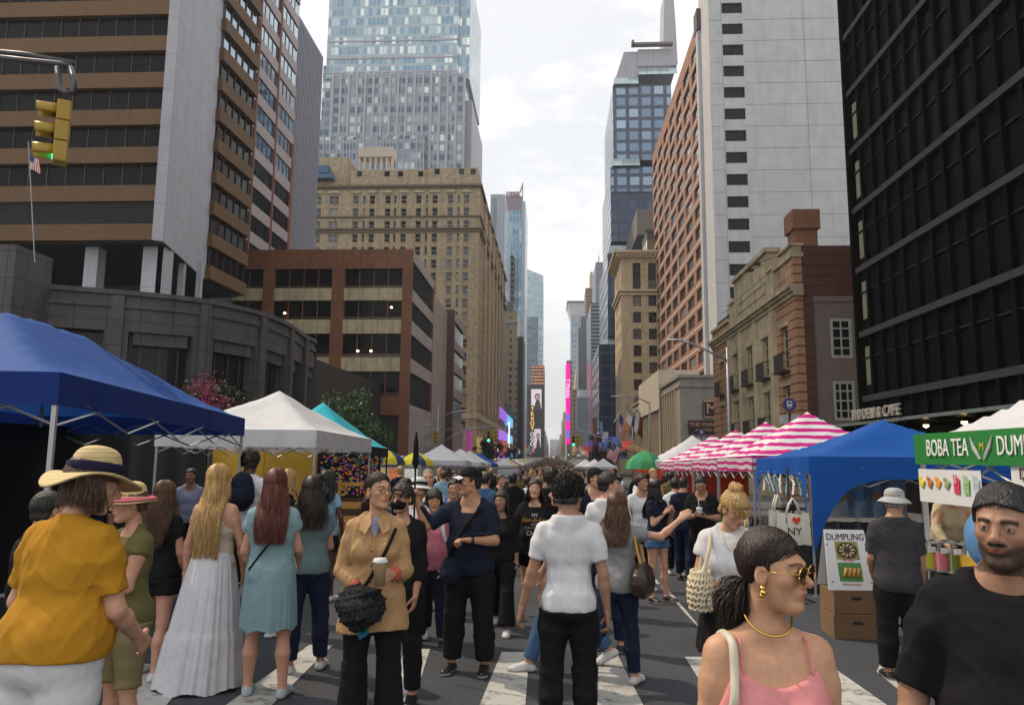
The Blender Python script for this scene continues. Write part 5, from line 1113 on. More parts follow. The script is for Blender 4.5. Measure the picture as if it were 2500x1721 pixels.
def hair(o, g, kind, m, r, seed=1, length=.5, n=420, vol=1.0, wavy=.012, part=0):
 s = g['s']; c0, M = g['head'], g['Rh']; h = lambda p: c0 + (np.asarray(p) * s) @ M.T; rr = np.random.RandomState(seed); parts = []
 amp = {'short': .003, 'curly': .012, 'long': .003, 'pony': .0012, 'bun': .004, 'bob': .005, 'buzz': .001, 'bald': .0005}[kind]; inf = {'short': .012, 'curly': .030, 'long': .014, 'pony': .003, 'bun': .012, 'bob': .022, 'buzz': .004, 'bald': .003}[kind] * vol
 def cap(x, y, z):
  p = np.stack(np.broadcast_arrays(x - c0[0], y - c0[1], z - c0[2]), -1) @ M / s; X, Y, Z = p[..., 0], p[..., 1], p[..., 2]
  q = np.sqrt((X / (.076 + inf)) ** 2 + ((Y + .014) / (.094 + inf)) ** 2 + ((Z - .03) / (.088 + inf)) ** 2); d = (q - 1) * (.085 + inf)
  q2 = np.sqrt((X / (.070 + inf * .7)) ** 2 + ((Y + .035) / (.062 + inf)) ** 2 + ((Z + .035) / .075) ** 2); d = np.minimum(d, (q2 - 1) * .07) if kind not in ('bald', 'pony') else d
  hl = .052 + (-.02 if kind in ('bob',) else .008 if kind in ('pony', 'short') else 0) + (.03 if kind == 'bald' else 0) - .012 * np.abs(X) / .07      # hairline height at the front
  face = np.maximum(Y - (.050 - .0 * Z) - np.clip(Z - hl, 0, 1) * 3.2, 0) * 0
  fy = .052 + np.clip((Z - hl) * 2.6, -9, 9)                                        # in front of fy: face, no hair
  op = kind in ('bob', 'long'); lo_ = np.where(Z > -.022, .014 + (Z + .022) * .25, (.006 if op else -.034) + (0 if op else 1) * (Z + .022) * .25)
  front = Y - np.where(Z > hl, fy, np.where(Z > .012, .030 - (hl - Z) * .28, lo_))
  low = -Z - {'short': .062, 'curly': .055, 'buzz': .06, 'pony': .06, 'bun': .06, 'bald': .055}.get(kind, .11)
  ear = .024 - np.sqrt((np.abs(X) - .078) ** 2 * .3 + (Y + .004) ** 2 + (Z + .014) ** 2 * .5) if kind in ('short', 'buzz', 'bald', 'pony', 'bun') else -9
  return np.maximum(np.maximum(np.maximum(d, front), low), ear) * s
 f = Field(c0 - .17 * s * vol, c0 + .17 * s * vol, r); f.D = cap(*np.meshgrid(*f.ax, indexing='ij', sparse=True))
 if amp > .0008: f.disp(folds(amp, seed, 150 if kind == 'curly' else 110, 1 if kind == 'curly' else .35))
 v, fq = f.mesh(); parts.append((v, fq, 0))
 paths = []
 def two(ps, rad):
  for j in (0, 1):
   q = [p for i, p in enumerate(ps) if (i % 4 == 0) == bool(j)]
   if q: V, Fq = tubes(q, rad); parts.append((V, Fq, j))
 if kind in ('long', 'bob') and n:
  T = g['T']; back = g['Rt'] @ V3(0, 1, 0)
  for i in range(n):
   az = rr.uniform(-2.0, 2.0); po = rr.uniform(.06, 1.0) ** .7 * 1.5; sx, cy = math.sin(az), -math.cos(az); P = []
   A = np.array([.078 + inf, .096 + inf, .090 + inf]); L = length * rr.uniform(.72, 1.05)
   for q in np.linspace(po, 1.75, 6): P.append(h([A[0] * math.sin(q) * sx, -.014 + A[1] * math.sin(q) * cy, .03 + A[2] * math.cos(q)]))
   p = P[-1]; ph = rr.rand() * 6.28; fr = rr.uniform(12, 22); tot = 0; out = (p - c0)[:2]; step = L / 11
   drift = V3(out[0] * rr.uniform(-.1, .5), out[1] * .0, 0) 
   for k in range(11):
    p = p + V3(0, 0, -step) + drift * step * (1.2 if k < 5 else -.2) + V3(math.sin(ph + k * fr * step), math.cos(ph * 1.3 + k * fr * step), 0) * wavy * (.3 + k / 11)
    z = p[2]; zz = g['neck'][2] - z
    if zz > -.03:   # keep outside the torso
     ly = (.045 + .075 * min(1, max(0, zz) / .08)) * s; u = p - (g['neck'] + (g['pel'] - g['neck']) * np.clip(zz / .5, 0, 1)); yb = u @ back; lim = ly * math.sqrt(max(0, 1 - (min(abs(u[0]), .18) / .2) ** 2)) + .012 + .012 * rr.rand()
     if abs(yb) < lim: p = p + back * ((-lim if (cy < .55 or kind == 'bob') else lim) - yb) * .8
    P.append(p)
   paths.append(P)
  two(paths, (.0075 if n < 350 else .0048 if n < 900 else .0030) * s)
 if kind in ('pony',):
  tie = np.array([0, -.088, -.052]); a = h(tie)
  for i in range(max(n, 80)):
   d = rr.randn(3) * np.array([.010, .008, .008]); P = []; L = length * rr.uniform(.75, 1.08); e = rr.randn() * .010
   for k in range(11): t = k / 10; P.append(a + d * (.5 + 1.7 * math.sin(min(1, t * 1.3) * 2.6)) + g['Rh'] @ V3(e * t, -.028 * math.sin(min(t * 2.2, 1.9)), 0) + V3(0, 0, -L * t ** 1.15))
   paths.append(P)
  two(paths, (.0022 if n > 250 else .006) * s)
  for i in range(0):
   pass
  paths = []
  for i in range(max(n, 150)):     # combed strands back to the tie
   az = rr.uniform(-1.9, 1.9) + math.pi; po = rr.uniform(.15, 1.35); P = []
   st = np.array([(.078 + inf) * math.sin(po) * math.sin(az), -.014 + (.096 + inf) * math.sin(po) * -math.cos(az), .03 + (.09 + inf) * math.cos(po)])
   if st[1] > .03 + (st[2] - .062) * 2.0: continue
   for t in np.linspace(0, 1, 7):
    q = st * (1 - t) + tie * t; e = q - np.array([0, -.014, .03]); kk = math.sqrt((e[0] / (.079 + inf)) ** 2 + (e[1] / (.097 + inf)) ** 2 + (e[2] / (.091 + inf)) ** 2); P.append(h(np.array([0, -.014, .03]) + e / max(kk, .3) if t < .8 else q))
   paths.append(P)
  two(paths, .0018 * s)
 if kind == 'bun':
  f = sdf([('e', h([0, -.05, .125]), np.array([.045, .045, .036]) * s, M, .01), ('e', h([.02, -.03, .11]), np.array([.03, .03, .03]) * s, M, .02)], r).disp(folds(.006, seed, 140, .8)); v, fq = f.mesh(); parts.append((v, fq, 0))
  for i in range(90):
   az = rr.uniform(-1.2, 1.2) + math.pi; P = []; st = h([.09 * math.sin(az), -.014 + .1 * -math.cos(az), .045]); L = rr.uniform(.015, .055)
   for k in range(6): t = k / 5; P.append(st + V3(math.sin(t * 3 + az) * .006, 0, -L * t) + (M @ V3(0, .012 * t, 0)))
   paths.append(P)
  for i in range(60): a = rr.rand() * 6.28; b = rr.rand() * 2; P = [h([0 + .045 * math.cos(a + t), -.05 + .045 * math.sin(a + t), .12 + .03 * math.cos(b + t * 2)]) for t in np.linspace(0, 2, 7)]; paths.append(P)
  two(paths, .0030 * s)
 if kind in ('curly',):
  for i in range(n):
   a = rr.randn(3); a[1] = min(a[1], .55); a /= np.linalg.norm(a); 
   if a[2] < -.45 or (a[1] > .3 and a[2] < .35): continue
   st = np.array([a[0] * (.074 + inf), -.014 + a[1] * (.092 + inf), .03 + a[2] * (.086 + inf)]); ph = rr.rand() * 6
   P = [h(st + a * .012 * t + np.array([math.sin(ph + t * 5), math.cos(ph + t * 5), math.sin(ph * 2 + t * 4)]) * .007) for t in np.linspace(0, 1, 7)]; paths.append(P)
  if paths: V, Fq = tubes(paths, .004 * s); parts.append((V, Fq, 0))
 if kind == 'short' and n and r < .008:
  for i in range(n):
   a = rr.randn(3); a /= np.linalg.norm(a)
   if a[2] < -.3 or (a[1] > .35 and a[2] < .45): continue
   st = np.array([a[0] * (.074 + inf), -.014 + a[1] * (.092 + inf), .03 + a[2] * (.086 + inf)]); dr = np.cross(a, [1, 0, .3]); P = [h(st + dr * .022 * t - a * .003 * t) for t in np.linspace(0, 1, 4)]; paths.append(P)
  two(paths, .0022 * s)
 return link('hair', npmesh('hair', parts, [m, bpy.data.materials[m['light']]]), o)
CLOTH = {}
def cloth(name, col, rough=.9, **k):
 return mat('cloth_' + name, col, rough, var=k.pop('var', .07), vs=k.pop('vs', 14), bump=k.pop('bump', .16), bs=k.pop('bs', 420), spec=.2, **k)
def mk_obj(name, f, m, parent, label=None):
 v, fq = f.mesh(); o = link(name, npmesh(name, [(v, fq, 0)], [m]), parent)
 if label: o['label'] = label
 return o
def top_garment(o, g, fem, fat, m, r, name='shirt', hem=-.085, sleeve=.55, neck=.5, infl=.014, fold=.0035, seed=1, wide_hem=0, strap=False, tail=0):
 s = g['s']; T = g['T']; prs = torso_prims(g, fem, fat); fr = g['Rt']; ib = np.linalg.inv(fr); pel = T(0, 0, 0)
 prs = prs + [('c', T(0, -.025, .45), T(0, -.018, .505), .056 * s * (.88 if fem else 1), .054 * s * (.88 if fem else 1), .03)] if not strap else prs
 if not fem and not strap: prs = prs + [('c', g['neck'] + g['Rt'] @ V3(-.05, -.02, -.01), g['neck'] + g['Rt'] @ V3(.05, -.02, -.01), .047 * s, .047 * s, .04)]
 if wide_hem: prs = prs + [('c', T(-.06, 0, hem + .05), T(.06, 0, hem + .05), (.105 + wide_hem) * s, (.105 + wide_hem) * s, .06)]
 if tail: prs = prs + [('c', T(sg * .075, .01, 0), T(sg * .085, .01, hem), .108 * s, (.118 + tail) * s, .05) for sg in (-1, 1)]
 if sleeve:
  ap = []
  for nm in 'LR': ap += arm_prims(g, nm, fat ** .5, fem)
  allp = prs + ap
 else: allp = prs
 lo, hi = bbox(allp, .04 + infl); f = Field(lo, hi, r)
 for p in prs: f.add(p, infl)
 nb = g['neck']; up_ = fr @ V3(0, 0, 1)
 if sleeve:
  for nm in 'LR':
   sh, el, wr = g['sh' + nm], g['el' + nm], g['wr' + nm]; a = Field(lo, hi, r)
   for p in arm_prims(g, nm, fat ** .5, fem): a.add(p, infl * .8 + (.006 if sleeve <= 1 else .004))
   gx, gy, gz_ = np.meshgrid(*a.ax, indexing='ij', sparse=True)
   if sleeve <= 1: d = nrm(el - sh); e = sh + (el - sh) * sleeve
   else: d = nrm(wr - el); e = el + (wr - el) * (sleeve - 1)
   pl = (gx - e[0]) * d[0] + (gy - e[1]) * d[1] + (gz_ - e[2]) * d[2]
   if sleeve > 1: near = (gx - e[0]) ** 2 + (gy - e[1]) ** 2 + (gz_ - e[2]) ** 2 < .13 ** 2; pl = np.where(near, pl, -1)
   dd = np.maximum(a.D, pl); k = .022; hh = np.clip(.5 + .5 * (f.D - dd) / k, 0, 1); f.D = f.D * (1 - hh) + dd * hh - k * hh * (1 - hh)
 if fold: f.disp(folds(fold, seed, 30, .6))
 gx, gy, gz_ = np.meshgrid(*f.ax, indexing='ij', sparse=True)
 hz = T(0, 0, hem); f.D = np.maximum(f.D, (hz[2] - gz_) - .012 * np.sin(gx * 9 + seed) * (1 if hem < -.02 else .3))
 # neck opening
 nd = nb + fr @ V3(0, .036, .0); rr_ = (.062 + .06 * neck) * s
 if strap:
  yl = (gx - pel[0]) * fr[0][1] + (gy - pel[1]) * fr[1][1]; f.D = np.maximum(f.D, (gz_ - (T(0, 0, strap)[2] + .03 * np.abs(np.sin(gx * 12)) * 0 - np.abs(gx - pel[0]) * .0)))
 else:
  rel = (gx - nb[0], gy - nb[1], gz_ - nb[2]); xl, yl, zl = [sum(rel[i] * fr[i][j] for i in range(3)) for j in range(3)]
  lim = .012 - (.85 + 1.3 * neck) * np.clip(yl, -.04, .14); lim = lim + .45 * np.clip(np.abs(xl) - .06, 0, 1); f.D = np.maximum(f.D, (zl - lim * s) * .7); f.D = np.maximum(f.D, zl - .024)
 if not sleeve:
  for nm in 'LR': p = g['sh' + nm]; f.D = np.maximum(f.D, -(np.sqrt((gx - p[0]) ** 2 + (gy - p[1]) ** 2 * .55 + (gz_ - p[2] + .05) ** 2 * .5) - .075 * s))
 return mk_obj(name, f, m, o)
def pants(o, g, fem, fat, m, r, name='trousers', cuff=.95, infl=.016, flare=0, fold=.004, seed=3, waist=-.065):
 s = g['s']; T = g['T']; prs = [p for p in torso_prims(g, fem, fat)[:4]]
 lp = []
 for nm in 'LR':
  q = leg_prims(g, nm, fem, fat ** .5)
  if flare: k_, a_ = g['kn' + nm], g['an' + nm]; q = q[:3] + [('c', k_, a_ + (a_ - k_) * .08, (.062) * s, (.062 + flare) * s, .02)]
  elif cuff > .5: k_, a_ = g['kn' + nm], g['an' + nm]; q = q + [('c', k_, a_, .056 * s, .043 * s, .02)]
  lp.append(q)
 allp = prs + lp[0] + lp[1]; lo, hi = bbox(allp, .04 + infl); f = Field(lo, hi, r)
 for p in prs: f.add(p, infl)
 gx, gy, gz_ = np.meshgrid(*f.ax, indexing='ij', sparse=True)
 for q, nm in zip(lp, 'LR'):
  a = Field(lo, hi, r)
  for p in q: a.add(p, infl)
  h_, k_, an = g['hip' + nm], g['kn' + nm], g['an' + nm]
  if cuff <= 1: 
   tot = cuff
   if tot < .5: d = nrm(k_ - h_); e = h_ + (k_ - h_) * (tot * 2)
   else: d = nrm(an - k_); e = k_ + (an - k_) * ((tot - .5) * 2)
   pl = (gx - e[0]) * d[0] + (gy - e[1]) * d[1] + (gz_ - e[2]) * d[2]
   a.D = np.maximum(a.D, pl)
  k = .03; hh = np.clip(.5 + .5 * (f.D - a.D) / k, 0, 1); f.D = f.D * (1 - hh) + a.D * hh - k * hh * (1 - hh)
 if fold: f.disp(folds(fold, seed, 34, .8))
 wz = T(0, 0, waist)[2]; f.cut(lambda x, y, z: z - wz + 0 * x + 0 * y)
 return mk_obj(name, f, m, o)
def skirt(o, g, m, r, z0, z1, w0, w1, name='skirt', pleat=.0, n=120, d0=.8, tier=None, seed=2, rows=26, cx=0, k=1.0):
 s = g['s']; T = g['T']; rr = np.random.RandomState(seed); b = MB(); b.smooth = True; pel = T(0, 0, 0); ph = rr.rand(6) * 6.28
 V = []
 for j in range(rows + 1):
  t = j / rows; z = z0 + (z1 - z0) * t; w = w0 + (w1 - w0) * t ** k
  if tier and z < tier: w += .012
  for i in range(n):
   a = 2 * math.pi * i / n; pl = pleat * t ** .7 * (math.sin(a * 23 + ph[0] + 1.2 * math.sin(a * 5 + ph[1])) + .6 * math.sin(a * 41 + ph[2] + t * 2) + 1.3 * math.sin(a * 9 + ph[3]))
   if tier and z < tier: pl += .003 * math.sin(a * 77)
   asym = 1 + .0 * math.sin(a); V.append((cx * t + pel[0] + math.cos(a) * (w + pl), pel[1] + math.sin(a) * (w + pl) * (d0 + (1 - d0) * t * .6) - .012 * math.cos(a), z + (.012 * math.sin(a * 7 + ph[4]) if j == rows else 0)))
 Fq = [(j * n + (i + 1) % n, j * n + i, (j + 1) * n + i, (j + 1) * n + (i + 1) % n) for j in range(rows) for i in range(n)]
 return link(name, npmesh(name, [(np.array(V), np.array(Fq)[:, ::-1], 0)], [m]), o)
SOLE = mat('shoe_sole', (.42, .40, .36), .7, var=.15, vs=30)
def shoes(o, g, m, r, high=0):
 for nm in 'LR':
  pr, f_, u_, a = foot_prims(g, nm, .008); f = sdf(pr, r); e = a + u_ * .012
  f.cut(lambda x, y, z: (x - e[0]) * u_[0] + (y - e[1]) * u_[1] + (z - e[2]) * u_[2]); b0 = a - u_ * .070 * g['s']
  f.cut(lambda x, y, z: -((x - b0[0]) * u_[0] + (y - b0[1]) * u_[1] + (z - b0[2]) * u_[2])); v, fq = f.mesh()
  if not len(v): continue
  hgt = ((v - b0) @ u_)[fq].mean(1); me = npmesh('shoe', [(v, fq[hgt >= .020], 0), (v, fq[hgt < .020], 1)], [m, SOLE]); link('shoe', me, o)
def person(X, Y, face, H, label, tone=(.46, .27, .19), fem=False, fat=1.0, pose={}, res='mid', group=None, beard=0, nose=1.0, jaw=1.0, lips=None, sink=0, bare=False, browc=(.02, .013, .01), hands=True):
 r, rh, rhd = {'hero': (.011, .0034, .0055), 'near': (.013, .0046, .0062), 'mid': (.017, .0075, .009), 'far': (.026, .014, .02)}[res]
 g = skeleton(H, fem, pose); hp, h = head_prims(g, fem, nose, jaw, fat ** .4); parts = []; cols = []
 body = torso_prims(g, fem, fat)
 for nm in 'LR': body += arm_prims(g, nm, fat ** .5, fem) + leg_prims(g, nm, fem, fat ** .5) + foot_prims(g, nm)[0]
 f = sdf(body + hp[:2], r); nz = g['neck'] + g['Rt'] @ V3(0, 0, .03)
 if hands:
  for nm in 'LR':
   for p in hand_prims(g, nm)[:4] : f.add(p)
 parts.append((*f.mesh(), 0))
 lo = g['head'] - .135 * g['s']; hi = g['head'] + .135 * g['s']; lo[2] = g['neck'][2] + .0; fh = Field(lo, hi, rh)
 for p in hp: fh.add(p)
 for p in body[:7]: fh.add(p, -.002)
 parts.append((*fh.mesh(), 0))
 if hands:
  for nm in 'LR':
   pr = hand_prims(g, nm); a, b = bbox(pr, .012); fa = Field(a, b, rhd)
   for p in arm_prims(g, nm, fat ** .5, fem)[-1:] + pr: fa.add(p)
   parts.append((*fa.mesh(), 0))
 allv = np.concatenate([p[0] for p in parts]); col = skincol(allv, g, tone, h, lips or (tone[0] * .82, tone[1] * .5, tone[2] * .5), browc, beard, fem=fem)
 M, s = g['Rh'], g['s']
 if res in ('hero', 'near'):
  gx = pose.get('gaze', 0)
  for sg in (-1, 1):
   c = h(sg * .0315, .0775, .0015); parts.append((*uvsph(c, .0123 * s, M, 14, 10), 1)); dv = M @ nrm(V3(math.sin(R(gx)), math.cos(R(gx)), 0)); v, fq = uvsph(c + dv * .0062 * s, .0073 * s, M, 10, 6); parts.append((v, fq, 2))
 me = npmesh('person', parts, [SKIN, EYEW, IRIS], cols=col)
 o = bpy.data.objects.new('person', me); C.objects.link(o); o.location = (X, Y, gz(Y) - sink); o.rotation_euler = (0, 0, -R(face)); tag(o, label, 'person', group)
 g['r'] = r; g['rh'] = rh; g['fem'] = fem; g['fat'] = fat; return o, g
def strap_tube(o, name, pts, rad, m, flat=None, label=None):
 b = MB(); b.smooth = True; P = [Vector(p) for p in pts]; n = len(P); Q = []
 for i in range(n - 1):
  a, p, q, d = P[max(i - 1, 0)], P[i], P[i + 1], P[min(i + 2, n - 1)]
  for k in range(6): t = k / 6; Q.append(.5 * ((2 * p) + (q - a) * t + (2 * a - 5 * p + 4 * q - d) * t * t + (3 * p - a - 3 * q + d) * t ** 3))
 Q.append(P[-1]); b.tube(Q, rad, 8); c = b.build(name, m, o)
 if label: c['label'] = label
 return c
def torso_path(g, pts, off=.02):
 """project rough torso points (x,y sign,z in torso units) just outside the torso surface"""
 prs = torso_prims(g, g['fem'], g['fat']); out = []
 for x, sy, z in pts:
  y = sy * .26; p = None
  T = g['T']
  for k in range(60):
   q = T(x, y, z); d = 9
   for pr in prs: a, b = pr[1], pr[2]; ab = b - a; t = np.clip((q - a) @ ab / (ab @ ab + 1e-9), 0, 1); d = min(d, np.linalg.norm(q - a - t * ab) - pr[3] - (pr[4] - pr[3]) * t)
   if d <= off + .012: break
   y -= sy * .005
  out.append(T(x, y, z))
 return out
# ================================================================== tents, street furniture, vehicles, trees
ALU = mat('tent_pole', (.42, .42, .43), .35, .6, var=.1); BLK = mat('black_metal', (.02, .02, .022), .45, var=.1); STEEL = mat('galv_steel', (.28, .29, .31), .45, .5, var=.15)
def fabric(name, col, stripes=None, trans=True, per=.17):
 if name in MC: return MC[name]
 m = mat(name, col, .75, var=.06, vs=3, bump=.25, bs=5, spec=.25); t = m.node_tree; b = t.nodes['Principled BSDF']
 if stripes:
  tc = t.nodes.new('ShaderNodeTexCoord'); sp = t.nodes.new('ShaderNodeSeparateXYZ'); t.links.new(tc.outputs['Object'], sp.inputs[0])
  d = t.nodes.new('ShaderNodeMath'); d.operation = 'DIVIDE'; d.inputs[1].default_value = per; nn = t.nodes.new('ShaderNodeTexNoise'); nn.inputs['Scale'].default_value = 2.2; t.links.new(tc.outputs['Object'], nn.inputs[0]); ma = t.nodes.new('ShaderNodeMath'); ma.operation = 'MULTIPLY_ADD'; ma.inputs[1].default_value = .10; t.links.new(nn.outputs[0], ma.inputs[0]); t.links.new(sp.outputs[2], ma.inputs[2]); t.links.new(ma.outputs[0], d.inputs[0])
  f = t.nodes.new('ShaderNodeMath'); f.operation = 'FRACT'; t.links.new(d.outputs[0], f.inputs[0]); g = t.nodes.new('ShaderNodeMath'); g.operation = 'GREATER_THAN'; g.inputs[1].default_value = .52; t.links.new(f.outputs[0], g.inputs[0])
  mx = t.nodes.new('ShaderNodeMix'); mx.data_type = 'RGBA'; t.links.new(g.outputs[0], mx.inputs['Factor']); t.links.new(b.inputs['Base Color'].links[0].from_socket, mx.inputs['A']); mx.inputs['B'].default_value = tuple(stripes) + (1,); t.links.new(mx.outputs['Result'], b.inputs['Base Color'])
 if trans:   # cloth lets some light through
  tr = t.nodes.new('ShaderNodeBsdfTranslucent'); ms = t.nodes.new('ShaderNodeMixShader'); ms.inputs[0].default_value = .22; src = b.inputs['Base Color'].links[0].from_socket; t.links.new(src, tr.inputs[0])
  o = t.nodes['Material Output']; t.links.new(b.outputs[0], ms.inputs[1]); t.links.new(tr.outputs[0], ms.inputs[2]); t.links.new(ms.outputs[0], o.inputs['Surface'])
 return m
def tent(x0, x1, y0, y1, ez, pz, m, label, rot=0, val=.25, mv=None, ridge=0, group='market tents along the avenue', name='market_tent', seed=1, q=18, legs=True, sag=1.2, legm=None, lean=0):
 cx, cy = (x0 + x1) / 2, (y0 + y1) / 2; g0 = gz(cy); o = empty(name, (cx, cy, g0), rot, label, 'tent', group); W, D = (x1 - x0) / 2, (y1 - y0) / 2; rr = random.Random(seed)
 dz = lambda y: gz(cy + y) - g0; fn = folds(.022, seed, 6, 1)
 def roof(u, v):
  u = u * 2 - 1; v = v * 2 - 1; vv = max(0, (abs(v) * D - ridge / 2)) / (D - ridge / 2); mm = max(abs(u), vv); n_ = 1 - mm
  z = ez + (pz - ez) * (n_ ** sag if n_ > 0 else 0); dd = min(abs(abs(u) - vv), 1); z -= .05 * math.sin(min(1, dd * 1.6) * math.pi / 2) * min(1, mm * 1.5) * min(1, n_ * 3)
  x = u * W; y = v * D; return (x, y, z + dz(y) * mm + float(fn(x, y, z)) * min(1, n_ * 5))
 b = MB(); b.smooth = True; b.grid(roof, q, q); b.build('canopy', m, o)
 b = MB(); b.smooth = True
 for (ax, ay, bx, by) in ((-W, -D, W, -D), (W, -D, W, D), (W, D, -W, D), (-W, D, -W, -D)):
  nx_, ny_ = (by - ay), -(bx - ax); l = math.hypot(nx_, ny_); nx_ /= l; ny_ /= l; ph = rr.random() * 6
  b.grid(lambda u, v: (ax + (bx - ax) * u + nx_ * (.012 * math.sin(u * 21 + ph) + .008 * math.sin(u * 47)) * (1 - v), ay + (by - ay) * u + ny_ * (.012 * math.sin(u * 21 + ph) + .008 * math.sin(u * 47)) * (1 - v), ez - val * (1 - v) + dz(ay + (by - ay) * u)), q, 3)
 b.build('valance', mv or m, o)
 if legs:
  for sx in (-1, 1):
   for sy in (-1, 1):
    x, y = sx * (W - .03), sy * (D - .03); lb = MB(); lb.box(x - .018, x + .018, y - .018, y + .018, 1.0 + dz(y), ez - .02 + dz(y)); lb.box(x - .013, x + .013, y - .013, y + .013, dz(y), 1.0 + dz(y)); lb.box(x - .04, x + .04, y - .04, y + .04, dz(y) - .0, dz(y) + .012); lb.build('leg', legm or ALU, o)
  tb = MB(); n = 4
  for (ax, ay, bx, by) in ((-W, -D, W, -D), (W, -D, W, D), (W, D, -W, D), (-W, D, -W, -D)):
   for k in range(n):
    p = [(ax + (bx - ax) * (k + e) / n, ay + (by - ay) * (k + e) / n) for e in (0, 1)]
    for (za, zb_) in ((ez - .12, ez - .42), (ez - .42, ez - .12)): tb.tube([(p[0][0] * .985, p[0][1] * .985, za + dz(p[0][1])), (p[1][0] * .985, p[1][1] * .985, zb_ + dz(p[1][1]))], .011, 4)
  tb.tube([(0, 0, pz - .05), (0, 0, ez - .3)], .02, 5); tb.build('truss', legm or ALU, o)
 return o
WT = fabric('tent_white', (.66, .66, .68)); BL = fabric('tent_blue', (.016, .085, .34)); BL2 = fabric('tent_royal', (.010, .095, .40)); TQ = fabric('tent_turquoise', (.03, .47, .58)); PKS = fabric('tent_pink_stripe', (.78, .76, .78), (.60, .02, .25), per=.145); RD = fabric('tent_red', (.52, .03, .02)); YL = fabric('tent_yellow', (.62, .58, .04)); GRN = fabric('banner_green', (.03, .22, .05)); NAVY = fabric('tent_navy_val', (.010, .035, .20))
# left row
o = empty('shade_sheet', (-7.15, 8.5, gz(8.5)), 0, 'black sheet added for the deep shade at the back of the big dark blue tent', 'curtain'); b = MB(); b.smooth = True; b.grid(lambda u, v: (.05 * math.sin(u * 40), -3.2 + 7.2 * u, .02 + 2.2 * v), 60, 3); b.build('cloth', mat('shade_black', (.008, .008, .009), .9), o)  # added black sheet stands in for the dark under the tent
o = empty('shade_sheet', (-9.3, 12.6, gz(12)), 0, 'black sheet added for the deep shade behind the white peaked tent, left of the mustard panel', 'curtain'); b = MB(); b.smooth = True; b.grid(lambda u, v: (-2 + 3.6 * u, 4 + .05 * math.sin(u * 40), .02 + 2.3 * v), 50, 3); b.build('cloth', mat('shade_black', ()), o)  # second added sheet, its black replaces the shade behind this tent
tent(-7.3, -4.25, 5.5, 11.1, 2.42, 3.28, BL, 'big dark blue tent nearest the camera on the left with wrinkled roof', R(8), mv=NAVY, ridge=1.8, seed=3, q=40, val=.26)
tent(-6.9, -4.05, 12.9, 16.9, 2.34, 3.22, WT, 'white peaked tent between the dark blue and turquoise tents', seed=4, q=30, val=.30)
tent(-7.5, -4.6, 18.2, 21.2, 2.25, 3.4, TQ, 'turquoise tent with a black valance behind the white peaked tent', mv=fabric('val_black', (.02, .02, .025)), seed=5, q=24, legm=BLK)
LW = [(40.3, 43.3, WT, 'white tent left of the black umbrella pole, first of the far left row'), (49, 52, WT, 'white tent second in the far left row, behind the black umbrella pole'), (54.5, 57.5, WT, 'white tent third in the far left row, just before the blue one'), (61.5, 64.5, BL2, 'small blue tent at the end of the far left row')]
for i, (a, c, m, l) in enumerate(LW): tent(-7.6, -4.6, a, c, 2.15, 3.05, m, l, seed=10 + i, q=14)
y = 96; i = 0
for m, c in zip([WT, YL, WT, RD, WT, WT, YL, WT, WT, WT, YL, WT, WT, WT, BL2, WT, WT, WT], range(18)):
 tent(-7.9, -4.9, y, y + 3, 2.15, 3.1, m, {id(WT): 'tiny white tent in the left row beyond the car', id(YL): 'tiny yellow tent in the left row beyond the car', id(RD): 'tiny red tent in the left row beyond the car', id(BL2): 'tiny blue tent in the left row beyond the car'}[id(m)], seed=c, q=8, legs=False, group='distant tents, left row'); y += rnd.uniform(3.6, 9)
# right row
for i, l in enumerate(('magenta and white striped tent nearest the royal blue tent', 'second magenta striped tent behind the nearest striped one', 'third magenta striped tent, next to last of the striped row', 'farthest magenta striped tent, smallest of the striped row')):
 tent(3.6, 6.6, 14.05 + 3.02 * i, 17.0 + 3.02 * i, 2.0, 2.92 - .02 * i, PKS, l, seed=20 + i, q=26, mv=fabric('stripe_val', (.62, .58, .6), (.5, .02, .2), per=.13), val=.28, group='magenta striped tents')
tent(3.5, 6.6, 26.4, 29.4, 2.05, 3.0, WT, 'white tent directly behind the magenta striped tents', seed=30, q=16)
tent(3.62, 6.9, 11.05, 13.85, 1.93, 2.55, BL2, 'royal blue tent with arched side openings on the right', seed=31, q=30, val=.24)
tent(3.6, 6.8, 4.6, 7.75, 2.02, 3.05, WT, 'white tent with a green bubble tea banner at the right edge', seed=32, q=30, val=.02)
tent(4.6, 7.6, 33, 36, 2.1, 2.9, RD, 'red tent behind the green umbrella on the right', seed=33, q=14)
tent(3.9, 6.9, 98, 101, 2.1, 3.1, WT, 'far white tent right of the crowd, with faint lettering', seed=34, q=12); tent(4.4, 7.4, 88, 91, 2.1, 3.1, WT, 'far white tent right of the crowd, the nearer of the pair', seed=35, q=12); tent(3.3, 6.3, 112, 115, 2.1, 3.1, WT, 'far white tent right of the crowd, just behind the lettered one', seed=36, q=12)
y = 122
for c in range(14):
 m = [WT, RD, WT, BL2, WT, WT, YL][c % 7]; tent(3.9, 6.9, y, y + 3, 2.15, 3.1, m, {id(WT): 'tiny white tent in the right row beyond the lettered one', id(YL): 'tiny yellow tent in the right row beyond the lettered one', id(RD): 'tiny red tent in the right row beyond the lettered one', id(BL2): 'tiny blue tent in the right row beyond the lettered one'}[id(m)], seed=c, q=8, legs=False, group='distant tents, right row'); y += rnd.uniform(3.6, 8)
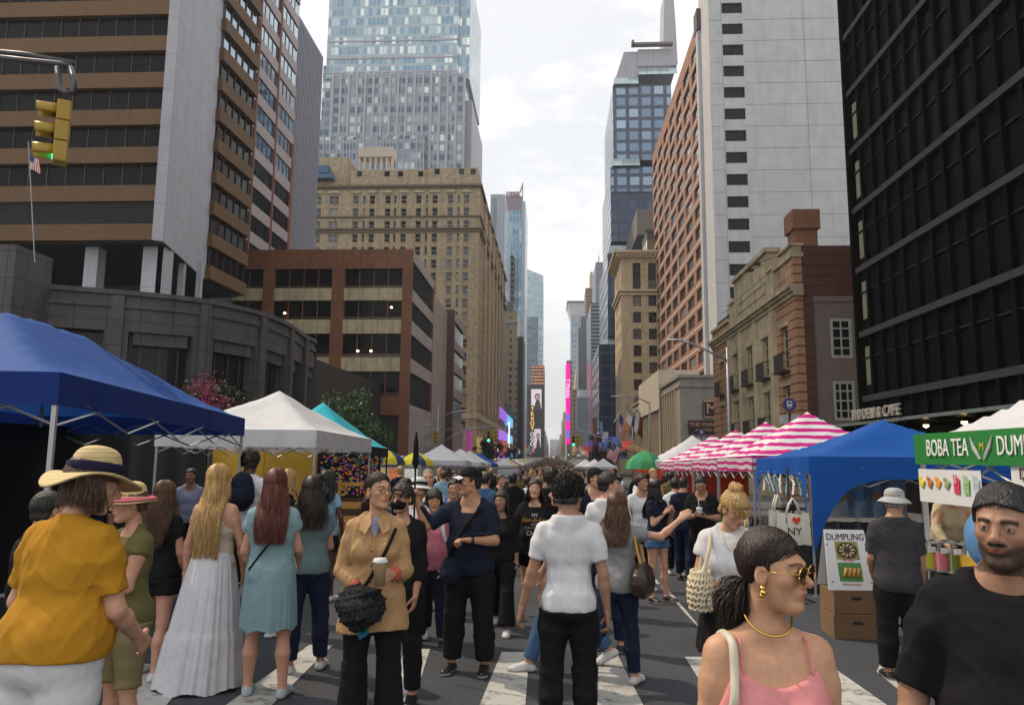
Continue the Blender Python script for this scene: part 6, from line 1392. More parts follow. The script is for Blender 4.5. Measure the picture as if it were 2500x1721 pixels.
# arched flaps of the royal blue tent
def arch_flap(ax, ay, bx, by, z1, label):
 b = MB(); n = 24; pts = []; gzz = gz((ay + by) / 2)
 for i in range(n):
  for e in (0, 1):
   u = (i + e) / n; zz = z1 - (.08 if ay == by else .02) - (1.05 if ay == by else .8) * abs(2 * u - 1) ** (5 if ay == by else 12); pts.append((ax + (bx - ax) * u, ay + (by - ay) * u, gzz + z1)); pts.append((ax + (bx - ax) * u, ay + (by - ay) * u, gzz + zz))
 b.add(pts, [(4 * i, 4 * i + 1, 4 * i + 3, 4 * i + 2) for i in range(n)]); o = b.build('side_flap', BL2); tag(o, label, 'tent flap')
arch_flap(3.64, 11.02, 6.88, 11.02, 1.7, 'royal blue arched flap hanging on the front of the blue tent'); arch_flap(3.59, 13.8, 3.59, 11.1, 1.7, 'royal blue arched flap on the avenue side of the blue tent')
o = empty('streamer_row', (3.62, 12.4, gz(12.4)), 0, 'row of pale blue and white streamers hanging in the side of the blue tent', 'streamers')
for k in range(9): b = MB(); b.smooth = True; y = 1.1 - k * .27; b.grid(lambda u, v: (.03 * math.sin(v * 3 + k), y + (.07 if k % 2 else .10) * u - .12 * (1 - v), 1.38 + .33 * v), 3, 4); b.build('streamer', fabric('streamer_blue', (.12, .42, .62)) if k % 2 else WT, o)
# bubble tea banner, menu boards
GW = mat('lettering_white', (.78, .78, .76), .6); SILV = mat('wing_grey', (.4, .42, .4), .5)
def hang(name, label, cat, x, ya, yb, z0, z1, m, wave=.02):
 o = empty(name, (x, (ya + yb) / 2, gz((ya + yb) / 2)), 0, label, cat); b = MB(); b.smooth = True; yc = (ya + yb) / 2
 b.grid(lambda u, v: (wave * math.sin(u * 9 + 1) * (1 - v * .6), ya - yc + (yb - ya) * u, z0 + (z1 - z0) * v), 30, 4); b.build('cloth', m, o); return o
ban = hang('food_banner', 'green banner reading BOBA TEA DUMPLING along the white tent eave', 'banner', 3.56, 7.74, 4.65, 1.77, 2.06, GRN, .008)
def bt(o, s, size, dy, z, m=GW, dx=-.012, dep=.003): return text(s, size, dep, m, o, (dx, dy, z), -math.pi / 2)
bt(ban, 'BOBA TEA', .22, 7.10 - 6.2, 1.915).scale = (.72, 1, 1); bt(ban, 'DUMPLING', .22, 5.92 - 6.2, 1.92).scale = (.72, 1, 1)
wg = MB()
for s_ in (-1, 1):
 for k in range(6): a = s_ * (.05 + .012 * k); wg.tube([(-.014, 6.53 - 6.2 + a * .4, 1.82), (-.016, 6.53 - 6.2 + a * 1.1, 1.86 + .01 * k), (-.014, 6.53 - 6.2 + a * 1.5, 1.90 + .022 * k)], [.006, .011, .004], 5)
wg.build('winged_emblem', SILV, ban); bt(ban, 'M', .09, 6.53 - 6.2, 1.92, mat('emblem_gold', (.6, .42, .08), .5))
WB = mat('board_white', (.68, .68, .68), .5, var=.03)
mn = hang('menu_board', 'white hanging board with a row of coloured fruit drinks below the green banner', 'menu board', 3.58, 7.72, 6.62, 1.43, 1.74, WB, .004)
FR = [(.75, .62, .05), (.5, .16, .04), (.72, .28, .03), (.3, .36, .16), (.65, .05, .10), (.28, .5, .2), (.45, .5, .55)]
for i, c in enumerate(FR):
 b = MB(); b.smooth = True; y = .47 - i * .157; mm = mat('fruit_%d' % i, c, .5, var=.25, vs=40)
 if i < 4:
  for dy, dz_, r_ in ((0, 0, .042), (.03, .05, .028), (-.03, .02, .03)): b.lathe([(0, -r_), (r_ * .8, -r_ * .5), (r_, 0), (r_ * .7, r_ * .6), (0, r_)], 0, 0, 10); n = 50; b.v[-n:] = [(p[0] * .1 - .012, p[1] + y + dy, p[2] + 1.60 + dz_) for p in b.v[-n:]]
 else:
  for dy in (-.03, .015): b.smooth = False; b.add([(-.01, y + dy - .02, 1.53), (-.01, y + dy + .02, 1.53), (-.01, y + dy + .028, 1.64 - dy), (-.01, y + dy - .028, 1.64 - dy)], [(0, 1, 2, 3)]); b.tube([(-.012, y + dy, 1.62), (-.012, y + dy + .02, 1.70)], .005, 4)
 b.build('drink_picture', mm, mn)
mn2 = hang('menu_board', 'white DUMPLING board with food photos at the right edge under the green banner', 'menu board', 3.58, 6.2, 5.3, 1.38, 1.76, WB, .004); bt(mn2, 'DUMPLING', .13, 0, 1.70, mat('letter_brown', (.10, .03, .02), .6))
for i in range(3):
 b = MB(); b.add([(-.01, .36 - i * .26, 1.42), (-.01, .14 - i * .26, 1.42), (-.01, .14 - i * .26, 1.60), (-.01, .36 - i * .26, 1.60)], [(0, 1, 2, 3)]); b.build('food_photo', mat('food_pic', (.40, .22, .08), .5, var=.6, vs=30), mn2)
# dumpling A-board on two cartons
CB_ = mat('cardboard', (.20, .115, .06), .9, var=.12)
def carton(x, y, z, w, d, h, label, rz=0):
 o = empty('cardboard_carton', (x, y, z), rz, label, 'carton', 'cartons under the dumpling sign'); b = MB(); b.box(-w / 2, w / 2, -d / 2, d / 2, 0, h); b.build('box', CB_, o, bevel=.008)
 b = MB(); b.box(-.05, .05, -d / 2 - .002, -d / 2, h * .6, h * .72); b.build('hand_hole', BLK, o); b = MB(); b.box(-w / 2, w / 2, -.03, .03, h, h + .001); b.build('tape', mat('tape_brown', (.30, .2, .1), .3), o)
bx, by = 3.17, 8.55; zb_ = gz(by)
carton(bx, by, zb_, .50, .4, .25, 'lower brown carton of the stack under the dumpling sign'); carton(bx - .01, by, zb_ + .252, .47, .38, .24, 'upper brown carton of the stack under the dumpling sign', .04)
o = empty('dumpling_sign', (bx - .03, by - .02, zb_ + .495), 0, 'white DUMPLING board with photos of dumplings and spring rolls on the cartons', 'sign')
b = MB(); P = [(-.25, -.17, 0), (.25, -.17, 0), (.21, .02, .60), (-.21, .02, .60)]; b.add(P + [(x, y + .012, z) for x, y, z in P], [(0, 1, 2, 3), (7, 6, 5, 4), (0, 4, 5, 1), (1, 5, 6, 2), (2, 6, 7, 3), (3, 7, 4, 0)]); b.add([(-.25, .19, 0), (.25, .19, 0), (.21, .035, .6), (-.21, .035, .6)], [(0, 1, 2, 3)]); b.build('panel', WB, o)
tl = math.pi / 2 - math.atan2(.19, .6)
def on(z): return -.17 + .19 * z / .6 - .004
text('DUMPLING', .100, .002, mat('letter_black', (.03, .01, .012), .6), o, (0, on(.525), .525), 0, tl).scale = (.8, 1, 1); text('PAN FRIED', .025, .001, mat('letter_red', (.5, .03, .02), .6), o, (0, on(.292), .292), 0, tl); text('SPRING ROLLS', .03, .001, mat('letter_red', ()), o, (0, on(.055), .055), 0, tl)
for z0, z1, bgc in ((.30, .48, (.28, .24, .06)), (.085, .27, (.07, .22, .05))):
 b = MB(); b.add([(-.12, on(z0) + .001, z0), (.12, on(z0) + .001, z0), (.12, on(z1) + .001, z1), (-.12, on(z1) + .001, z1)], [(0, 1, 2, 3)]); b.build('food_photo', mat('photo_bg%d' % int(z0 * 10), bgc, .5, var=.3, vs=30), o)
 b = MB(); b.smooth = True
 if z0 > .2:
  zc = .39
  for k in range(10): a = k * .628; p = [(math.cos(a) * .035, 0, math.sin(a) * .03), (math.cos(a + .2) * .062, 0, math.sin(a + .2) * .052), (math.cos(a) * .088, 0, math.sin(a) * .07)]; b.tube([(q[0], on(zc + q[2]) - .003, zc + q[2]) for q in p], [.006, .013, .006], 6)
  b.mi = 1; b.smooth = False; n = 20; b.add([(math.cos(6.283 * i / n) * .108, on(zc + .083 * math.sin(6.283 * i / n)), zc + .083 * math.sin(6.283 * i / n)) for i in range(n)], [tuple(range(n))]); b.build('dumpling_picture', [mat('dumpling', (.55, .42, .2), .5, var=.3, vs=60), mat('plate_black', (.03, .03, .03), .4)], o)
 else:
  for k in range(4): x = -.07 + k * .045; b.tube([(x, on(.13) - .004, .125), (x + .03, on(.21) - .004, .215)], .019, 8)
  b.build('roll_picture', mat('rolls', (.5, .26, .06), .5, var=.3, vs=60), o)
b = MB()
for x in (-.2, .2):
 for z in (.08, .45): b.lathe([(0, 0), (.008, 0), (.008, .004), (0, .004)], 0, 0, 8); b.v[-32:] = [(p[0] + x, on(z) - .002 - p[2] * .5, p[1] + z) for p in b.v[-32:]]
b.build('bolt', BLK, o)
# juice counter with clear dispensers
o = empty('food_counter', (4.15, 7.0, gz(7)), 0, 'black draped counter under the bubble tea tent', 'counter'); b = MB(); b.box(-.5, .5, -1.9, 1.0, 0, .80); b.build('drape', mat('drape_black', (.015, .015, .017), .8), o); b = MB(); b.box(-.53, .53, -1.93, 1.03, .80, .83); b.build('top', WB, o)
for i, (c, l) in enumerate((((.45, .55, .03), 'lime green'), ((.75, .16, .25), 'pink'), ((.12, .16, .03), 'olive green'), ((.75, .42, .02), 'orange yellow'))):
 q = atY(2262 + i * 31, 1340, 7.35 - .08 * i); o = empty('juice_dispenser', (q.x, q.y, gz(7) + .83), 0, 'clear plastic dispenser of %s drink on the counter' % l, 'dispenser', 'drink dispensers on the counter')
 b = MB(); b.box(-.055, .055, -.09, .09, .02, .17); b.build('drink', mat('juice_%d' % i, c, .15, spec=.5), o); b = MB(); b.box(-.062, .062, -.1, .1, .0, .02); b.box(-.062, .062, -.1, .1, .255, .27)
 for sx in (-1, 1):
  for sy in (-1, 1): b.box(sx * .06 - .003, sx * .06 + .003, sy * .097 - .003, sy * .097 + .003, .02, .255)
 b.build('casing', mat('acrylic', (.55, .58, .58), .1, trans=.6), o); b = MB(); b.box(-.035, .035, -.104, -.1, .165, .215); b.build('price_tag', WB, o)
# posters hanging in the blue tent, a table, totes
for i, (px, w_) in enumerate(((2052, .42), (2098, .40), (2140, .40), (2182, .38))):
 q = atY(px, 1190, 12.6); o = empty('hanging_poster', (q.x, 12.6, gz(12.6)), 0, ('white poster with a gold palm hanging left in the blue tent', 'white poster of blue waves hanging second from left in the blue tent', 'pale blue poster hanging third from left in the blue tent', 'pale poster hanging rightmost in the blue tent')[i], 'poster')
 b = MB(); b.add([(-w_ / 2, 0, 1.0), (w_ / 2, 0, 1.0), (w_ / 2, .01, 1.6), (-w_ / 2, .01, 1.6), (-w_ / 2, .006, 1.0), (w_ / 2, .006, 1.0)], [(0, 1, 2, 3)]); b.build('sheet', mat('poster_sheet%d' % i, ((.3, .34, .36), (.22, .32, .4), (.2, .3, .38), (.26, .3, .33))[i], .6, var=.35, vs=7), o); b = MB(); b.smooth = True; b.lathe([(0, 1.25), (.09, 1.3), (.06, 1.4), (0, 1.42)], 0, -.0, 10); b.v = [(x, y * .1 - .01, z) for x, y, z in b.v]; b.build('picture', mat('pic_gold%d' % i, ((.35, .28, .08), (.1, .22, .4), (.4, .2, .1), (.15, .3, .2))[i], .6), o)
o = empty('merchandise_table', (4.9, 12.3, gz(12.3)), 0, 'dark cloth table with goods inside the royal blue tent', 'table'); b = MB(); b.box(-1.4, 1.8, -.9, .9, 0, .88); b.build('drape', mat('drape_black', ()), o)
b = MB()
for k in range(9): b.tube([(-1.3 + k * .3, -.6, .88), (-1.3 + k * .3, -.6, 1.0)], .07, 10)
b.build('bowl', BLK, o)
o = empty('souvenir_table', (3.0, 13.6, gz(13.6)), 0, 'small table crowded with bottles and packets beside the blue tent', 'table'); b = MB(); b.box(-.45, .45, -.8, .8, .0, .78); b.build('drape', mat('drape_grey', (.25, .25, .27), .9), o)
rb = random.Random(5)
for k in range(46):
 x, y, h = rb.uniform(-.4, .4), rb.uniform(-.75, .2), rb.uniform(.08, .26); c = rb.choice([(.5, .05, .04), (.05, .2, .08), (.6, .5, .1), (.5, .5, .5), (.04, .08, .3), (.3, .12, .3), (.03, .03, .03)])
 q = MB(); q.smooth = True; q.lathe([(0, 0), (.025, 0), (.027, h * .7), (.012, h * .85), (.012, h), (0, h)], 0, 0, 8); ob = q.build('bottle', mat('bottle_%d' % int(c[0] * 100 + c[1] * 10), c, .3)); ob.location = (3.0 + x, 13.6 + y, gz(13.6) + .78); tag(ob, 'small bottle among the goods on the souvenir table', 'bottle', 'goods on the souvenir table')
q = atY(1925, 1210, 10.6); o = empty('bag_rack', (q.x, 10.6, gz(10.6)), 0, 'thin black rack stand with a round top carrying canvas bags', 'rack'); b = MB(); b.tube([(0, 0, 0), (0, 0, 1.75)], .015, 6); b.tube([(-.2, 0, 1.22), (.22, 0, 1.22)], .02, 6); b.lathe([(0, 1.2), (.13, 1.2), (.15, 1.24), (.13, 1.28), (0, 1.28)], -.05, 0, 14)
for a in (0, 2.1, 4.2): b.tube([(0, 0, .1), (.3 * math.cos(a), .3 * math.sin(a), 0)], .012, 5)
b.build('frame', BLK, o)
CV = cloth('canvas', (.62, .60, .52))
def tote(px, py, Y, w_, h_, label, txt=True, rz=0):
 q = atY(px, py, Y); o = empty('tote_bag', (q.x, Y, q.z), rz, label, 'tote bag', 'canvas tote bags on the rack'); b = MB(); b.smooth = True
 for sy in (-1, 1): b.grid(lambda u, v: ((u - .5) * w_ * (1 + .08 * (1 - v)) * sy * -1, sy * -.035 * math.sin(math.pi * min(1, u)) * math.sin(math.pi * min(1, .15 + v * .85)), -h_ * (1 - v) + .012 * math.sin(u * 12)), 12, 10)
 b.build('bag', CV, o)
 for sy in (-.02, .02): b = MB(); b.smooth = True; b.tube([(-w_ * .22, sy, -.01), (-w_ * .12, sy, .12), (0, sy, .2), (w_ * .12, sy, .12), (w_ * .22, sy, -.01)], .012, 6); b.build('handle', CV, o)
 if txt:
  tb = mat('letter_black', ()); yy = -.045
  text('I', .12, .001, tb, o, (-.10, yy, -.09)); text('NY', .14, .001, tb, o, (.0, yy, -.23)); h = MB(); n = 24; h.add([(.055 * (16 * math.sin(t) ** 3) / 16 + .03, yy, -.085 + .055 * (13 * math.cos(t) - 5 * math.cos(2 * t) - 2 * math.cos(3 * t) - math.cos(4 * t)) / 16) for t in [6.283 * i / n for i in range(n)]], [tuple(range(n))[::-1]]); h.build('heart', mat('heart_red', (.6, .03, .03), .6), o)
tote(1936, 1253, 10.4, .42, .40, 'white canvas tote printed with I heart NY hanging front of the rack'); tote(1897, 1245, 10.5, .30, .38, 'white canvas tote hanging behind, left on the rack', False, .5)
# ------------------------------------------------------------------ umbrellas and cart
def umbrella(x, y, r, z, h, mats, label, tilt=0, pole=True, seg=8, edge=.12):
 o = empty('market_umbrella', (x, y, gz(y)), 0, label, 'umbrella'); o.rotation_euler = (0, tilt, 0)
 for si in range(seg):
  b = MB(); b.smooth = True; a0, a1 = 6.283 * si / seg, 6.283 * (si + 1) / seg
  b.grid(lambda u, v: (r * v * math.cos(a0 + (a1 - a0) * u) * (1 - .06 * v * math.sin(math.pi * u)), r * v * math.sin(a0 + (a1 - a0) * u) * (1 - .06 * v * math.sin(math.pi * u)), z + h * (1 - v ** 1.6) - (.0 if v < .99 else edge)), 4, 9); b.build('panel', mats[si % len(mats)], o)
 b = MB(); b.tube([(0, 0, 0), (0, 0, z + h)], .02, 6); b.build('pole', ALU, o)
umbrella(atY(1575, 1110, 27).x, 27, .72, 1.95, .45, [fabric('umb_green', (.04, .28, .14)), fabric('umb_green2', (.07, .33, .12))], 'green round umbrella with yellowish rim between white and red tents', seg=10, edge=.18)
UY1, UB1 = fabric('umb_yellow', (.62, .52, .03)), fabric('umb_navy', (.03, .05, .14))
umbrella(-6.55, 30, .75, 2.0, .42, [UY1, UB1], 'yellow and navy cart umbrella, the left one of the pair'); umbrella(-5.6, 31, .8, 1.95, .40, [UB1, UY1], 'yellow and navy cart umbrella, the right one of the pair')
o = empty('food_cart', (-6.1, 30.6, gz(30.6)), 0, 'steel food cart with lit menu panels under the two cart umbrellas', 'cart'); b = MB(); b.box(-1.0, .9, -.5, .5, .35, 1.2); b.build('body', STEEL, o); b = MB(); b.box(-1.0, .9, -.5, .5, 1.75, 1.85); b.build('roof', STEEL, o)
for k, c in enumerate(((.5, .35, .1), (.6, .15, .05), (.5, .5, .45))): b = MB(); b.box(-.95 + k * .6, -.42 + k * .6, -.53, -.5, 1.25, 1.7); b.build('menu_panel', mat('menu_lit%d' % k, c, .5, var=.5, vs=12, emit=(*c, .5)), o)
for sx in (-.95, .85): b = MB(); b.box(sx - .03, sx + .03, -.48, -.42, 1.2, 1.75); b.build('post', ALU, o)
for sx in (-.7, .6): b = MB(); b.tube([(sx, -.55, .3), (sx, -.48, .3)], .28, 14); b.build('wheel', BLK, o)
# ------------------------------------------------------------------ traffic lights, lamps, signs
SY = mat('signal_yellow', (.36, .22, .012), .45, var=.08); LG = mat('lamp_green', (.05, .7, .4), .3, emit=(.05, 1, .5, 3)); LD = mat('lens_dark', (.03, .012, .01), .3)
def signal(x, y, z, rz, label, on=True, parent=None):
 o = empty('traffic_signal', (x, y, z), rz, label, 'traffic light', 'traffic lights')
 for k in range(3):
  zc = .88 - k * .345; b = MB(); b.box(-.155, .155, -.0, .20, zc - .168, zc + .168); b.build('housing', SY, o, bevel=.02)
  b = MB(); b.smooth = True; n = 14     # open hood
  for i in range(n): pass
  b.grid(lambda u, v: (.135 * math.cos(-.5 + u * 4.14), -.0 - (.30 - .06 * abs(u - .5)) * v, zc + .135 * math.sin(-.5 + u * 4.14) - .02 * v), 16, 3); q = b.build('visor', [SY], o); sm = q.modifiers.new('s', 'SOLIDIFY'); sm.thickness = .006
  b = MB(); b.smooth = True; b.tube([(0, .01, zc), (0, -.012, zc)], .118, 16); b.build('lens', LG if (k == 2 and on) else LD, o)
 return o
q = atY(127, 400, 11.2); signal(q.x, 11.2, q.z, R(-58), 'large yellow traffic light showing green, hanging at the left edge')
DST = mat('dark_steel', (.07, .07, .08), .5, .5)
def arm_pole(label, pole, pts, lamp=None, h=7, name='signal_pole', r=.09):
 o = empty(name, (pole[0], pole[1], gz(pole[1])), 0, label, 'pole'); g0 = gz(pole[1]); b = MB(); b.smooth = True; b.tube([(0, 0, 0), (0, 0, h * .5), (0, 0, h)], [r * 1.2, r, r * .7], 10); b.lathe([(r * 2.2, 0), (r * 2.2, .5), (r * 1.3, .6)], 0, 0, 10); b.build('pole', STEEL, o)
 for P in pts: b = MB(); b.smooth = True; b.tube([(p[0] - pole[0], p[1] - pole[1], p[2] - g0) for p in P], [.05 if len(P) > 2 else .04] * len(P), 8); b.build('arm', DST if r > .1 else STEEL, o)
 if lamp: b = MB(); b.smooth = True; lx, ly, lz, dx = lamp; lz -= g0; lx -= pole[0]; ly -= pole[1]; b.tube([(lx + dx * .35, ly, lz), (lx, ly, lz - .03), (lx - dx * .35, ly, lz - .02), (lx - dx * .45, ly, lz)], [.05, .11, .09, .03], 8); b.v = [(x, y, lz + (z - lz) * .5) for x, y, z in b.v]; b.build('lamp_head', mat('lamp_grey', (.55, .55, .55), .4), o)
 return o
w_ = lambda px, py, Y: tuple(atY(px, py, Y))
arm_pole('thick grey mast arm reaching in at the upper left above the green light', (-13, 11.4), [[w_(-80, 132, 11.4), w_(60, 148, 11.4), w_(150, 157, 11.4), w_(172, 163, 11.4)], [w_(-80, 120, 11.5), w_(60, 134, 11.5), w_(180, 155, 11.5)], [w_(140, 165, 11.35), w_(146, 215, 11.3), w_(160, 228, 11.25), w_(178, 226, 11.25), w_(182, 205, 11.3), w_(172, 165, 11.4)]], h=7.4, r=.12)
arm_pole('tall grey lamp post with a curved arm before the brick and stone house', (w_(1777, 900, 34.5)[0], 34.5), [[w_(1777, 880, 34.5), w_(1730, 858, 34.5), w_(1690, 839, 34.5), w_(1655, 831, 34.5)]], (*w_(1645, 829, 34.5), -1), h=w_(1777, 848, 34.5)[2] - gz(34.5), name='street_lamp')
arm_pole('grey lamp post farther on, before the low stone block', (w_(1586, 1000, 62)[0], 62), [[w_(1586, 985, 62), w_(1560, 972, 62), w_(1530, 967, 62), w_(1508, 967, 62)]], (*w_(1502, 967, 62), -1), h=w_(1586, 982, 62)[2] - gz(62), name='street_lamp')
arm_pole('signal pole with a long curved mast arm on the left corner', (w_(1069, 1040, 70)[0], 70), [[w_(1070, 1085, 70), w_(1110, 1062, 70), w_(1150, 1047, 70), w_(1206, 1040, 70)], [w_(1074, 1018, 70), w_(1105, 1006, 70), w_(1138, 1002, 70)], [w_(1066, 1046, 70), w_(1050, 1056, 70), w_(1040, 1072, 70)], [w_(1074, 1050, 70), w_(1140, 1046, 70), w_(1200, 1042, 70)]], (*w_(1136, 1002, 70), 1), h=w_(1069, 990, 70)[2] - gz(70))
arm_pole('signal pole with a dark mast arm on the right corner before the flags', (w_(1543, 1000, 73)[0], 73), [[w_(1543, 1105, 73), w_(1500, 1080, 73), w_(1450, 1062, 73), w_(1406, 1055, 73)], [w_(1450, 1060, 72.8), w_(1425, 1054, 72.8), w_(1404, 1053, 72.8)]], h=w_(1543, 1040, 73)[2] - gz(73))
for px, py, Y, rz, l, on_ in ((1193, 1080, 70, 0, 'small far traffic light showing green, left of the avenue', True), (1209, 1077, 70, R(70), 'small far yellow traffic light seen from the side, left of the avenue', False), (1064, 1080, 70, R(60), 'yellow traffic light on the left corner pole', False), (1400, 1090, 73, 0, 'small far traffic light showing green, right of the avenue', True), (1412, 1089, 73, R(65), 'small far yellow traffic light seen from the side, right of the avenue', False), (1388, 1112, 160, 0, 'tiny traffic light farther down the avenue on the right', True)):
 q = atY(px, py, Y); signal(q.x, Y, q.z, rz, l, on_)
def pole_sign(x, y, h, label, kind):
 o = empty(kind, (x, y, gz(y)), 0, label, 'sign'); b = MB(); b.tube([(0, 0, 0), (0, 0, h)], .035, 8); b.build('pole', BLK if kind == 'bus_stop_sign' else STEEL, o); return o
BS = mat('bus_blue', (.02, .035, .16), .4); 
for px, py, Y, rr_, l in ((1926, 989, 26, .235, 'round blue bus stop sign above the striped tents'), (1712, 1055, 46, .225, 'smaller round blue bus stop sign in front of the low stone block')):
 q = atY(px, py, Y); hz = q.z - gz(Y); o = pole_sign(q.x, Y, hz + .1, l, 'bus_stop_sign')
 b = MB(); b.tube([(0, -.07, hz), (0, -.05, hz)], rr_, 24); b.mi = 1; n = 12
 b.add([(rr_ * 1.02 * math.cos(a), -.075, hz + rr_ * 1.02 * math.sin(a)) for a in np.linspace(math.pi * 1.12, math.pi * 1.88, n)] + [(rr_ * .78 * math.cos(a), -.075, hz + rr_ * .95 * math.sin(a)) for a in np.linspace(math.pi * 1.8, math.pi * 1.2, n)], [tuple(range(2 * n))]); b.mi = 2
 s_ = rr_ / .235; 
 for (x0, x1, z0, z1) in ((-.085, .085, -.04, .13), ): b.box(x0 * s_, x1 * s_, -.082, -.07, hz + z0 * s_, hz + z1 * s_)
 b.mi = 0; b.box(-.065 * s_, .065 * s_, -.088, -.083, hz + .03 * s_, hz + .10 * s_)
 for x in (-.06, .06): b.mi = 2; b.box((x - .018) * s_, (x + .018) * s_, -.082, -.07, hz - .065 * s_, hz - .04 * s_); b.mi = 0; b.box((x - .014) * s_, (x + .014) * s_, -.088, -.083, hz - .025 * s_, hz - .0 * s_)
 b.mi = 2; b.box(-.05 * s_, .05 * s_, -.082, -.074, hz - .105 * s_, hz - .09 * s_)
 b.build('disc', [BS, mat('bus_red', (.45, .08, .04), .5), WB], o); m = MB()
 for sx in (-1, 1): m.box(min(sx * .05, sx * .32), max(sx * .05, sx * .32), -.05, -.03, hz - .62, hz - .33); m.mi = 1; [m.box(min(sx * .08, sx * (.26 - .05 * (k % 2))), max(sx * .08, sx * (.26 - .05 * (k % 2))), -.053, -.051, hz - .56 + k * .06, hz - .545 + k * .06) for k in range(4)]; m.mi = 0
 m.build('route_panel', [mat('panel_grey', (.42, .45, .47), .5), mat('line_dark', (.08, .08, .12), .6)], o)
q = atY(1035, 1097, 68); o = pole_sign(atY(1037, 1097, 68).x, 68, atY(1037, 1034, 68).z - gz(68), 'one-way sign with a white left arrow on a tall grey pole', 'one_way_sign'); hz = q.z - gz(68)
b = MB(); b.box(-.45, .45, -.08, -.05, hz - .14, hz + .14); b.build('plate', BLK, o); b = MB(); b.add([(.38, -.085, hz - .04), (.38, -.085, hz + .04), (-.2, -.085, hz + .04), (-.2, -.085, hz + .1), (-.4, -.085, hz), (-.2, -.085, hz - .1), (-.2, -.085, hz - .04)], [(0, 1, 2, 3, 4, 5, 6)]); b.build('arrow', WB, o); text('ONE WAY', .08, .002, BLK, o, (.08, -.088, hz)); b = MB(); b.tube([(-.62, 0, atY(1037, 1036, 68).z - gz(68)), (.62, 0, atY(1037, 1036, 68).z - gz(68))], .05, 6); b.build('cross_bar', STEEL, o)
# flags
USR = mat('flag_red', (.50, .04, .04), .8); USW = mat('flag_white', (.62, .60, .58), .8); USB = mat('flag_blue', (.03, .05, .18), .8)
def flag(px, py, Y, w, h, kind, label, slant=.45, pole=None):
 q = atY(px, py, Y); o = empty('flag', tuple(q), 0, label, 'flag'); b = MB(); b.smooth = True; nu, nv = 13, 14
 def P(u, v): return (u * w * .7 - v * slant * w * .5, .12 * math.sin(u * 5 + v * 4) * h * .3, -v * h * .8 - u * h * .35 + .02 * h * math.sin(u * 9 + v * 3))
 for i in range(nu):
  for j in range(nv):
   if kind == 'us': m_ = 2 if (j < nv * .42 and i < 7) else (0 if i % 2 == 0 else 1)
   elif kind == 'tri': m_ = (2, 1, 3)[min(2, j * 3 // nv)] if False else (2 if i > 6 else (1 if j < 8 else 3))
   elif kind == 'ny': m_ = 2
   elif kind == 'wm': m_ = 4 if i >= 4 + (j % 2) else 1
   b.mi = m_; a = [P(i / nu, j / nv), P((i + 1) / nu, j / nv), P((i + 1) / nu, (j + 1) / nv), P(i / nu, (j + 1) / nv)]; b.add(a, [(0, 1, 2, 3)])
 f = b.build('cloth', [USR, USW, USB, mat('flag_orange', (.6, .22, .05), .8), mat('flag_maroon', (.18, .02, .04), .8)], o)
 if pole: m = MB(); a = Vector(pole) - q; m.tube([tuple(a), (0, 0, .1), tuple(Vector((0, 0, .1)) - a * .1)], .035 * (Y / 40), 6); m.build('staff', STEEL, o)
 return o
flag(1514, 1010, 127, 1.6, 4.2, 'us', 'striped flag hanging left of the row of flags by the stone block', pole=w_(1500, 1030, 127)); flag(1532, 1000, 125, 2.2, 4.2, 'tri', 'dark blue, white and orange flag in the middle of the row of flags', pole=w_(1560, 1040, 125)); flag(1554, 1003, 123, 2.2, 4.0, 'wm', 'maroon and white flag at the right of the row of flags', pole=w_(1600, 1035, 123)); flag(1494, 1080, 95, 1.6, 2.2, 'us', 'small striped flag hanging low below the row of flags', slant=.9, pole=w_(1499, 1105, 95))
flag(70, 378, 30, .75, .75, 'us', 'red and white striped flag under the green traffic light at left', slant=-.2, pole=w_(85, 640, 30))
# ------------------------------------------------------------------ vehicles
WHP = mat('white_paint', (.62, .62, .62), .3, coat=.5, var=.03); CG = mat('car_glass', (.02, .025, .03), .05, spec=.8); TYR = mat('tyre', (.018, .018, .018), .85); RIM = mat('rim', (.35, .35, .36), .35, .7)
def wheels(o, pts, r=.34):
 for x, y, in pts:
  b = MB(); b.smooth = True; b.tube([(x - .11, y, r), (x - .1, y, r), (x + .1, y, r), (x + .11, y, r)], [r - .03, r, r, r - .03], 18); w = b.build('wheel', TYR, o); b = MB(); b.tube([(x - .125, y, r), (x + .125, y, r)], r * .6, 12); k = b.build('rim', RIM, w)
def car_body(o, prof, w, m, glass):
 """prof: (y,z) outline seen from the side; body tapers inwards above the waist"""
 zmax = max(z for y, z in prof); waist = 1.0
 b = MB(); b.smooth = False; n = len(prof); wz = lambda z: w / 2 * (1 - .16 * max(0, (z - waist)) / (zmax - waist + .01))
 vs = [(-wz(z), y, z) for y, z in prof] + [(wz(z), y, z) for y, z in prof]
 b.add(vs, [tuple(range(n)), tuple(range(n, 2 * n))[::-1]] + [((i + 1) % n, i, n + i, n + (i + 1) % n) for i in range(n)]); q = b.build('body', m, o, bevel=.06)
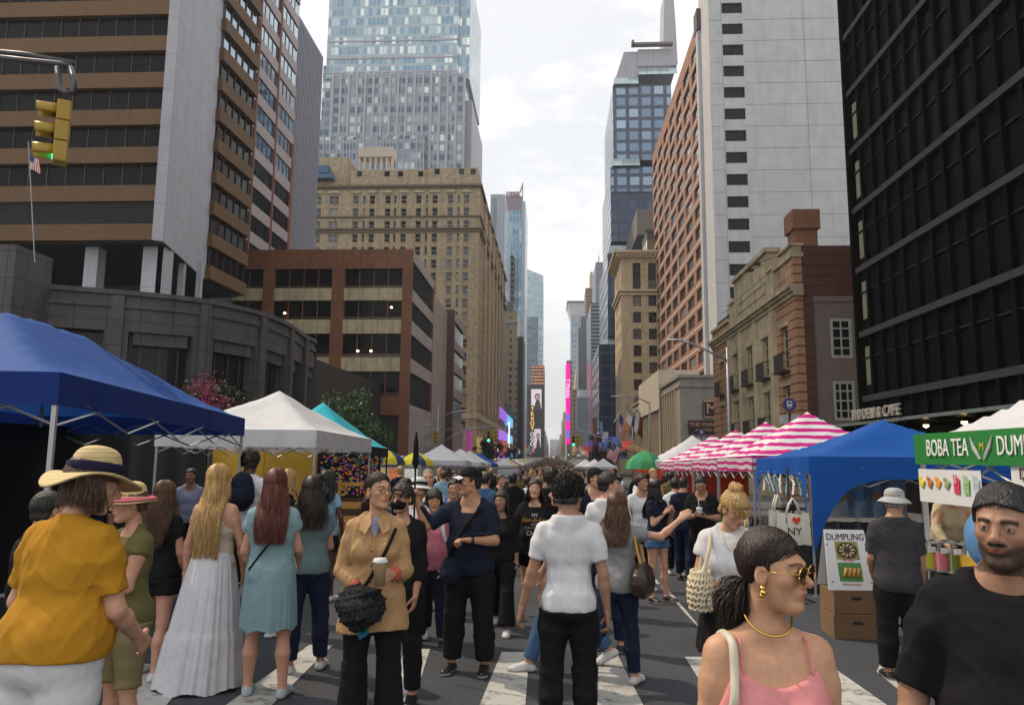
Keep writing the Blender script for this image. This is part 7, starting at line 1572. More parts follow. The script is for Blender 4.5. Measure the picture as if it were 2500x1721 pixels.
def suv(x, y, label):
 o = empty('parked_car', (x, y, gz(y)), 0, label, 'car'); PU = mat('plum_paint', (.10, .035, .06), .25, coat=.8, metal=.3, var=.03)
 car_body(o, [(-2.3, .4), (-2.3, .85), (-2.2, 1.0), (-1.1, 1.1), (-.6, 1.68), (.2, 1.76), (2.1, 1.7), (2.35, 1.05), (2.35, .4)], 1.9, PU, None)
 b = MB(); b.add([(-.72, -1.08, 1.14), (.72, -1.08, 1.14), (.64, -.64, 1.62), (-.64, -.64, 1.62)], [(0, 1, 2, 3)]); b.v = [(p[0], p[1] - .05, p[2] + .03) for p in b.v]; b.build('windscreen', mat('windscreen', (.10, .14, .14), .06, spec=.9, metal=.4), o)
 for sx in (-1, 1):
  b = MB(); b.box(sx * .62 - .18, sx * .62 + .18, -2.34, -2.28, .72, .9); b.build('headlight', mat('headlight', (.6, .6, .58), .15), o); b = MB(); b.box(sx * 1.0 - .1, sx * 1.0 + .1, -.95, -.85, 1.1, 1.28); b.build('wing_mirror', BLK, o)
 b = MB(); b.box(-.4, .4, -2.34, -2.29, .62, .88); b.build('grille', BLK, o); b = MB(); b.box(-.95, .95, -2.37, -2.2, .38, .6); b.build('bumper', BLK, o); wheels(o, [(-.85, -1.4), (.85, -1.4), (-.85, 1.4), (.85, 1.4)])
suv(atY(1237, 1150, 56).x, 57.5, 'dark plum estate car parked in the crowd, bonnet towards the camera')
q = atY(900, 1150, 41); o = empty('white_van', (q.x, 41, gz(41)), R(70), 'white van with dark windows seen side-on beneath the turquoise tent', 'van'); car_body(o, [(-2.4, .4), (-2.4, .95), (-1.9, 1.15), (-1.3, 1.8), (2.4, 1.85), (2.4, .4)], 1.9, WHP, None); b = MB(); b.box(-.97, -.94, -1.2, -.2, 1.2, 1.65); b.box(-.97, -.94, 0, 1.0, 1.2, 1.65); b.build('side_window', CG, o); wheels(o, [(-.85, -1.5), (.85, -1.5), (-.85, 1.5), (.85, 1.5)])
q = atY(930, 1150, 39); o = empty('ambulance', (q.x, 39, gz(39)), R(4), 'white boxy ambulance with a red light at its rear corner', 'ambulance'); b = MB(); b.box(-1.1, 1.1, -1.5, 2.6, .5, 2.35); b.build('box_body', WHP, o, bevel=.05); b = MB(); b.box(-1.0, 1.0, 2.6, 4.2, .5, 1.7); b.build('cab', WHP, o, bevel=.15)
for sx in (-.9, .9): b = MB(); b.box(sx - .13, sx + .13, -1.55, -1.5, 2.05, 2.25); b.build('red_light', mat('red_lamp', (.8, .05, .03), .3, emit=(1, .08, .04, 2.5)), o)
b = MB(); b.box(-.9, -.05, -1.53, -1.5, .7, 1.95); b.box(.05, .9, -1.53, -1.5, .7, 1.95); b.build('rear_door', mat('ambu_door', (.5, .5, .52), .4), o); b = MB(); b.box(-.9, .9, -1.56, -1.53, 1.0, 1.12); b.build('stripe', mat('ambu_stripe', (.55, .12, .04), .4), o); wheels(o, [(-.95, -.6), (.95, -.6), (-.9, 3.2), (.9, 3.2)])
for k, (px, Y, c) in enumerate(((1352, 560, (.6, .6, .6)), (1342, 600, (.7, .5, .1)), (1360, 640, (.05, .05, .06)), (1350, 680, (.6, .62, .65)), (1346, 620, (.3, .05, .05)))):
 o = empty('distant_car', (atY(px, 1117, Y).x, Y, gz(Y)), 0, ('tiny white vehicle crossing far down the avenue', 'tiny yellow cab far down the avenue', 'tiny black vehicle far down the avenue', 'tiny pale van farthest down the avenue', 'tiny red vehicle far down the avenue')[k], 'vehicle'); car_body(o, [(-2.3, .4), (-2.3, 1.0), (-1.2, 1.1), (-.6, 1.9), (2.1, 1.9), (2.3, .4)], 1.9, mat('farcar%d' % k, c, .4), None)
# yellow truck side behind the white tent, wooden barrier
o = empty('yellow_panel_wall', (-5.6, 17.3, gz(17.3)), 0, 'plain mustard yellow panel wall behind the white peaked tent', 'panel'); b = MB(); q0, q1 = atY(517, 1150, 17.3).x + 5.6, atY(772, 1150, 17.3).x + 5.6; b.box(q0, (q0 + q1) / 2 - .01, 0, .05, .2, 2.2); b.box((q0 + q1) / 2 + .01, q1, 0, .05, .2, 2.2); b.build('panel', mat('mustard', (.55, .33, .03), .7, var=.06), o); b = MB(); [b.box(x - .04, x + .04, .06, .12, 0, 2.2) for x in (q0 + .1, q1 - .1)]; b.build('post', STEEL, o)
WD = mat('barrier_wood', (.50, .27, .06), .7, var=.15); q = atY(862, 1200, 15); o = empty('wooden_rack', (q.x, 15, gz(15)), 0, 'yellow wooden rack frame standing beside the turquoise tent stall', 'rack')
for x in (-.27, .27): b = MB(); b.box(x - .025, x + .025, -.03, .03, 0, 1.45); b.build('upright', WD, o)
for z in (.45, .75, 1.02, 1.4): b = MB(); b.box(-.245, .245, -.02, .02, z - .05 - (.06 if z < 1.1 else 0), z + .02); b.build('rail', WD, o)
rb = random.Random(9)
o = empty('goods_stall', (-5.6, 20.2, gz(20)), 0, 'stall of glowing purple and yellow goods under the turquoise tent', 'stall'); b = MB(); b.box(-1.5, .9, -.4, .4, 0, .9); b.build('counter', mat('stall_brown', (.12, .06, .03), .8), o)
b = MB(); b.box(-1.5, .9, .5, .55, 0, 2.1); b.build('back_cloth', mat('stall_back', (.05, .02, .05), .9), o)
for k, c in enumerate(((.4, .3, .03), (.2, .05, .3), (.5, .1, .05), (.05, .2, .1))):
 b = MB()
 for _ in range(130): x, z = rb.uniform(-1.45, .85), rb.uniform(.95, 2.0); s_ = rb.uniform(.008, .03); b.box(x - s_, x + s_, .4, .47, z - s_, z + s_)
 b.build('goods', mat('goods_%d' % k, c, .4, emit=(*c, .35)), o)['kind'] = 'stuff'  # goods glow by emission, with no lamp among them
q = atY(845, 1265, 12.5); o = empty('produce_table', (q.x, 12.8, gz(12.8)), 0, 'low table heaped with small colourful goods behind the coat woman', 'table'); b = MB(); b.box(-.7, .7, -.5, .5, 0, .7); b.build('table', mat('stall_brown', ()), o)
for k, c in enumerate(((.5, .35, .1), (.45, .06, .04), (.4, .4, .38))):
 b = MB()
 for _ in range(60): x, y = rb.uniform(-.65, .65), rb.uniform(-.45, .45); s_ = rb.uniform(.02, .045); b.box(x - s_, x + s_, y - s_, y + s_, .7, .74 + rb.random() * .08)
 b.build('goods', mat('heap_%d' % k, c, .6), o)['kind'] = 'stuff'
o = empty('red_backdrop', (5.2, 25.5, gz(25)), 0, 'orange-red cloth backdrop under the striped tents', 'backdrop'); b = MB(); b.box(-2.2, 1.2, 0, .04, .1, 1.7); b.build('cloth', mat('orange_red', (.50, .06, .02), .8, var=.15), o)
o = empty('red_backdrop', (2.5 + .6, 24.2, gz(24)), 0, 'red stall curtain left of the striped tents', 'backdrop'); b = MB(); b.box(-.55, .3, 0, .04, .2, 1.75); b.build('cloth', mat('orange_red', ()), o)
# ------------------------------------------------------------------ trees
def leaf_mesh(n, c, rad, seed, size, clumps=26):
 r = np.random.RandomState(seed); cl = r.randn(clumps, 3); cl /= np.linalg.norm(cl, axis=1)[:, None]; cl *= (r.rand(clumps, 1) ** .4) * np.array(rad); cr_ = r.uniform(.16, .34, clumps) * max(rad)
 k = r.randint(0, clumps, n); P = cl[k] + r.randn(n, 3) * cr_[k][:, None] * .55; P += np.array(c); d = r.randn(n, 3); d /= np.linalg.norm(d, axis=1)[:, None]; e = np.cross(d, r.randn(n, 3)); e /= np.linalg.norm(e, axis=1)[:, None]; s_ = size * r.uniform(.6, 1.3, (n, 1))
 V = np.stack([P - d * s_, P + e * s_ * .45, P + d * s_, P - e * s_ * .45], 1).reshape(-1, 3); return V, np.arange(4 * n).reshape(n, 4), cl + np.array(c)
def leafmat(name, c): return mat(name, c, .55, var=.5, vs=2.2, spec=.3)
def tree(x, y, h, rad, n, m, label, size=.07, seed=1, extra=None, zc=None):
 o = empty('street_tree', (x, y, gz(y)), 0, label, 'tree'); zc = zc or h - rad[2]; V, Fq, cl = leaf_mesh(n, (0, 0, zc), rad, seed, size); parts = [(V, Fq, 0)]
 mats = [m]
 if extra: V2, F2, _ = leaf_mesh(extra[1], (0, 0, zc), (rad[0] * 1.02, rad[1] * 1.02, rad[2] * 1.05), seed + 1, size * .8, 14); parts.append((V2, F2, 1)); mats.append(extra[0])
 link('crown', npmesh('crown', parts, mats, smooth=False), o); b = MB(); b.smooth = True; b.tube([(0, 0, 0), (.05, 0, zc * .5), (0, 0, zc)], [.11, .085, .05], 8)
 for q in cl[::3]: b.tube([(0, 0, zc * .62), (q[0] * .4, q[1] * .4, (zc * .62 + q[2]) / 2), tuple(q)], [.04, .025, .01], 5)
 b.build('trunk', mat('bark', (.07, .05, .04), .9), o)
q = atY(850, 1010, 33); tree(q.x, 33, 4.7, (1.5, 1.3, 1.1), 5200, leafmat('leaf_green', (.05, .09, .035)), 'green leafy street tree in front of the brown office block', .075, 2, zc=3.9)
q = atY(905, 1050, 32); tree(q.x, 32, 3.6, (.8, .7, .8), 1500, leafmat('leaf_green', ()), 'smaller green tree overlapping the leafy tree on its right', .07, 4, zc=3.0)
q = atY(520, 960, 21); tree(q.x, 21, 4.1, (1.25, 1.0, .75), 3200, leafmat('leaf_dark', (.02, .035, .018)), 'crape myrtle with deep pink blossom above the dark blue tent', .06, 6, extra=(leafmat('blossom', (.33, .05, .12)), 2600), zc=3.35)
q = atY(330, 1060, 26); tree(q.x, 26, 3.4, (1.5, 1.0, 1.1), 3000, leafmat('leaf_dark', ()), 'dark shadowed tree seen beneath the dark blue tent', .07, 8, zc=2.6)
rank_labels([o for o in bpy.data.objects if o.get('group', '').startswith('distant tents')], lambda o: o.location.y, '%s nearest %s')
rank_labels([o for o in bpy.data.objects if o.get('group') == 'goods on the souvenir table'], lambda o: o.location.x / o.location.y, '%s from the left, %s')
rank_labels([o for o in bpy.data.objects if o.get('group', '').startswith('far avenue row')], lambda o: o.location.y, '%s nearest, %s')
rs = random.Random(21)
for sd_ in (-1, 1):
 y = 135
 while y < 620:
  w_2 = rs.uniform(4, 11); c = rs.choice([(.5, .06, .04), (.5, .12, .05), (.45, .4, .35), (.05, .1, .35), (.4, .28, .1), (.3, .05, .2), (.06, .25, .15)]); X_ = sd_ * (14.0 if sd_ > 0 else 15.4); z0 = gz(y) + rs.uniform(3, 6)
  b = MB(); b.box(min(X_, X_ - sd_ * rs.uniform(.6, 2.2)), max(X_, X_ - sd_ * .6), y, y + w_2, z0, z0 + rs.uniform(.9, 4.5)); o = b.build('shop_sign', mat('far_sign_%d%d' % (int(c[0] * 100), int(c[1] * 100)), c, .5, emit=(*c, .55))); tag(o, 'small far shop sign over the %s pavement beyond the traffic lights' % ('left' if sd_ < 0 else 'right'), 'sign', 'far shop signs'); y += w_2 + rs.uniform(2, 14)
rank_labels([o for o in bpy.data.objects if o.get('group') == 'far shop signs'], lambda o: o.data.vertices[0].co.y, '%s nearest %s')
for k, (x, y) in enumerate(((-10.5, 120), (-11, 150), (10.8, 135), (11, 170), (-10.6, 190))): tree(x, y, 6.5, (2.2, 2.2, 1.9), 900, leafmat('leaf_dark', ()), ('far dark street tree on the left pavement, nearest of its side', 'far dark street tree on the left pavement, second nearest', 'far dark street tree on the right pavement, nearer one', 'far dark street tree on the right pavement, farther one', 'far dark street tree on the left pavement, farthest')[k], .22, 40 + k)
# ================================================================== the people one can tell apart
TL, TM, TT, TD, TA = (.53, .285, .19), (.42, .22, .135), (.34, .18, .112), (.075, .038, .024), (.50, .275, .165)
HB, HD, HBR, HBL, HRD, HGR = hairmat('black', (.010, .008, .007)), hairmat('dark', (.022, .012, .008)), hairmat('brown', (.075, .035, .017)), hairmat('blond', (.40, .24, .085)), hairmat('auburn', (.10, .022, .012)), hairmat('grey', (.25, .22, .2))
BLKC = cloth('black', (.009, .009, .010)); NVY = cloth('navy', (.010, .013, .028)); JEA = cloth('jeans_dark', (.012, .018, .045)); JEB = cloth('jeans_blue', (.06, .12, .22)); WHC = cloth('white', (.62, .62, .64)); WSH = mat('white_shoe', (.55, .55, .55), .55, var=.06); BSH = mat('black_shoe', (.012, .012, .013), .5); STRAW = mat('straw', (.56, .43, .21), .8, var=.15, vs=3, bump=.8, bs=1, stretch=(1, 1, 60)); GOLD = mat('gold', (.75, .48, .12), .2, 1)
def PX(px, Y): return atY(px, 1180, Y).x
def ht(px, py, Y): return zof(px, py, Y) - gz(Y)
def held(name, b, mats, o, label, cat, group=None):
 q = b.build(name, mats); q.location = o.location; q.rotation_euler = o.rotation_euler; tag(q, label, cat, group); return q
def hat(o, g, m, band, rin=.095, brim=.17, crown=.10, wave=.02, up=.055, tilt=12, droop=.03, name='hat', kb=None, bm=None, fwd_=0, oval=1.12):
 c0, M, s = g['head'], g['Rh'], g['s']; Rr = M @ rotx(R(tilt)); b = MB(); b.smooth = True; k = 40; prof = []
 for t in np.linspace(0, 1, 9): a = t * math.pi / 2; prof.append((rin * .93 * math.sin(a) ** .8 * (1 if t > 0 else 0.01), crown * (math.cos(a) ** .55 if t < 1 else 0)))
 n0 = len(prof); prof += [(rin * 1.0, -.004)]; nb = 8
 for i in range(1, nb + 1): t = i / nb; prof.append((rin + (brim - rin) * t, -.006 - droop * t ** 1.3))
 prof.append((brim - .003, -.014 - droop)); prof.append((rin * .9, -.012))
 V = []
 for j, (r_, z) in enumerate(prof):
  for i in range(k):
   a = 2 * math.pi * i / k; t = max(0, (r_ - rin) / (brim - rin + 1e-6)); zz = z + wave * t * math.sin(2 * a + .6) + wave * .5 * t * math.sin(3 * a + 2)
   V.append(c0 + Rr @ (V3(r_ * math.cos(a) * 1.0, r_ * math.sin(a) * oval - .008 + fwd_, up + zz) * s))
 Fq = [(j * k + i, j * k + (i + 1) % k, (j + 1) * k + (i + 1) % k, (j + 1) * k + i) for j in range(len(prof) - 1) for i in range(k)]
 h_ = link(name, npmesh(name, [(np.array(V), np.array(Fq)[:, ::-1], 0)], [m]), o)
 if band:
  V = []; hh = [(.001, -.004), (.008, .004), (.008, crown * .33), (.001, crown * .36)]
  for dr, z in hh:
   for i in range(k): a = 2 * math.pi * i / k; V.append(c0 + Rr @ (V3((rin + dr) * math.cos(a), (rin + dr) * math.sin(a) * oval - .008 + fwd_, up + z) * s))
  Fq = [(j * k + i, j * k + (i + 1) % k, (j + 1) * k + (i + 1) % k, (j + 1) * k + i) for j in range(3) for i in range(k)]; link('hat_band', npmesh('hat_band', [(np.array(V), np.array(Fq)[:, ::-1], 0)], [band]), h_)
 return h_
def cap_hat(o, g, m, mb, name='cap', back=False):
 c0, M, s = g['head'], g['Rh'], g['s']; h = lambda x, y, z: c0 + M @ (V3(x, y, z) * s)
 f = Field(c0 - .16, c0 + .16, .006); f.add(('e', h(0, -.012, .045), np.array([.090, .110, .088]) * s, M, .01)); gx = np.meshgrid(*f.ax, indexing='ij', sparse=True); u = M @ V3(0, -.12, 1); u = nrm(u); b0 = h(0, 0, .038); f.D = np.maximum(f.D, -((gx[0] - b0[0]) * u[0] + (gx[1] - b0[1]) * u[1] + (gx[2] - b0[2]) * u[2])); mk = mk_obj(name, f, m, o)
 b = MB(); b.smooth = True; sg = -1 if back else 1
 for zz in (0, -.004): b.grid(lambda a, v: tuple(h(math.sin((a - .5) * 2.2) * (.075 + .012 * v), sg * (.075 + .022 * math.cos((a - .5) * 2.2) + .068 * v * math.cos((a - .5) * 1.6)), .050 - .012 * v + zz - .018 * (2 * a - 1) ** 2)), 14, 5)
 b.build('peak', mb, mk)
def glasses(o, g, frame, lens=None, r=.021, name='glasses', tint=None):
 c0, M, s = g['head'], g['Rh'], g['s']; h = lambda x, y, z: tuple(c0 + M @ (V3(x, y, z) * s)); b = MB(); b.smooth = True
 for sg in (-1, 1):
  n = 18; b.tube([h(sg * (.033 + r * 1.12 * math.cos(6.283 * i / n)), .112 - .18 * r * abs(math.cos(6.283 * i / n)) - .004, -.002 + r * math.sin(6.283 * i / n)) for i in range(n + 1)], .0016 * s * 1.1, 5); b.tube([h(sg * (.033 + r * 1.1), .106, .004), h(sg * .078, .07, .004), h(sg * .079, -.0, .002)], .0014 * s, 5)
 b.tube([h(-.011, .112, .004), h(0, .115, .007), h(.011, .112, .004)], .0015 * s, 5); q = b.build(name, frame, o)
 if lens:
  b = MB(); n = 18
  for sg in (-1, 1): b.add([h(sg * (.033 + r * 1.1 * math.cos(6.283 * i / n)), .108 - .2 * r * abs(math.cos(6.283 * i / n)), -.002 + r * math.sin(6.283 * i / n)) for i in range(n)], [tuple(range(n))])
  b.build('lens', lens, q)
 return q
def cup(o, g, hand='R', label='', h_=.13, m=None, lid=None, straw=False):
 w = g['wr' + hand] + g['fa' + hand] * .075 + g['hn' + hand] * .038; b = MB(); b.smooth = True; b.lathe([(0, -.05), (.030, -.05), (.041, h_ - .05)], w[0], w[1], 18); b.v = [(x, y, z + w[2]) for x, y, z in b.v]; b.mi = 1; n = len(b.v)
 b.lathe([(.041, h_ - .05), (.045, h_ - .048), (.045, h_ - .038), (.040, h_ - .034), (.038, h_ - .024), (0, h_ - .024)], w[0], w[1], 18); b.v[n:] = [(x, y, z + w[2]) for x, y, z in b.v[n:]]
 if straw: n = len(b.v); b.tube([(w[0], w[1], w[2] + h_ - .06), (w[0] + .01, w[1], w[2] + h_ + .07)], .004, 6)
 return held('paper_cup', b, [m or mat('kraft_cup', (.30, .20, .11), .7), lid or WHC], o, label, 'cup')
def bag_blob(o, g, c, rr, m, label, name='shoulder_bag', strapm=None, pts=None, rad=.009, wr=.01, seed=1, r=.01, extra=None):
 f = sdf([('e', np.array(c, float), np.array(rr), None, .01), ('c', np.array(c) + V3(0, -rr[1] * .5, -rr[2] * .3), np.array(c) + V3(0, rr[1] * .5, -rr[2] * .3), rr[0] * .75, rr[0] * .75, .05)], r).disp(folds(wr, seed, 30, 1)); v, fq = f.mesh()
 q = link(name, npmesh(name, [(v, fq, 0)], [m])); q.location = o.location; q.rotation_euler = o.rotation_euler; tag(q, label, 'bag')
 if pts: strap_tube(q, 'strap', [tuple(p) for p in pts], rad, strapm or m)
 return q
# --- 1 straw-hat woman in the yellow tee, back to the camera
Y = 3.15; o, g = person(PX(165, Y), Y, 14, 1.74, 'person in a mustard yellow T-shirt and wide straw hat, seen from behind at far left', TL, True, 1.36, dict(lean=7, wide=1.14, hyaw=40, hpitch=-12, armR=((.26, .1, -1), (-.2, .75, -.6)), armL=((-.38, .0, -1), (.5, .8, -.3))), 'hero')
hair(o, g, 'bob', HBR, .006, 3, .135, 1300, 1.0, .004); hat(o, g, STRAW, cloth('navy_band', (.012, .010, .035)), .096, .178, .118, .03, .045, 10, .03)
MUS = cloth('mustard', (.42, .20, .014)); top_garment(o, g, True, 1.36, MUS, .009, hem=-.03, sleeve=.74, neck=.1, infl=.016, fold=.006, seed=4, wide_hem=.05); pants(o, g, True, 1.38, WHC, .013, cuff=.97, waist=.02); shoes(o, g, WSH, .01)
# --- 2 woman in olive with a pink-brimmed straw bucket hat
Y = 4.5; o, g = person(PX(330, Y), Y, 216, 1.58, 'person in an olive sleeveless top and straw hat with pink brim, sipping a drink', TL, True, 1.1, dict(hyaw=6, hpitch=-6, armR=((.1, .25, -1), (-.35, .7, .75)), armL=((-.1, .3, -1), (.15, .7, .8)), curlL=.8, curlR=.7, palmL=(1, 0, .2), palmR=(-1, 0, .2)), 'near')
hair(o, g, 'short', HBR, .008, 3); hat(o, g, STRAW, None, .094, .15, .095, .008, .045, 6, .03, bm=None); q = hat(o, g, cloth('pink_brim', (.5, .13, .15)), None, .135, .152, .0, .008, .041, 6, .012, name='hat_rim'); top_garment(o, g, True, 1.1, cloth('olive', (.13, .115, .045)), .012, sleeve=.28, hem=-.085); pants(o, g, True, 1.1, cloth('khaki', (.2, .16, .08)), .014, cuff=.5); shoes(o, g, WSH, .012)
cup(o, g, 'L', 'clear plastic cup of drink held near the mouth under the pink-brimmed hat', .14, mat('clear_cup', (.5, .5, .5), .1, trans=.5))
# --- 3 long brown hair, black playsuit
Y = 6.3; o, g = person(PX(404, Y), Y, 10, ht(408, 1168, Y) - .03, 'person in a black playsuit with long wavy brown hair and bare legs, seen from behind', TL, True, 1.08, dict(armR=((.2, .1, -1), (-.1, .5, -.8)), armL=((-.2, .1, -1), (.1, .5, -.8)), legL=(3, 0, 7), legR=(-6, 4, 2)), 'mid')
hair(o, g, 'long', HBR, .009, 5, .42, 950, 1.05, .02); top_garment(o, g, True, 1.08, BLKC, .013, sleeve=.5, hem=-.09); pants(o, g, True, 1.1, BLKC, .013, 'shorts', cuff=.22, infl=.03); shoes(o, g, WSH, .01)
# --- 4 blonde, white skirt
Y = 6.1; o, g = person(PX(532, Y), Y, 4, ht(540, 1130, Y) - .03, 'person with very long blonde hair in a white top and long tiered white skirt', TL, True, 1.02, dict(armL=((-.30, .02, -1), (-.10, .12, -1)), armR=((.30, .1, -1), (-.1, .5, -1)), curlL=.5), 'near')
hair(o, g, 'long', HBL, .008, 8, .60, 2300, 1.1, .008); top_garment(o, g, True, 1.02, cloth('cream_top', (.50, .44, .36)), .011, sleeve=0, hem=.06, strap=.35, fold=.004)
SKW = cloth('skirt_white', (.60, .60, .64)); skirt(o, g, SKW, .01, g['T'](0, 0, .10)[2], .02, .150, .335, 'skirt', .0075, 200, .84, tier=.42, seed=4, rows=34, cx=-.06, k=.72); shoes(o, g, WSH, .012)
# --- 5 auburn hair, pale blue dress
Y = 5.9; o, g = person(PX(672, Y), Y, -8, ht(678, 1140, Y) - .03, 'person with auburn ponytail in a pale blue knee-length dress, seen from behind', TL, True, 1.1, dict(twist=-4, hyaw=-12, armL=((-.25, .05, -1), (.2, .6, -.8)), armR=((.2, .2, -1), (-.1, .7, -.4)), legL=(2, 2, 4), legR=(-3, 3, 5)), 'near')
hair(o, g, 'long', HRD, .008, 21, .44, 1800, 1.1, .012)
DB = cloth('pale_blue', (.21, .33, .36)); top_garment(o, g, True, 1.12, DB, .011, sleeve=.45, hem=-.13, name='dress_top', fold=.005); skirt(o, g, DB, .01, g['T'](0, 0, .05)[2], .50, .158, .212, 'dress_skirt', .003, 120, .82, rows=26, seed=9, k=.33); shoes(o, g, cloth('sky_shoe', (.35, .42, .46)), .012)
S_ = torso_path(g, [(-.10, 1, .42), (-.17, 0, .36), (-.09, -1, .30), (.02, -1, .2), (.12, -1, .1)], .02); 
strap_tube(o, 'bag_strap', [tuple(p) for p in torso_path(g, [(.12, -1, .40), (.04, -1, .28), (-.06, -1, .15), (-.15, -1, .02)], .018)], .008, BLKC)
# --- 6 man with backpack
Y = 9.0; o, g = person(PX(608, Y), Y, 8, ht(608, 1098, Y) - .02, 'tall person in a white shirt with a dark backpack and short black curls', TD, False, 1.0, dict(hyaw=-6), 'mid'); hair(o, g, 'curly', HB, .008, 3, n=160, vol=.6); top_garment(o, g, False, 1, WHC, .015, sleeve=.6); pants(o, g, False, 1, BLKC, .018); shoes(o, g, BSH, .014)
bag_blob(o, g, (.04, -.22, 1.30 * g['s']), (.15, .10, .23), NVY, 'dark blue backpack worn over the white shirt', 'backpack', wr=.008)
# --- 7 dark hair, teal tee, navy jeans
Y = 6.6; o, g = person(PX(762, Y), Y, -10, ht(752, 1160, Y) - .02, 'person with dark wavy hair, grey-teal T-shirt and navy jeans, white trainers', TM, True, 1.12, dict(hyaw=-14, armR=((.15, .2, -1), (-.2, .8, -.2)), armL=((-.1, .2, -1), (.1, .8, -.2)), legL=(-3, 2, 3), legR=(6, 3, 4)), 'mid'); hair(o, g, 'long', HD, .009, 11, .34, 950, 1.1, .02); top_garment(o, g, True, 1.12, cloth('grey_teal', (.13, .19, .20)), .013, sleeve=.5, hem=-.09); pants(o, g, True, 1.12, JEA, .013); shoes(o, g, WSH, .01)
# --- 8 dark curls, light blue tee
Y = 10; o, g = person(PX(800, Y), Y, 20, ht(797, 1143, Y) - .05, 'person with big dark curls in a light blue T-shirt and black shorts, farther back', TD, True, 1.0, dict(armR=((.4, .0, -1), (-.1, .3, -1))), 'mid'); hair(o, g, 'long', HB, .010, 13, .32, 300, 1.5, .025); top_garment(o, g, True, 1, cloth('light_blue', (.22, .38, .50)), .015, sleeve=.5); pants(o, g, True, 1, BLKC, .018, 'shorts', cuff=.3); shoes(o, g, WSH, .012)
# --- 9 sunglasses girl behind the auburn hair
Y = 8.0; o, g = person(PX(745 - 45, Y), Y, 240, 1.66, 'person in a dark cap with white-framed sunglasses half hidden by auburn hair', TL, True, 1.0, dict(), 'mid'); hair(o, g, 'long', HBL, .010, 15, .25, 160); cap_hat(o, g, NVY, NVY); top_garment(o, g, True, 1, BLKC, .015); pants(o, g, True, 1, JEB, .018); shoes(o, g, WSH, .012)
# --- 10 trench coat woman
Y = 4.9; o, g = person(PX(922, Y), Y, 172, ht(932, 1152, Y) - .015, 'person in a tan trench coat and glasses holding a coffee cup and fur-trimmed bag', TA, True, 1.0, dict(hyaw=-38, hpitch=2, armR=((.27, -.02, -1), (-.62, .66, -.50)), armL=((-.2, .0, -1), (.26, .80, .02)), curlL=.75, palmL=(.9, .35, 0), curlR=.75, palmR=(-.4, -.3, -.8)), 'hero', browc=(.03, .02, .015))
hair(o, g, 'pony', HD, .0055, 6, .14, 300, .9); glasses(o, g, mat('brown_frame', (.05, .025, .015), .3), None, .0205)
TR = cloth('trench', (.42, .255, .125)); c_ = top_garment(o, g, True, .94, TR, .009, 'coat', hem=-.215, sleeve=1.62, neck=.15, infl=.015, fold=.007, seed=12, tail=.012)
CF = cloth('check_cuff', (.45, .11, .07), vs=90, var=.5)
for nm in 'RL':
 a = g['el' + nm] + (g['wr' + nm] - g['el' + nm]) * .56; d_ = nrm(g['wr' + nm] - g['el' + nm]); b = MB(); b.smooth = True; b.tube([tuple(a), tuple(a + d_ * .03), tuple(a + d_ * .07)], [.042, .045, .042], 16, True); b.build('cuff', CF, o)
b = MB(); b.smooth = True; T = g['T']
for sg in (-1, 1):
 P_ = [T(sg * .035, .06, .525), T(sg * .085, .055, .505), T(sg * .10, .125, .43), T(sg * .055, .15, .40), T(sg * .02, .125, .47)]; b.smooth = False; b.add([tuple(p) for p in P_] + [tuple(p + V3(0, -.012, -.004)) for p in P_], [(0, 1, 2, 3, 4), (9, 8, 7, 6, 5)] + [(i, i + 5, (i + 1) % 5 + 5, (i + 1) % 5) for i in range(5)])
b.build('collar', TR, o); b = MB(); b.smooth = True
pl_ = torso_path(g, [(.0, 1, .40), (.0, 1, .3), (.0, 1, .2), (.0, 1, .1), (.0, 1, 0), (0, 1, -.1)], .024)
for p in pl_[1:]: b.lathe([(0, -.003), (.008, 0), (0, .003)], 0, 0, 8); b.v[-24:] = [(x + p[0] + .012, p[1] + z + .004, y + p[2]) for x, y, z in b.v[-24:]]
b.build('button', mat('button_tan', (.25, .15, .08), .4), o); b = MB(); b.tube([tuple(p + V3(0, .004, 0)) for p in pl_], .0035, 5); b.build('placket', TR, o)
b = MB(); b.smooth = True; q0, q1, q2 = T(-.05, .07, .50), T(.05, .07, .50), T(0, .115, .36); b.add([tuple(q0), tuple(q1), tuple(q2)], [(0, 2, 1)]); b.build('undershirt', cloth('pale_violet', (.28, .30, .42)), o)
pants(o, g, True, 1.0, BLKC, .011, flare=.032, fold=.005); shoes(o, g, BSH, .011); cup(o, g, 'L', 'kraft paper coffee cup with a white lid held by the person in the trench coat', .135)
bag_blob(o, g, T(.06, .235, -.02), (.135, .055, .105), cloth('fur_black', (.018, .018, .02), vs=60, var=.9), 'black fluffy crossbody bag carried by the person in the trench coat', 'crossbody_bag', BLKC, torso_path(g, [(-.135, 1, .43), (-.10, 1, .34), (-.05, 1, .24), (.02, 1, .12), (.07, 1, .04)], .032), .011, .02, 5, .008)
b = MB(); b.smooth = True; q = T(.035, .27, -.16); b.add([tuple(q + V3(*v)) for v in ((0, 0, .09), (.045, .0, .0), (.02, 0, -.06), (-.03, 0, -.03), (-.035, 0, .05))], [(0, 4, 3, 2, 1)]); held('blue_tag', b, cloth('teal_tag', (.02, .13, .20)), o, 'teal leaf-shaped tag dangling from the black fluffy bag', 'tag')
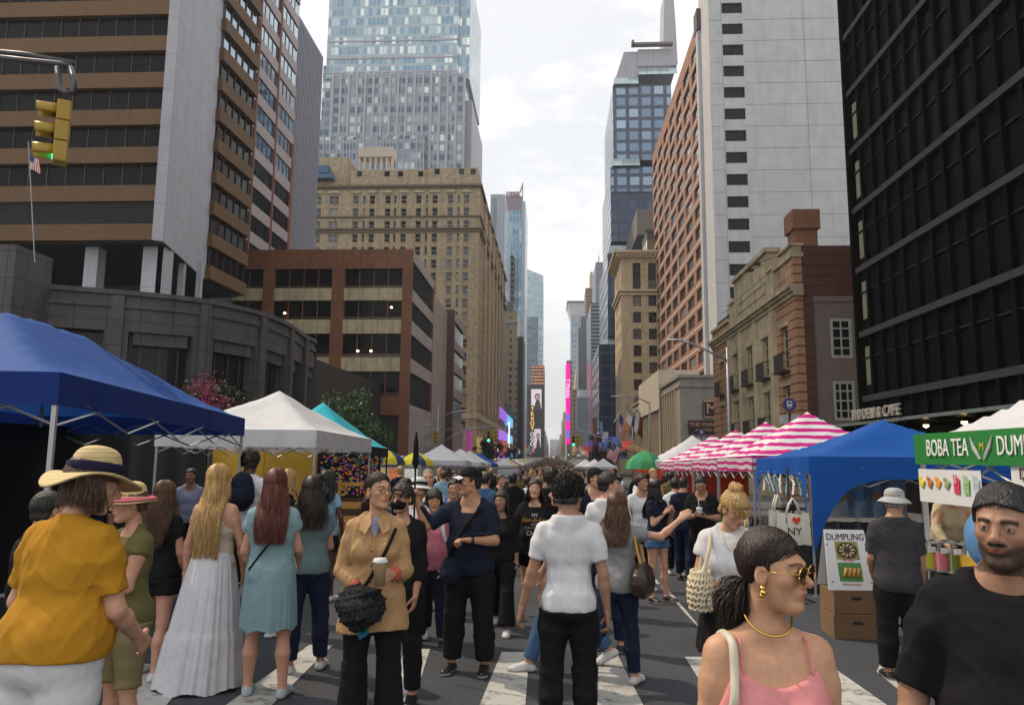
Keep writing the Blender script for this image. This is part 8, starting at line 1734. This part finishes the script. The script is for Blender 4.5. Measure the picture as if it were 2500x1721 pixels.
# --- 11 masked woman
Y = 5.8; o, g = person(PX(985, Y), Y, 190, ht(978, 1180, Y) - .01, 'person in black wearing a black face mask, behind the trench coat', TM, True, 1.08, dict(hyaw=10, armR=((.2, .1, -1), (-.3, .9, .1)), armL=((-.15, .1, -1), (.05, .35, -1)), curlR=.5), 'near'); hair(o, g, 'bun', HD, .008, 3); f = sdf([('e', g['head'] + g['Rh'] @ V3(0, .055, -.05) * g['s'], np.array([.062, .058, .046]), g['Rh'], .01)], .006); mk_obj('face_mask', f, BLKC, o); top_garment(o, g, True, 1.08, BLKC, .013, sleeve=1.55, hem=-.1); pants(o, g, True, 1.08, BLKC, .014); shoes(o, g, BSH, .012)
# --- 12 white sun hat
Y = 8.0; o, g = person(PX(1022, Y), Y, 186, ht(1020, 1160, Y) - .05, 'person in a white T-shirt and white sun hat with a dark band', TL, True, 1.15, dict(hyaw=-16), 'mid'); hair(o, g, 'bob', HGR, .010, 4, .06, 360); hat(o, g, WHC, BLKC, .096, .165, .10, .012, .045, 8, .03); top_garment(o, g, True, 1.15, WHC, .014, sleeve=.5); pants(o, g, True, 1.1, BLKC, .016); shoes(o, g, WSH, .012)
strap_tube(o, 'bag_strap', [tuple(p) for p in torso_path(g, [(-.10, 1, .43), (0, 1, .28), (.12, 1, .1)], .02)], .006, BLKC)
# --- 13 bald man
Y = 9.6; o, g = person(PX(1045, Y), Y, 200, ht(1045, 1147, Y), 'balding person with short grey hair just behind the white sun hat', TL, False, 1.15, dict(hyaw=-30), 'mid'); hair(o, g, 'bald', HGR, .008); top_garment(o, g, False, 1.1, WHC, .016); pants(o, g, False, 1.1, JEA, .018); shoes(o, g, WSH, .014)
# --- 14 pink tank with backpack straps
Y = 7.6; o, g = person(PX(1060, Y), Y, 176, ht(1060, 1190, Y) - .03, 'person in a pink top with white backpack straps, short black hair and glasses', TA, True, 1.25, dict(hyaw=-10, hpitch=-6, armR=((.2, .1, -1), (-.2, .35, -1)), armL=((-.2, .1, -1), (.2, .5, -.8)), legL=(4, 4, 4), legR=(-4, 3, 4)), 'near'); hair(o, g, 'bob', HB, .008, 3, .06, 500, .9, .004); glasses(o, g, GOLD, None, .02); top_garment(o, g, True, 1.25, cloth('dusty_pink', (.42, .13, .17)), .012, sleeve=.18, hem=-.09, infl=.02); pants(o, g, True, 1.15, NVY, .014); shoes(o, g, BSH, .012)
for sg in (-1, 1): strap_tube(o, 'backpack_strap', [tuple(p) for p in torso_path(g, [(sg * .10, -1, .44), (sg * .11, 1, .46), (sg * .125, 1, .34), (sg * .15, 1, .22)], .022)], .02, WHC)
# --- 15 cap man with the raised pole
Y = 6.7; o, g = person(PX(1150, Y), Y, 190, ht(1150, 1137, Y) - .03, 'person in a navy T-shirt and black cap holding up a closed black umbrella', TM, False, 1.18, dict(hyaw=52, armR=((.55, .35, -.42), (.25, .30, 1.0)), armL=((-.32, .42, -1), (.80, .62, .06)), curlR=1.0, palmR=(-.3, .8, 0), curlL=.8, palmL=(.2, .2, -1), wide=1.06, legL=(0, 0, 5), legR=(2, 2, 5)), 'near')
hair(o, g, 'short', HB, .007, 4, n=100); cap_hat(o, g, BLKC, WHC); glasses(o, g, BLKC, mat('lens_black', (.01, .01, .012), .08), .02, 'sunglasses'); top_garment(o, g, False, 1.2, cloth('navy_tee', (.011, .014, .030)), .011, sleeve=.85, hem=-.12, infl=.016, fold=.006, wide_hem=.02); pants(o, g, False, 1.18, BLKC, .012, infl=.03, fold=.007); shoes(o, g, BSH, .011)
b = MB(); b.smooth = True; w = g['wrL'] - g['faL'] * .03; b.tube([tuple(w - g['faL'] * .012), tuple(w + g['faL'] * .012)], .033, 14); b.build('watch', mat('watch_dark', (.02, .02, .025), .2), o)
p0 = g['wrR'] + g['faR'] * .075 + g['hnR'] * .03; b = MB(); b.smooth = True; b.tube([tuple(p0 + V3(0, 0, -.95)), tuple(p0 + V3(0, 0, .25))], .009, 8); b.tube([tuple(p0 + V3(0, 0, .2)), tuple(p0 + V3(0, 0, .26)), tuple(p0 + V3(0, 0, .42)), tuple(p0 + V3(0, 0, .52))], [.012, .028, .022, .008], 8); held('closed_umbrella', b, BLKC, o, 'thin closed black umbrella held upright by the person in the black cap', 'umbrella')
strap_tube(o, 'bag_strap', [tuple(p) for p in torso_path(g, [(-.12, 1, .45), (-.02, 1, .32), (.08, 1, .16), (.14, 1, .04)], .035)], .016, BLKC)
bag_blob(o, g, g['T'](.13, .12, -.08), (.10, .07, .12), NVY, 'dark camera bag at the hip of the person in the black cap', 'camera_bag', wr=.004)
# --- 16 dark-haired woman in black behind him
Y = 8.4; o, g = person(PX(1225, Y), Y, 186, ht(1205, 1215, Y) + .1, 'person in loose black clothes striding behind the navy T-shirt', TT, True, 1.05, dict(legL=(22, 6, 3), legR=(-20, 18, 3), hyaw=12), 'mid'); hair(o, g, 'long', HB, .010, 31, .34, 220); top_garment(o, g, True, 1.1, BLKC, .014, sleeve=1.4, hem=-.16); pants(o, g, True, 1.05, BLKC, .014, flare=.03); shoes(o, g, WSH, .011)
# --- 17 woman with the lettered black T-shirt
Y = 8.9; o, g = person(PX(1306, Y), Y, 178, ht(1310, 1166, Y) - .02, 'person in a black T-shirt lettered MY SON-IN-LAW walking towards the camera', TL, True, 1.18, dict(hyaw=4, hpitch=6, armR=((.35, .0, -1), (.05, .2, -1)), armL=((-.2, .1, -1), (.1, .3, -1)), legL=(12, 4, 2), legR=(-16, 40, 2)), 'near'); hair(o, g, 'long', HD, .008, 17, .22, 1000, 1.0, .010); top_garment(o, g, True, 1.2, BLKC, .012, sleeve=.72, hem=-.12, infl=.022, wide_hem=.02); pants(o, g, True, 1.1, BLKC, .014, 'shorts', cuff=.26, infl=.025); shoes(o, g, WSH, .010)
TW = mat('print_white', (.6, .6, .58), .7); TG = mat('print_gold', (.55, .32, .06), .7)
for txt, sz, z, mm, sh_ in (('MY', .055, .36, TW, 0), ('Son-in-Law', .068, .305, TG, .35), ('- IS MY -', .035, .255, TW, 0), ('FAVORITE', .048, .212, mat('print_grey', (.3, .3, .3), .7), 0), ('CHILD', .068, .150, TW, 0)):
 p = torso_path(g, [(0, 1, z)], .030)[0]; ob = link('print', text_mesh(txt, sz, .001, mm, sh_), o, tuple(p + V3(0, .012 + (.02 if z > .25 else .0), 0))); ob.rotation_euler = (math.pi / 2, 0, math.pi)
# --- 19 jeans walker hidden behind the white tee, then 18 the white tee man
Y = 6.9; o, g = person(PX(1375, Y), Y, 268, 1.66, 'person in blue jeans striding left behind the white T-shirt, white trainers showing', TL, False, 1.0, dict(legL=(24, 4, 2), legR=(-24, 14, 2), armR=((.1, .3, -1), (0, .5, -1))), 'mid'); hair(o, g, 'short', HB, .009, 4); top_garment(o, g, False, 1, BLKC, .015); pants(o, g, False, 1, JEB, .014); shoes(o, g, WSH, .010)
Y = 4.95; o, g = person(PX(1388, Y), Y, 2, ht(1388, 1152, Y) - .035, 'person in a white T-shirt and black trousers, dark curly hair, seen from behind', TT, False, .92, dict(hyaw=32, armL=((-.30, .0, -1), (-.28, .12, -1)), armR=((.24, -.04, -1), (.10, .14, -1)), curlL=.45, curlR=.5, legL=(0, 3, 3), legR=(3, 2, 2)), 'hero'); hair(o, g, 'curly', HB, .006, 6, n=2200, vol=.72); top_garment(o, g, False, .92, cloth('tee_white', (.60, .60, .62)), .009, sleeve=.66, hem=-.10, neck=.02, infl=.012, fold=.0055, seed=7); pants(o, g, False, .92, BLKC, .011, infl=.02, fold=.006); shoes(o, g, BSH, .011)
# --- 20-21
Y = 7.6; o, g = person(PX(1484, Y), Y, 20, ht(1490, 1150, Y) - .03, 'person in a white T-shirt with dark swept hair looking right, ear bud in', TL, False, 1.0, dict(hyaw=62), 'near'); hair(o, g, 'short', HB, .007, 9, n=300, vol=1.5); top_garment(o, g, False, 1, WHC, .013, sleeve=.6); pants(o, g, False, 1, JEA, .016); shoes(o, g, BSH, .012)
Y = 9.4; o, g = person(PX(1452, Y), Y, 165, ht(1455, 1140, Y) - .03, 'bearded person in a dark cap between the curly head and the swept hair', TL, False, 1.05, dict(hyaw=-30), 'mid'); hair(o, g, 'short', HB, .009); cap_hat(o, g, BLKC, BLKC); top_garment(o, g, False, 1, NVY, .016); pants(o, g, False, 1, NVY, .018); shoes(o, g, BSH, .014)
# --- 22 grey tee woman pointing right
Y = 6.4; o, g = person(PX(1503, Y), Y, 22, ht(1490, 1203, Y) + .0, 'person in a grey T-shirt and jeans pointing right, brown leather bag on the shoulder', TL, True, 1.08, dict(hyaw=20, armR=((.75, .5, -.12), (.72, .25, .68)), armL=((-.2, .2, -1), (.1, .8, -.2)), curlR=.55, palmR=(-.3, .5, -.6), legL=(-26, 38, 3), legR=(10, 2, 3), lean=4), 'near'); hair(o, g, 'long', HBR, .008, 27, .33, 1500, 1.0, .014); top_garment(o, g, True, 1.1, cloth('heather_grey', (.22, .22, .23)), .011, sleeve=.5, hem=-.085, fold=.005); pants(o, g, True, 1.08, JEA, .012, infl=.010); shoes(o, g, WSH, .009)
LB = mat('brown_leather', (.03, .016, .010), .4, var=.3, vs=30); TNL = mat('tan_leather', (.42, .22, .05), .5)
bag_blob(o, g, g['T'](.255, -.03, .015), (.085, .16, .14), LB, 'dark brown leather bag with tan straps on the shoulder of the pointing person', 'shoulder_bag', TNL, [g['T'](.27, -.1, .1), g['T'](.20, -.07, .33), g['T'](.15, .0, .49), g['T'](.19, .07, .34), g['T'](.27, .04, .1)], .013, .008, 3)
# --- 23-26 right middle
Y = 10.4; o, g = person(PX(1602, Y), Y, 138, ht(1600, 1168, Y) - .02, 'person in a navy top and denim shorts with long black hair and sunglasses', TL, True, 1.05, dict(hyaw=-48, armR=((.1, .3, -1), (-.5, .5, .7)), armL=((-.1, .3, -1), (.4, .6, .6)), legL=(4, 0, 3)), 'near'); hair(o, g, 'long', HB, .009, 37, .42, 500); glasses(o, g, BLKC, mat('lens_black', ()), .022, 'sunglasses'); top_garment(o, g, True, 1.05, NVY, .013, sleeve=.6, hem=-.12); pants(o, g, True, 1.05, JEB, .014, 'shorts', cuff=.18, infl=.025); shoes(o, g, BSH, .011)
Y = 11.4; o, g = person(PX(1566, Y), Y, 170, ht(1560, 1157, Y) - .02, 'person in a pale T-shirt with a dark mop of hair, left of the sunglasses', TM, False, .95, dict(hyaw=-30), 'mid'); hair(o, g, 'short', HB, .010, 5, vol=1.7); top_garment(o, g, False, .95, WHC, .016); pants(o, g, False, 1, BLKC, .018); shoes(o, g, WSH, .014)
Y = 11.2; o, g = person(PX(1712, Y), Y, 196, ht(1712, 1160, Y), 'person in a black shirt looking down at a drink with a straw', TM, False, 1.25, dict(hpitch=-28, armR=((.25, .2, -1), (-.7, .8, .15)), armL=((-.25, .2, -1), (.7, .8, .1)), curlR=.8, curlL=.8, palmR=(-.2, 0, 1), palmL=(.2, 0, 1)), 'near'); hair(o, g, 'short', HB, .009); top_garment(o, g, False, 1.25, BLKC, .014, sleeve=.8, hem=-.12); pants(o, g, False, 1.1, BLKC, .016); shoes(o, g, BSH, .014); cup(o, g, 'R', 'small clear cup with a white straw held by the person in black', .1, WHC, straw=True)
for k, (px, Y, f_, py, l, m1, kd) in enumerate(((1648, 13, 10, 1163, 'person in a white T-shirt with dark hair near the striped tent pole', WHC, 'short'), (1668, 12.4, 20, 1160, 'person in navy with cropped hair walking away before the striped tents', NVY, 'buzz'), (1252, 14, 0, 1150, 'person in a black long-sleeved top walking away near the parked car', BLKC, 'short'), (1222, 15, 130, 1155, 'person in a black tee with fair cropped hair beside the parked car', BLKC, 'short'), (1185, 13, 20, 1152, 'person in a denim shirt left of the parked car', JEB, 'short'), (1335, 12.5, 180, 1168, 'person with reddish cropped hair right of the lettered T-shirt', BLKC, 'buzz'), (1345, 10.6, 12, 1140, 'person with a dark round head just left of the curly hair', BLKC, 'curly'), (1288, 16, 10, 1160, 'person in a small white top walking away up the avenue', WHC, 'short'), (1405, 9.5, 150, 1175, 'person in orange-pink half hidden beside the curly head', cloth('coral', (.5, .16, .1)), 'short'), (1110, 9.0, 180, 1165, 'bearded person in a bright blue shirt behind the raised umbrella', cloth('bright_blue', (.02, .06, .3)), 'short'), (780, 12.6, 200, 1170, 'person in dark clothes under the white tent', NVY, 'short'), (465, 12, 170, 1140, 'person in a pale shirt standing under the white tent, left', cloth('pale_violet', ()), 'short'), (118, 4.4, 20, 1190, 'person in black partly hidden at the far left edge', BLKC, 'short'), (250, 9.5, 200, 1150, 'stallholder in dark clothes standing in the dark blue tent', NVY, 'short'), (395, 8.6, 160, 1170, 'stallholder in olive standing at the back of the dark blue tent', cloth('olive', ()), 'short'))):
 o, g = person(PX(px, Y), Y, f_, ht(px, py, Y) - .03, l, [TL, TM, TD, TT][k % 4] if k != 3 else TL, k in (7, 8), 1.05, dict(legL=(10, 4, 2), legR=(-10, 8, 2), armR=((.2, .1, -1), (-.1, .6, -.7))), 'mid'); hair(o, g, kd, HBR if k in (3, 5) else HB, .011, k, n=0 if kd != 'curly' else 200); top_garment(o, g, k in (7, 8), 1.05, m1, .016, sleeve=.6 if k % 2 else 1.7); pants(o, g, False, 1, [BLKC, JEA, NVY][k % 3], .018); shoes(o, g, [WSH, BSH][k % 2], .014)
# --- 27 blonde with bun looking down
Y = 5.0; o, g = person(PX(1775, Y), Y, 188, ht(1790, 1190, Y) - .0, 'person with a messy blonde bun and white tee looking down, crochet bag', TA, True, 1.0, dict(hyaw=-30, hpitch=-30, lean=3, armR=((.30, .0, -1), (-.80, .62, -.10)), armL=((-.22, .08, -1), (.62, .72, -.02)), curlR=.7, curlL=.7, palmR=(-.3, -.2, .7), palmL=(.3, -.3, .7)), 'hero', browc=(.16, .09, .04)); hair(o, g, 'bun', HBL, .0055, 9, vol=1.1); top_garment(o, g, True, 1.02, cloth('tee_white', ()), .009, sleeve=.42, hem=.04, neck=.05, infl=.018, fold=.004, seed=17); skirt(o, g, BLKC, .01, g['T'](0, 0, .12)[2], .60, .125, .215, 'skirt', .003, 90, .8, k=.5); shoes(o, g, BSH, .012)
CRO = cloth('crochet', (.58, .50, .36)); c = g['T'](.20, .13, .12); bk = MB(); bk.smooth = True   # crochet bag as a net of thick cords
for j in range(7):
 z = .10 - j * .035; rr_ = .105 * math.sqrt(max(.08, 1 - ((z + .02) / .17) ** 2)); n = 40
 bk.tube([tuple(c + V3(rr_ * .75 * math.cos(6.283 * i / n), rr_ * math.sin(6.283 * i / n), z + .010 * math.sin(i * 2.2 + j * 1.6))) for i in range(n + 1)], .010, 6)
for k in range(22):
 a = 6.283 * k / 22; bk.tube([tuple(c + V3(.105 * .74 * math.sqrt(max(.06, 1 - ((z + .02) / .17) ** 2)) * math.cos(a + z * 3), .105 * math.sqrt(max(.06, 1 - ((z + .02) / .17) ** 2)) * math.sin(a + z * 3), z)) for z in np.linspace(.1, -.12, 7)], .0075, 5)
q = held('crochet_bag', bk, CRO, o, 'cream crochet bag hanging from the shoulder of the person with the blonde bun', 'bag'); f = sdf([('e', c + V3(0, 0, -.015), np.array([.07, .095, .13]), None, .01)], .012); mk_obj('lining', f, CRO, q)
strap_tube(q, 'strap', [tuple(p) for p in (c + V3(.0, -.06, .10), g['T'](.18, .05, .34), g['T'](.125, .02, .475), g['T'](.14, .13, .38), g['T'](.17, .16, .28), c + V3(0, .07, .1))], .013, CRO)
strap_tube(o, 'necklace', [tuple(p) for p in torso_path(g, [(-.045, 1, .49), (-.03, 1, .42), (0, 1, .37), (.03, 1, .42), (.045, 1, .49)], .02)], .0018, GOLD)
b = MB(); b.smooth = True; w = g['wrR'] + g['faR'] * .0; b.tube([tuple(w - g['faR'] * .03), tuple(w - g['faR'] * .012)], .031, 12); b.build('bracelet', BLKC, o)
# --- 30 grey polo with a bucket hat
Y = 6.8; o, g = person(PX(2178, Y), Y, 12, ht(2188, 1192, Y) - .02, 'person in a dark grey polo shirt and pale bucket hat, seen from behind', TM, False, 1.2, dict(hyaw=30, hpitch=-12, armR=((.2, .12, -1), (.05, .3, -1)), armL=((-.18, .1, -1), (.1, .7, -.6))), 'near'); hair(o, g, 'short', HGR, .008); hat(o, g, cloth('bucket_grey', (.36, .38, .38)), None, .096, .150, .088, .006, .05, 6, .05); top_garment(o, g, False, 1.22, cloth('charcoal_polo', (.045, .042, .048)), .011, sleeve=.85, hem=-.14, infl=.018, fold=.005, wide_hem=.02); pants(o, g, False, 1.15, BLKC, .013, infl=.028); shoes(o, g, BSH, .012)
# --- 31 vendor in beige
Y = 8.7; o, g = person(PX(2305, Y), Y, 190, 1.62, 'vendor in a beige jacket and blue top bending over the drinks counter', TM, True, 1.2, dict(lean=34, hpitch=-20, armR=((.3, .5, -.8), (-.2, .7, -.6)), armL=((-.3, .5, -.8), (.2, .7, -.6))), 'mid', sink=-.12); hair(o, g, 'short', HB, .010, vol=1.3); top_garment(o, g, True, 1.2, cloth('beige_jacket', (.42, .34, .22)), .014, sleeve=1.8); pants(o, g, True, 1.1, NVY, .018); shoes(o, g, BSH, .014)
f = sdf([('e', g['head'] + g['Rh'] @ V3(0, .055, -.05) * g['s'], np.array([.062, .058, .046]), g['Rh'], .01)], .008); mk_obj('face_mask', f, WHC, o)
Y = 3.4; o, g = person(PX(2428, Y), Y, 150, 1.52, 'person in a pale blue hooded top mostly hidden behind the black T-shirt', TL, True, 1.0, dict(), 'mid'); f = sdf([('e', g['head'] + V3(0, -.02, .0), np.array([.11, .125, .145]), None, .02)], .011).disp(folds(.004, 3)); f.cut(lambda x, y, z: -(np.sqrt((x - g['head'][0]) ** 2 + (y - g['head'][1] - .14) ** 2 + (z - g['head'][2]) ** 2) - .11)); mk_obj('hood', f, cloth('hood_blue', (.10, .22, .42)), o); top_garment(o, g, True, 1, cloth('hood_blue', ()), .016, sleeve=1.8); pants(o, g, True, 1, BLKC, .018); shoes(o, g, BSH, .014)
# --- 29 man in the black tee at the right edge
Y = 2.3; o, g = person(PX(2445, Y), Y, 206, zof(2410, 1186, Y) + .03, 'bearded person in a black T-shirt close to the camera at the right edge', TT, False, 1.22, dict(hyaw=18, hpitch=-4, hroll=-3, wide=1.1, armR=((.34, .06, -1), (.1, .3, -1)), armL=((-.3, .1, -1), (0, .2, -1)), gaze=-4), 'hero', beard=.98, nose=1.12, jaw=1.08)
hair(o, g, 'short', HB, .0045, 4, n=1400, vol=.8); top_garment(o, g, False, 1.24, cloth('black_tee', (.008, .008, .009)), .008, sleeve=.92, hem=-.12, neck=.02, infl=.018, fold=.006, seed=31); pants(o, g, False, 1.1, BLKC, .016); shoes(o, g, BSH, .012)
# --- 28 woman in the pink camisole
Y = 2.12; o, g = person(PX(1880, Y) - .02, Y, 178, zof(1930, 1282, Y) + .015, 'person in a pink camisole and round sunglasses close to the camera', TA, True, .98, dict(hyaw=-50, hpitch=-2, armR=((.22, .0, -1), (.1, .1, -1)), armL=((-.2, .0, -1), (0, .1, -1))), 'hero', nose=1.05, jaw=.9, browc=(.03, .017, .012)) 
hair(o, g, 'pony', hairmat('espresso', (.020, .010, .007)), .004, 41, .15, 2600, .95); glasses(o, g, GOLD, mat('lens_brown', (.022, .011, .009), .12, spec=.5), .0255, 'sunglasses')
CAM = cloth('camisole', (.62, .24, .24)); prs = torso_prims(g, True, .98); f = sdf(prs, .006, .010).disp(folds(.003, 9)); T = g['T']; zt_ = T(0, 0, .355)[2]; x0_ = T(0, 0, 0)[0]
f.cut(lambda x, y, z: z - (zt_ + .045 * np.clip(np.abs(x - x0_) / .10, 0, 1) ** 1.8 - .14 * np.clip((np.abs(x - x0_) - .10) / .06, 0, 1) ** 1.2 + .0 * y)); hz_ = T(0, 0, -.05)[2]; f.cut(lambda x, y, z: hz_ - z + 0 * x + 0 * y); mk_obj('camisole', f, CAM, o)
for sg in (-1, 1): strap_tube(o, 'camisole_strap', [tuple(p) for p in torso_path(g, [(sg * .098, 1, .39), (sg * .098, 1, .44), (sg * .096, 1, .475), (sg * .098, -1, .47), (sg * .08, -1, .38)], .003)], .0032, CAM)
pants(o, g, True, 1.0, JEB, .016); shoes(o, g, WSH, .012)
nk = g['neck']; b = MB(); b.smooth = True; Rt = g['Rt']; n = 32
NP = [nk + V3(.062 * math.cos(a), .0 + .066 * math.sin(a), .0 - .030 * max(0, math.sin(a)) + .02 * (1 - abs(math.sin(a)))) for a in np.linspace(0, 6.283, n + 1)]
b.tube([tuple(p + V3(0, .004, .012)) for p in NP], .0032, 6); b.build('necklace', GOLD, o)
hh = lambda x, y, z: g['head'] + g['Rh'] @ (V3(x, y, z) * g['s'])
for sg in (-1, 1):
 b = MB(); b.smooth = True
 for k, (y_, z_, r_) in enumerate(((0.004, -.045, .008), (.006, -.057, .009), (.002, -.066, .0075))): v, fq = uvsph(hh(sg * .080, y_, z_), r_, None, 8, 6); b.add([tuple(p) for p in v], [tuple(q) for q in fq])
 b.build('earring', GOLD, o)
BG = mat('cream_leather', (.55, .49, .38), .5, var=.05); SP = torso_path(g, [(.125, -1, .20), (.125, -1, .44), (.122, 1, .475), (.125, 1, .40), (.14, 1, .30), (.165, 1, .18), (.19, 1, .05)], .016)
b = MB(); c = g['T'](.24, -.02, -.02); b.box(c[0] - .04, c[0] + .04, c[1] - .13, c[1] + .13, c[2] - .14, c[2] + .06); q = held('cream_bag', b, BG, o, 'cream leather bag on a wide strap over the shoulder above the pink camisole', 'bag'); strap_tube(q, 'strap', [tuple(p) for p in SP], .0115, BG)
# ================================================================== the crowd: a few prototypes, copied person by person
PROT = []
cc = [('black', BLKC), ('white', WHC), ('navy', NVY), ('black', BLKC), ('grey', cloth('heather_grey', ())), ('red', cloth('crowd_red', (.35, .03, .03))), ('pale blue', cloth('light_blue', ())), ('black', BLKC), ('olive', cloth('olive', ())), ('pink', cloth('dusty_pink', ())), ('black', BLKC), ('white', WHC)]
def flatten(o, extra):
 """join one person's clothes and body into one mesh for the far crowd"""
 ms = [o] + extra; V = []; Fc = []; Mi = []; mats = []; cols = []; n = 0
 for q in ms:
  me = q.data; k = len(me.vertices); co = np.empty(k * 3); me.vertices.foreach_get('co', co); V.append(co.reshape(-1, 3)); fv = np.empty(len(me.polygons) * 4, np.int32); me.polygons.foreach_get('vertices', fv); Fc.append(fv.reshape(-1, 4) + n); mi = np.empty(len(me.polygons), np.int32); me.polygons.foreach_get('material_index', mi)
  mp_ = []
  for m in me.materials:
   if m not in mats: mats.append(m)
   mp_.append(mats.index(m))
  Mi.append(np.array(mp_)[mi]); n += k
  c = np.ones((k, 3)) * .4
  if 'Col' in me.color_attributes: cf = np.empty(k * 4); me.color_attributes['Col'].data.foreach_get('color', cf); c = cf.reshape(-1, 4)[:, :3]
  cols.append(c)
 me = npmesh('person', [(np.concatenate(V), np.concatenate(Fc), 0)], mats, cols=np.concatenate(cols)); me.polygons.foreach_set('material_index', np.concatenate(Mi).astype(np.int32)); return me
rc_ = random.Random(11)
for i, (cn, cm) in enumerate(cc):
 fem = i % 2 == 1; sw = rc_.uniform(6, 20)
 o, g = person(0, -30, 0, 1.66 if fem else 1.76, 'x', [TL, TM, TA, TD, TT][i % 5], fem, rc_.uniform(.95, 1.2), dict(legL=(sw, 5, 2), legR=(-sw, 12, 2), armL=((-.2, .2, -1), (-.05, .5, -.9)), armR=((.2, -.1, -1), (.05, .3, -1))), 'far', hands=False)
 ch = [hair(o, g, ['short', 'long', 'short', 'bob', 'buzz', 'long'][i % 6], [HB, HBL, HD, HBR, HB, HD][(i // 2) % 6], .016, i, .25, 40), top_garment(o, g, fem, g['fat'], cm, .024, sleeve=rc_.choice([.5, .6, 1.8]), fold=0), pants(o, g, fem, 1, [BLKC, JEA, NVY, JEB][i % 4], .026, fold=0, cuff=.95 if i % 3 else .28), *[]]
 shoes(o, g, [WSH, BSH][i % 2], .02); PROT.append((cn, flatten(o, [c for c in kids(o)]), fem))
 for c in kids(o) + [o]: bpy.data.objects.remove(c, do_unlink=True)
def crowd_spots():
 out = []; tries = 0
 while len(out) < 238 and tries < 20000:
  tries += 1; Y = 16.5 + (rc_.random() ** 1.15) * 112; x = rc_.uniform(-3.9 if Y < 100 else -4.6, 3.0 if Y < 30 else 3.4)
  if abs(x - atY(1237, 1150, 56).x) < 1.8 and 53.5 < Y < 61.5: continue
  px = 1348 + x / Y * 1850
  if Y < 24 and 1290 < px < 1420 or (Y < 56 and 1207 < px < 1270): continue
  if all((x - a) ** 2 + ((Y - b_) * .8) ** 2 > .36 for a, b_ in out): out.append((x, Y))
 return out
CRW = []
SP_ = sorted(crowd_spots(), key=lambda p: p[1])
for k, (x, Y) in enumerate(SP_):
 i = rc_.randrange(len(PROT)); cn, me, fem = PROT[i]; q = bpy.data.objects.new('person', me); C.objects.link(q); q.location = (x, Y, gz(Y)); q.rotation_euler = (0, 0, rc_.choice([0, 0, math.pi, math.pi]) + rc_.uniform(-.5, .5)); s_ = rc_.uniform(.93, 1.03); q.scale = (s_, s_, s_)
 zone = 'nearest part' if Y < 32 else ('middle part' if Y < 65 else 'far part'); side = 'left' if x < -1.4 else ('right' if x > 1.0 else 'centre')
 tag(q, 'distant %s top, %s of the crowd, %s' % (cn, zone, side), 'person', 'crowd filling the avenue'); CRW.append(q)
rank_labels(CRW, lambda q: q.location.x / q.location.y, '%s from the left: %s')
for q in CRW:
 if not q['label'][0:7] == 'distant': q['label'] = q['label'].replace('distant ', 'distant person in ')
# beyond these the crowd reads as one mass
V = []; Fc = []; Mi = []; mats = []; n = 0; cols = []
low = []
for cn, me, fem in PROT[:6]:
 pass
bb = MB(); r2 = random.Random(5); cmx = [BLKC, WHC, NVY, cloth('crowd_red', ()), cloth('heather_grey', ()), mat('crowd_skin', (.4, .24, .17), .7), HB, HBR]
for k in range(2600):
 Y = 125 + r2.random() ** .8 * 330; x = r2.uniform(-4.7, 3.8); h = r2.uniform(1.55, 1.8); z = gz(Y); c = r2.choice([0, 0, 1, 1, 2, 3, 4, 4]); bb.smooth = True; w = r2.uniform(.19, .24)
 bb.mi = c; bb.lathe([(w * .5, z + .8), (w, z + 1.0), (w * 1.05, z + h - .36), (w * .4, z + h - .26)], x, Y, 6); bb.mi = r2.choice([0, 2]); bb.lathe([(w * .55, z), (w * .8, z + .82)], x, Y, 5); bb.mi = r2.choice([5, 5, 6, 7]); bb.lathe([(0, z + h - .27), (.08, z + h - .2), (.1, z + h - .1), (.07, z + h - .02), (0, z + h)], x, Y, 6)
tag(bb.build('far_crowd', cmx), 'dense mass of tiny people far down the avenue', 'crowd', None, 'stuff')
# ================================================================== haze
hb = MB(); hb.box(-950, 950, -45, 3300, -3.5, 420); hz = hb.build('haze', None or bpy.data.materials.new('haze')); hm = hz.data.materials[0]; hm.use_nodes = True; t = hm.node_tree; t.nodes.clear()
ov = t.nodes.new('ShaderNodeOutputMaterial'); pv = t.nodes.new('ShaderNodeVolumePrincipled'); pv.inputs['Density'].default_value = .00026; pv.inputs['Color'].default_value = (.86, .92, 1, 1); pv.inputs['Anisotropy'].default_value = .3; t.links.new(pv.outputs[0], ov.inputs['Volume']); hz['kind'] = 'stuff'
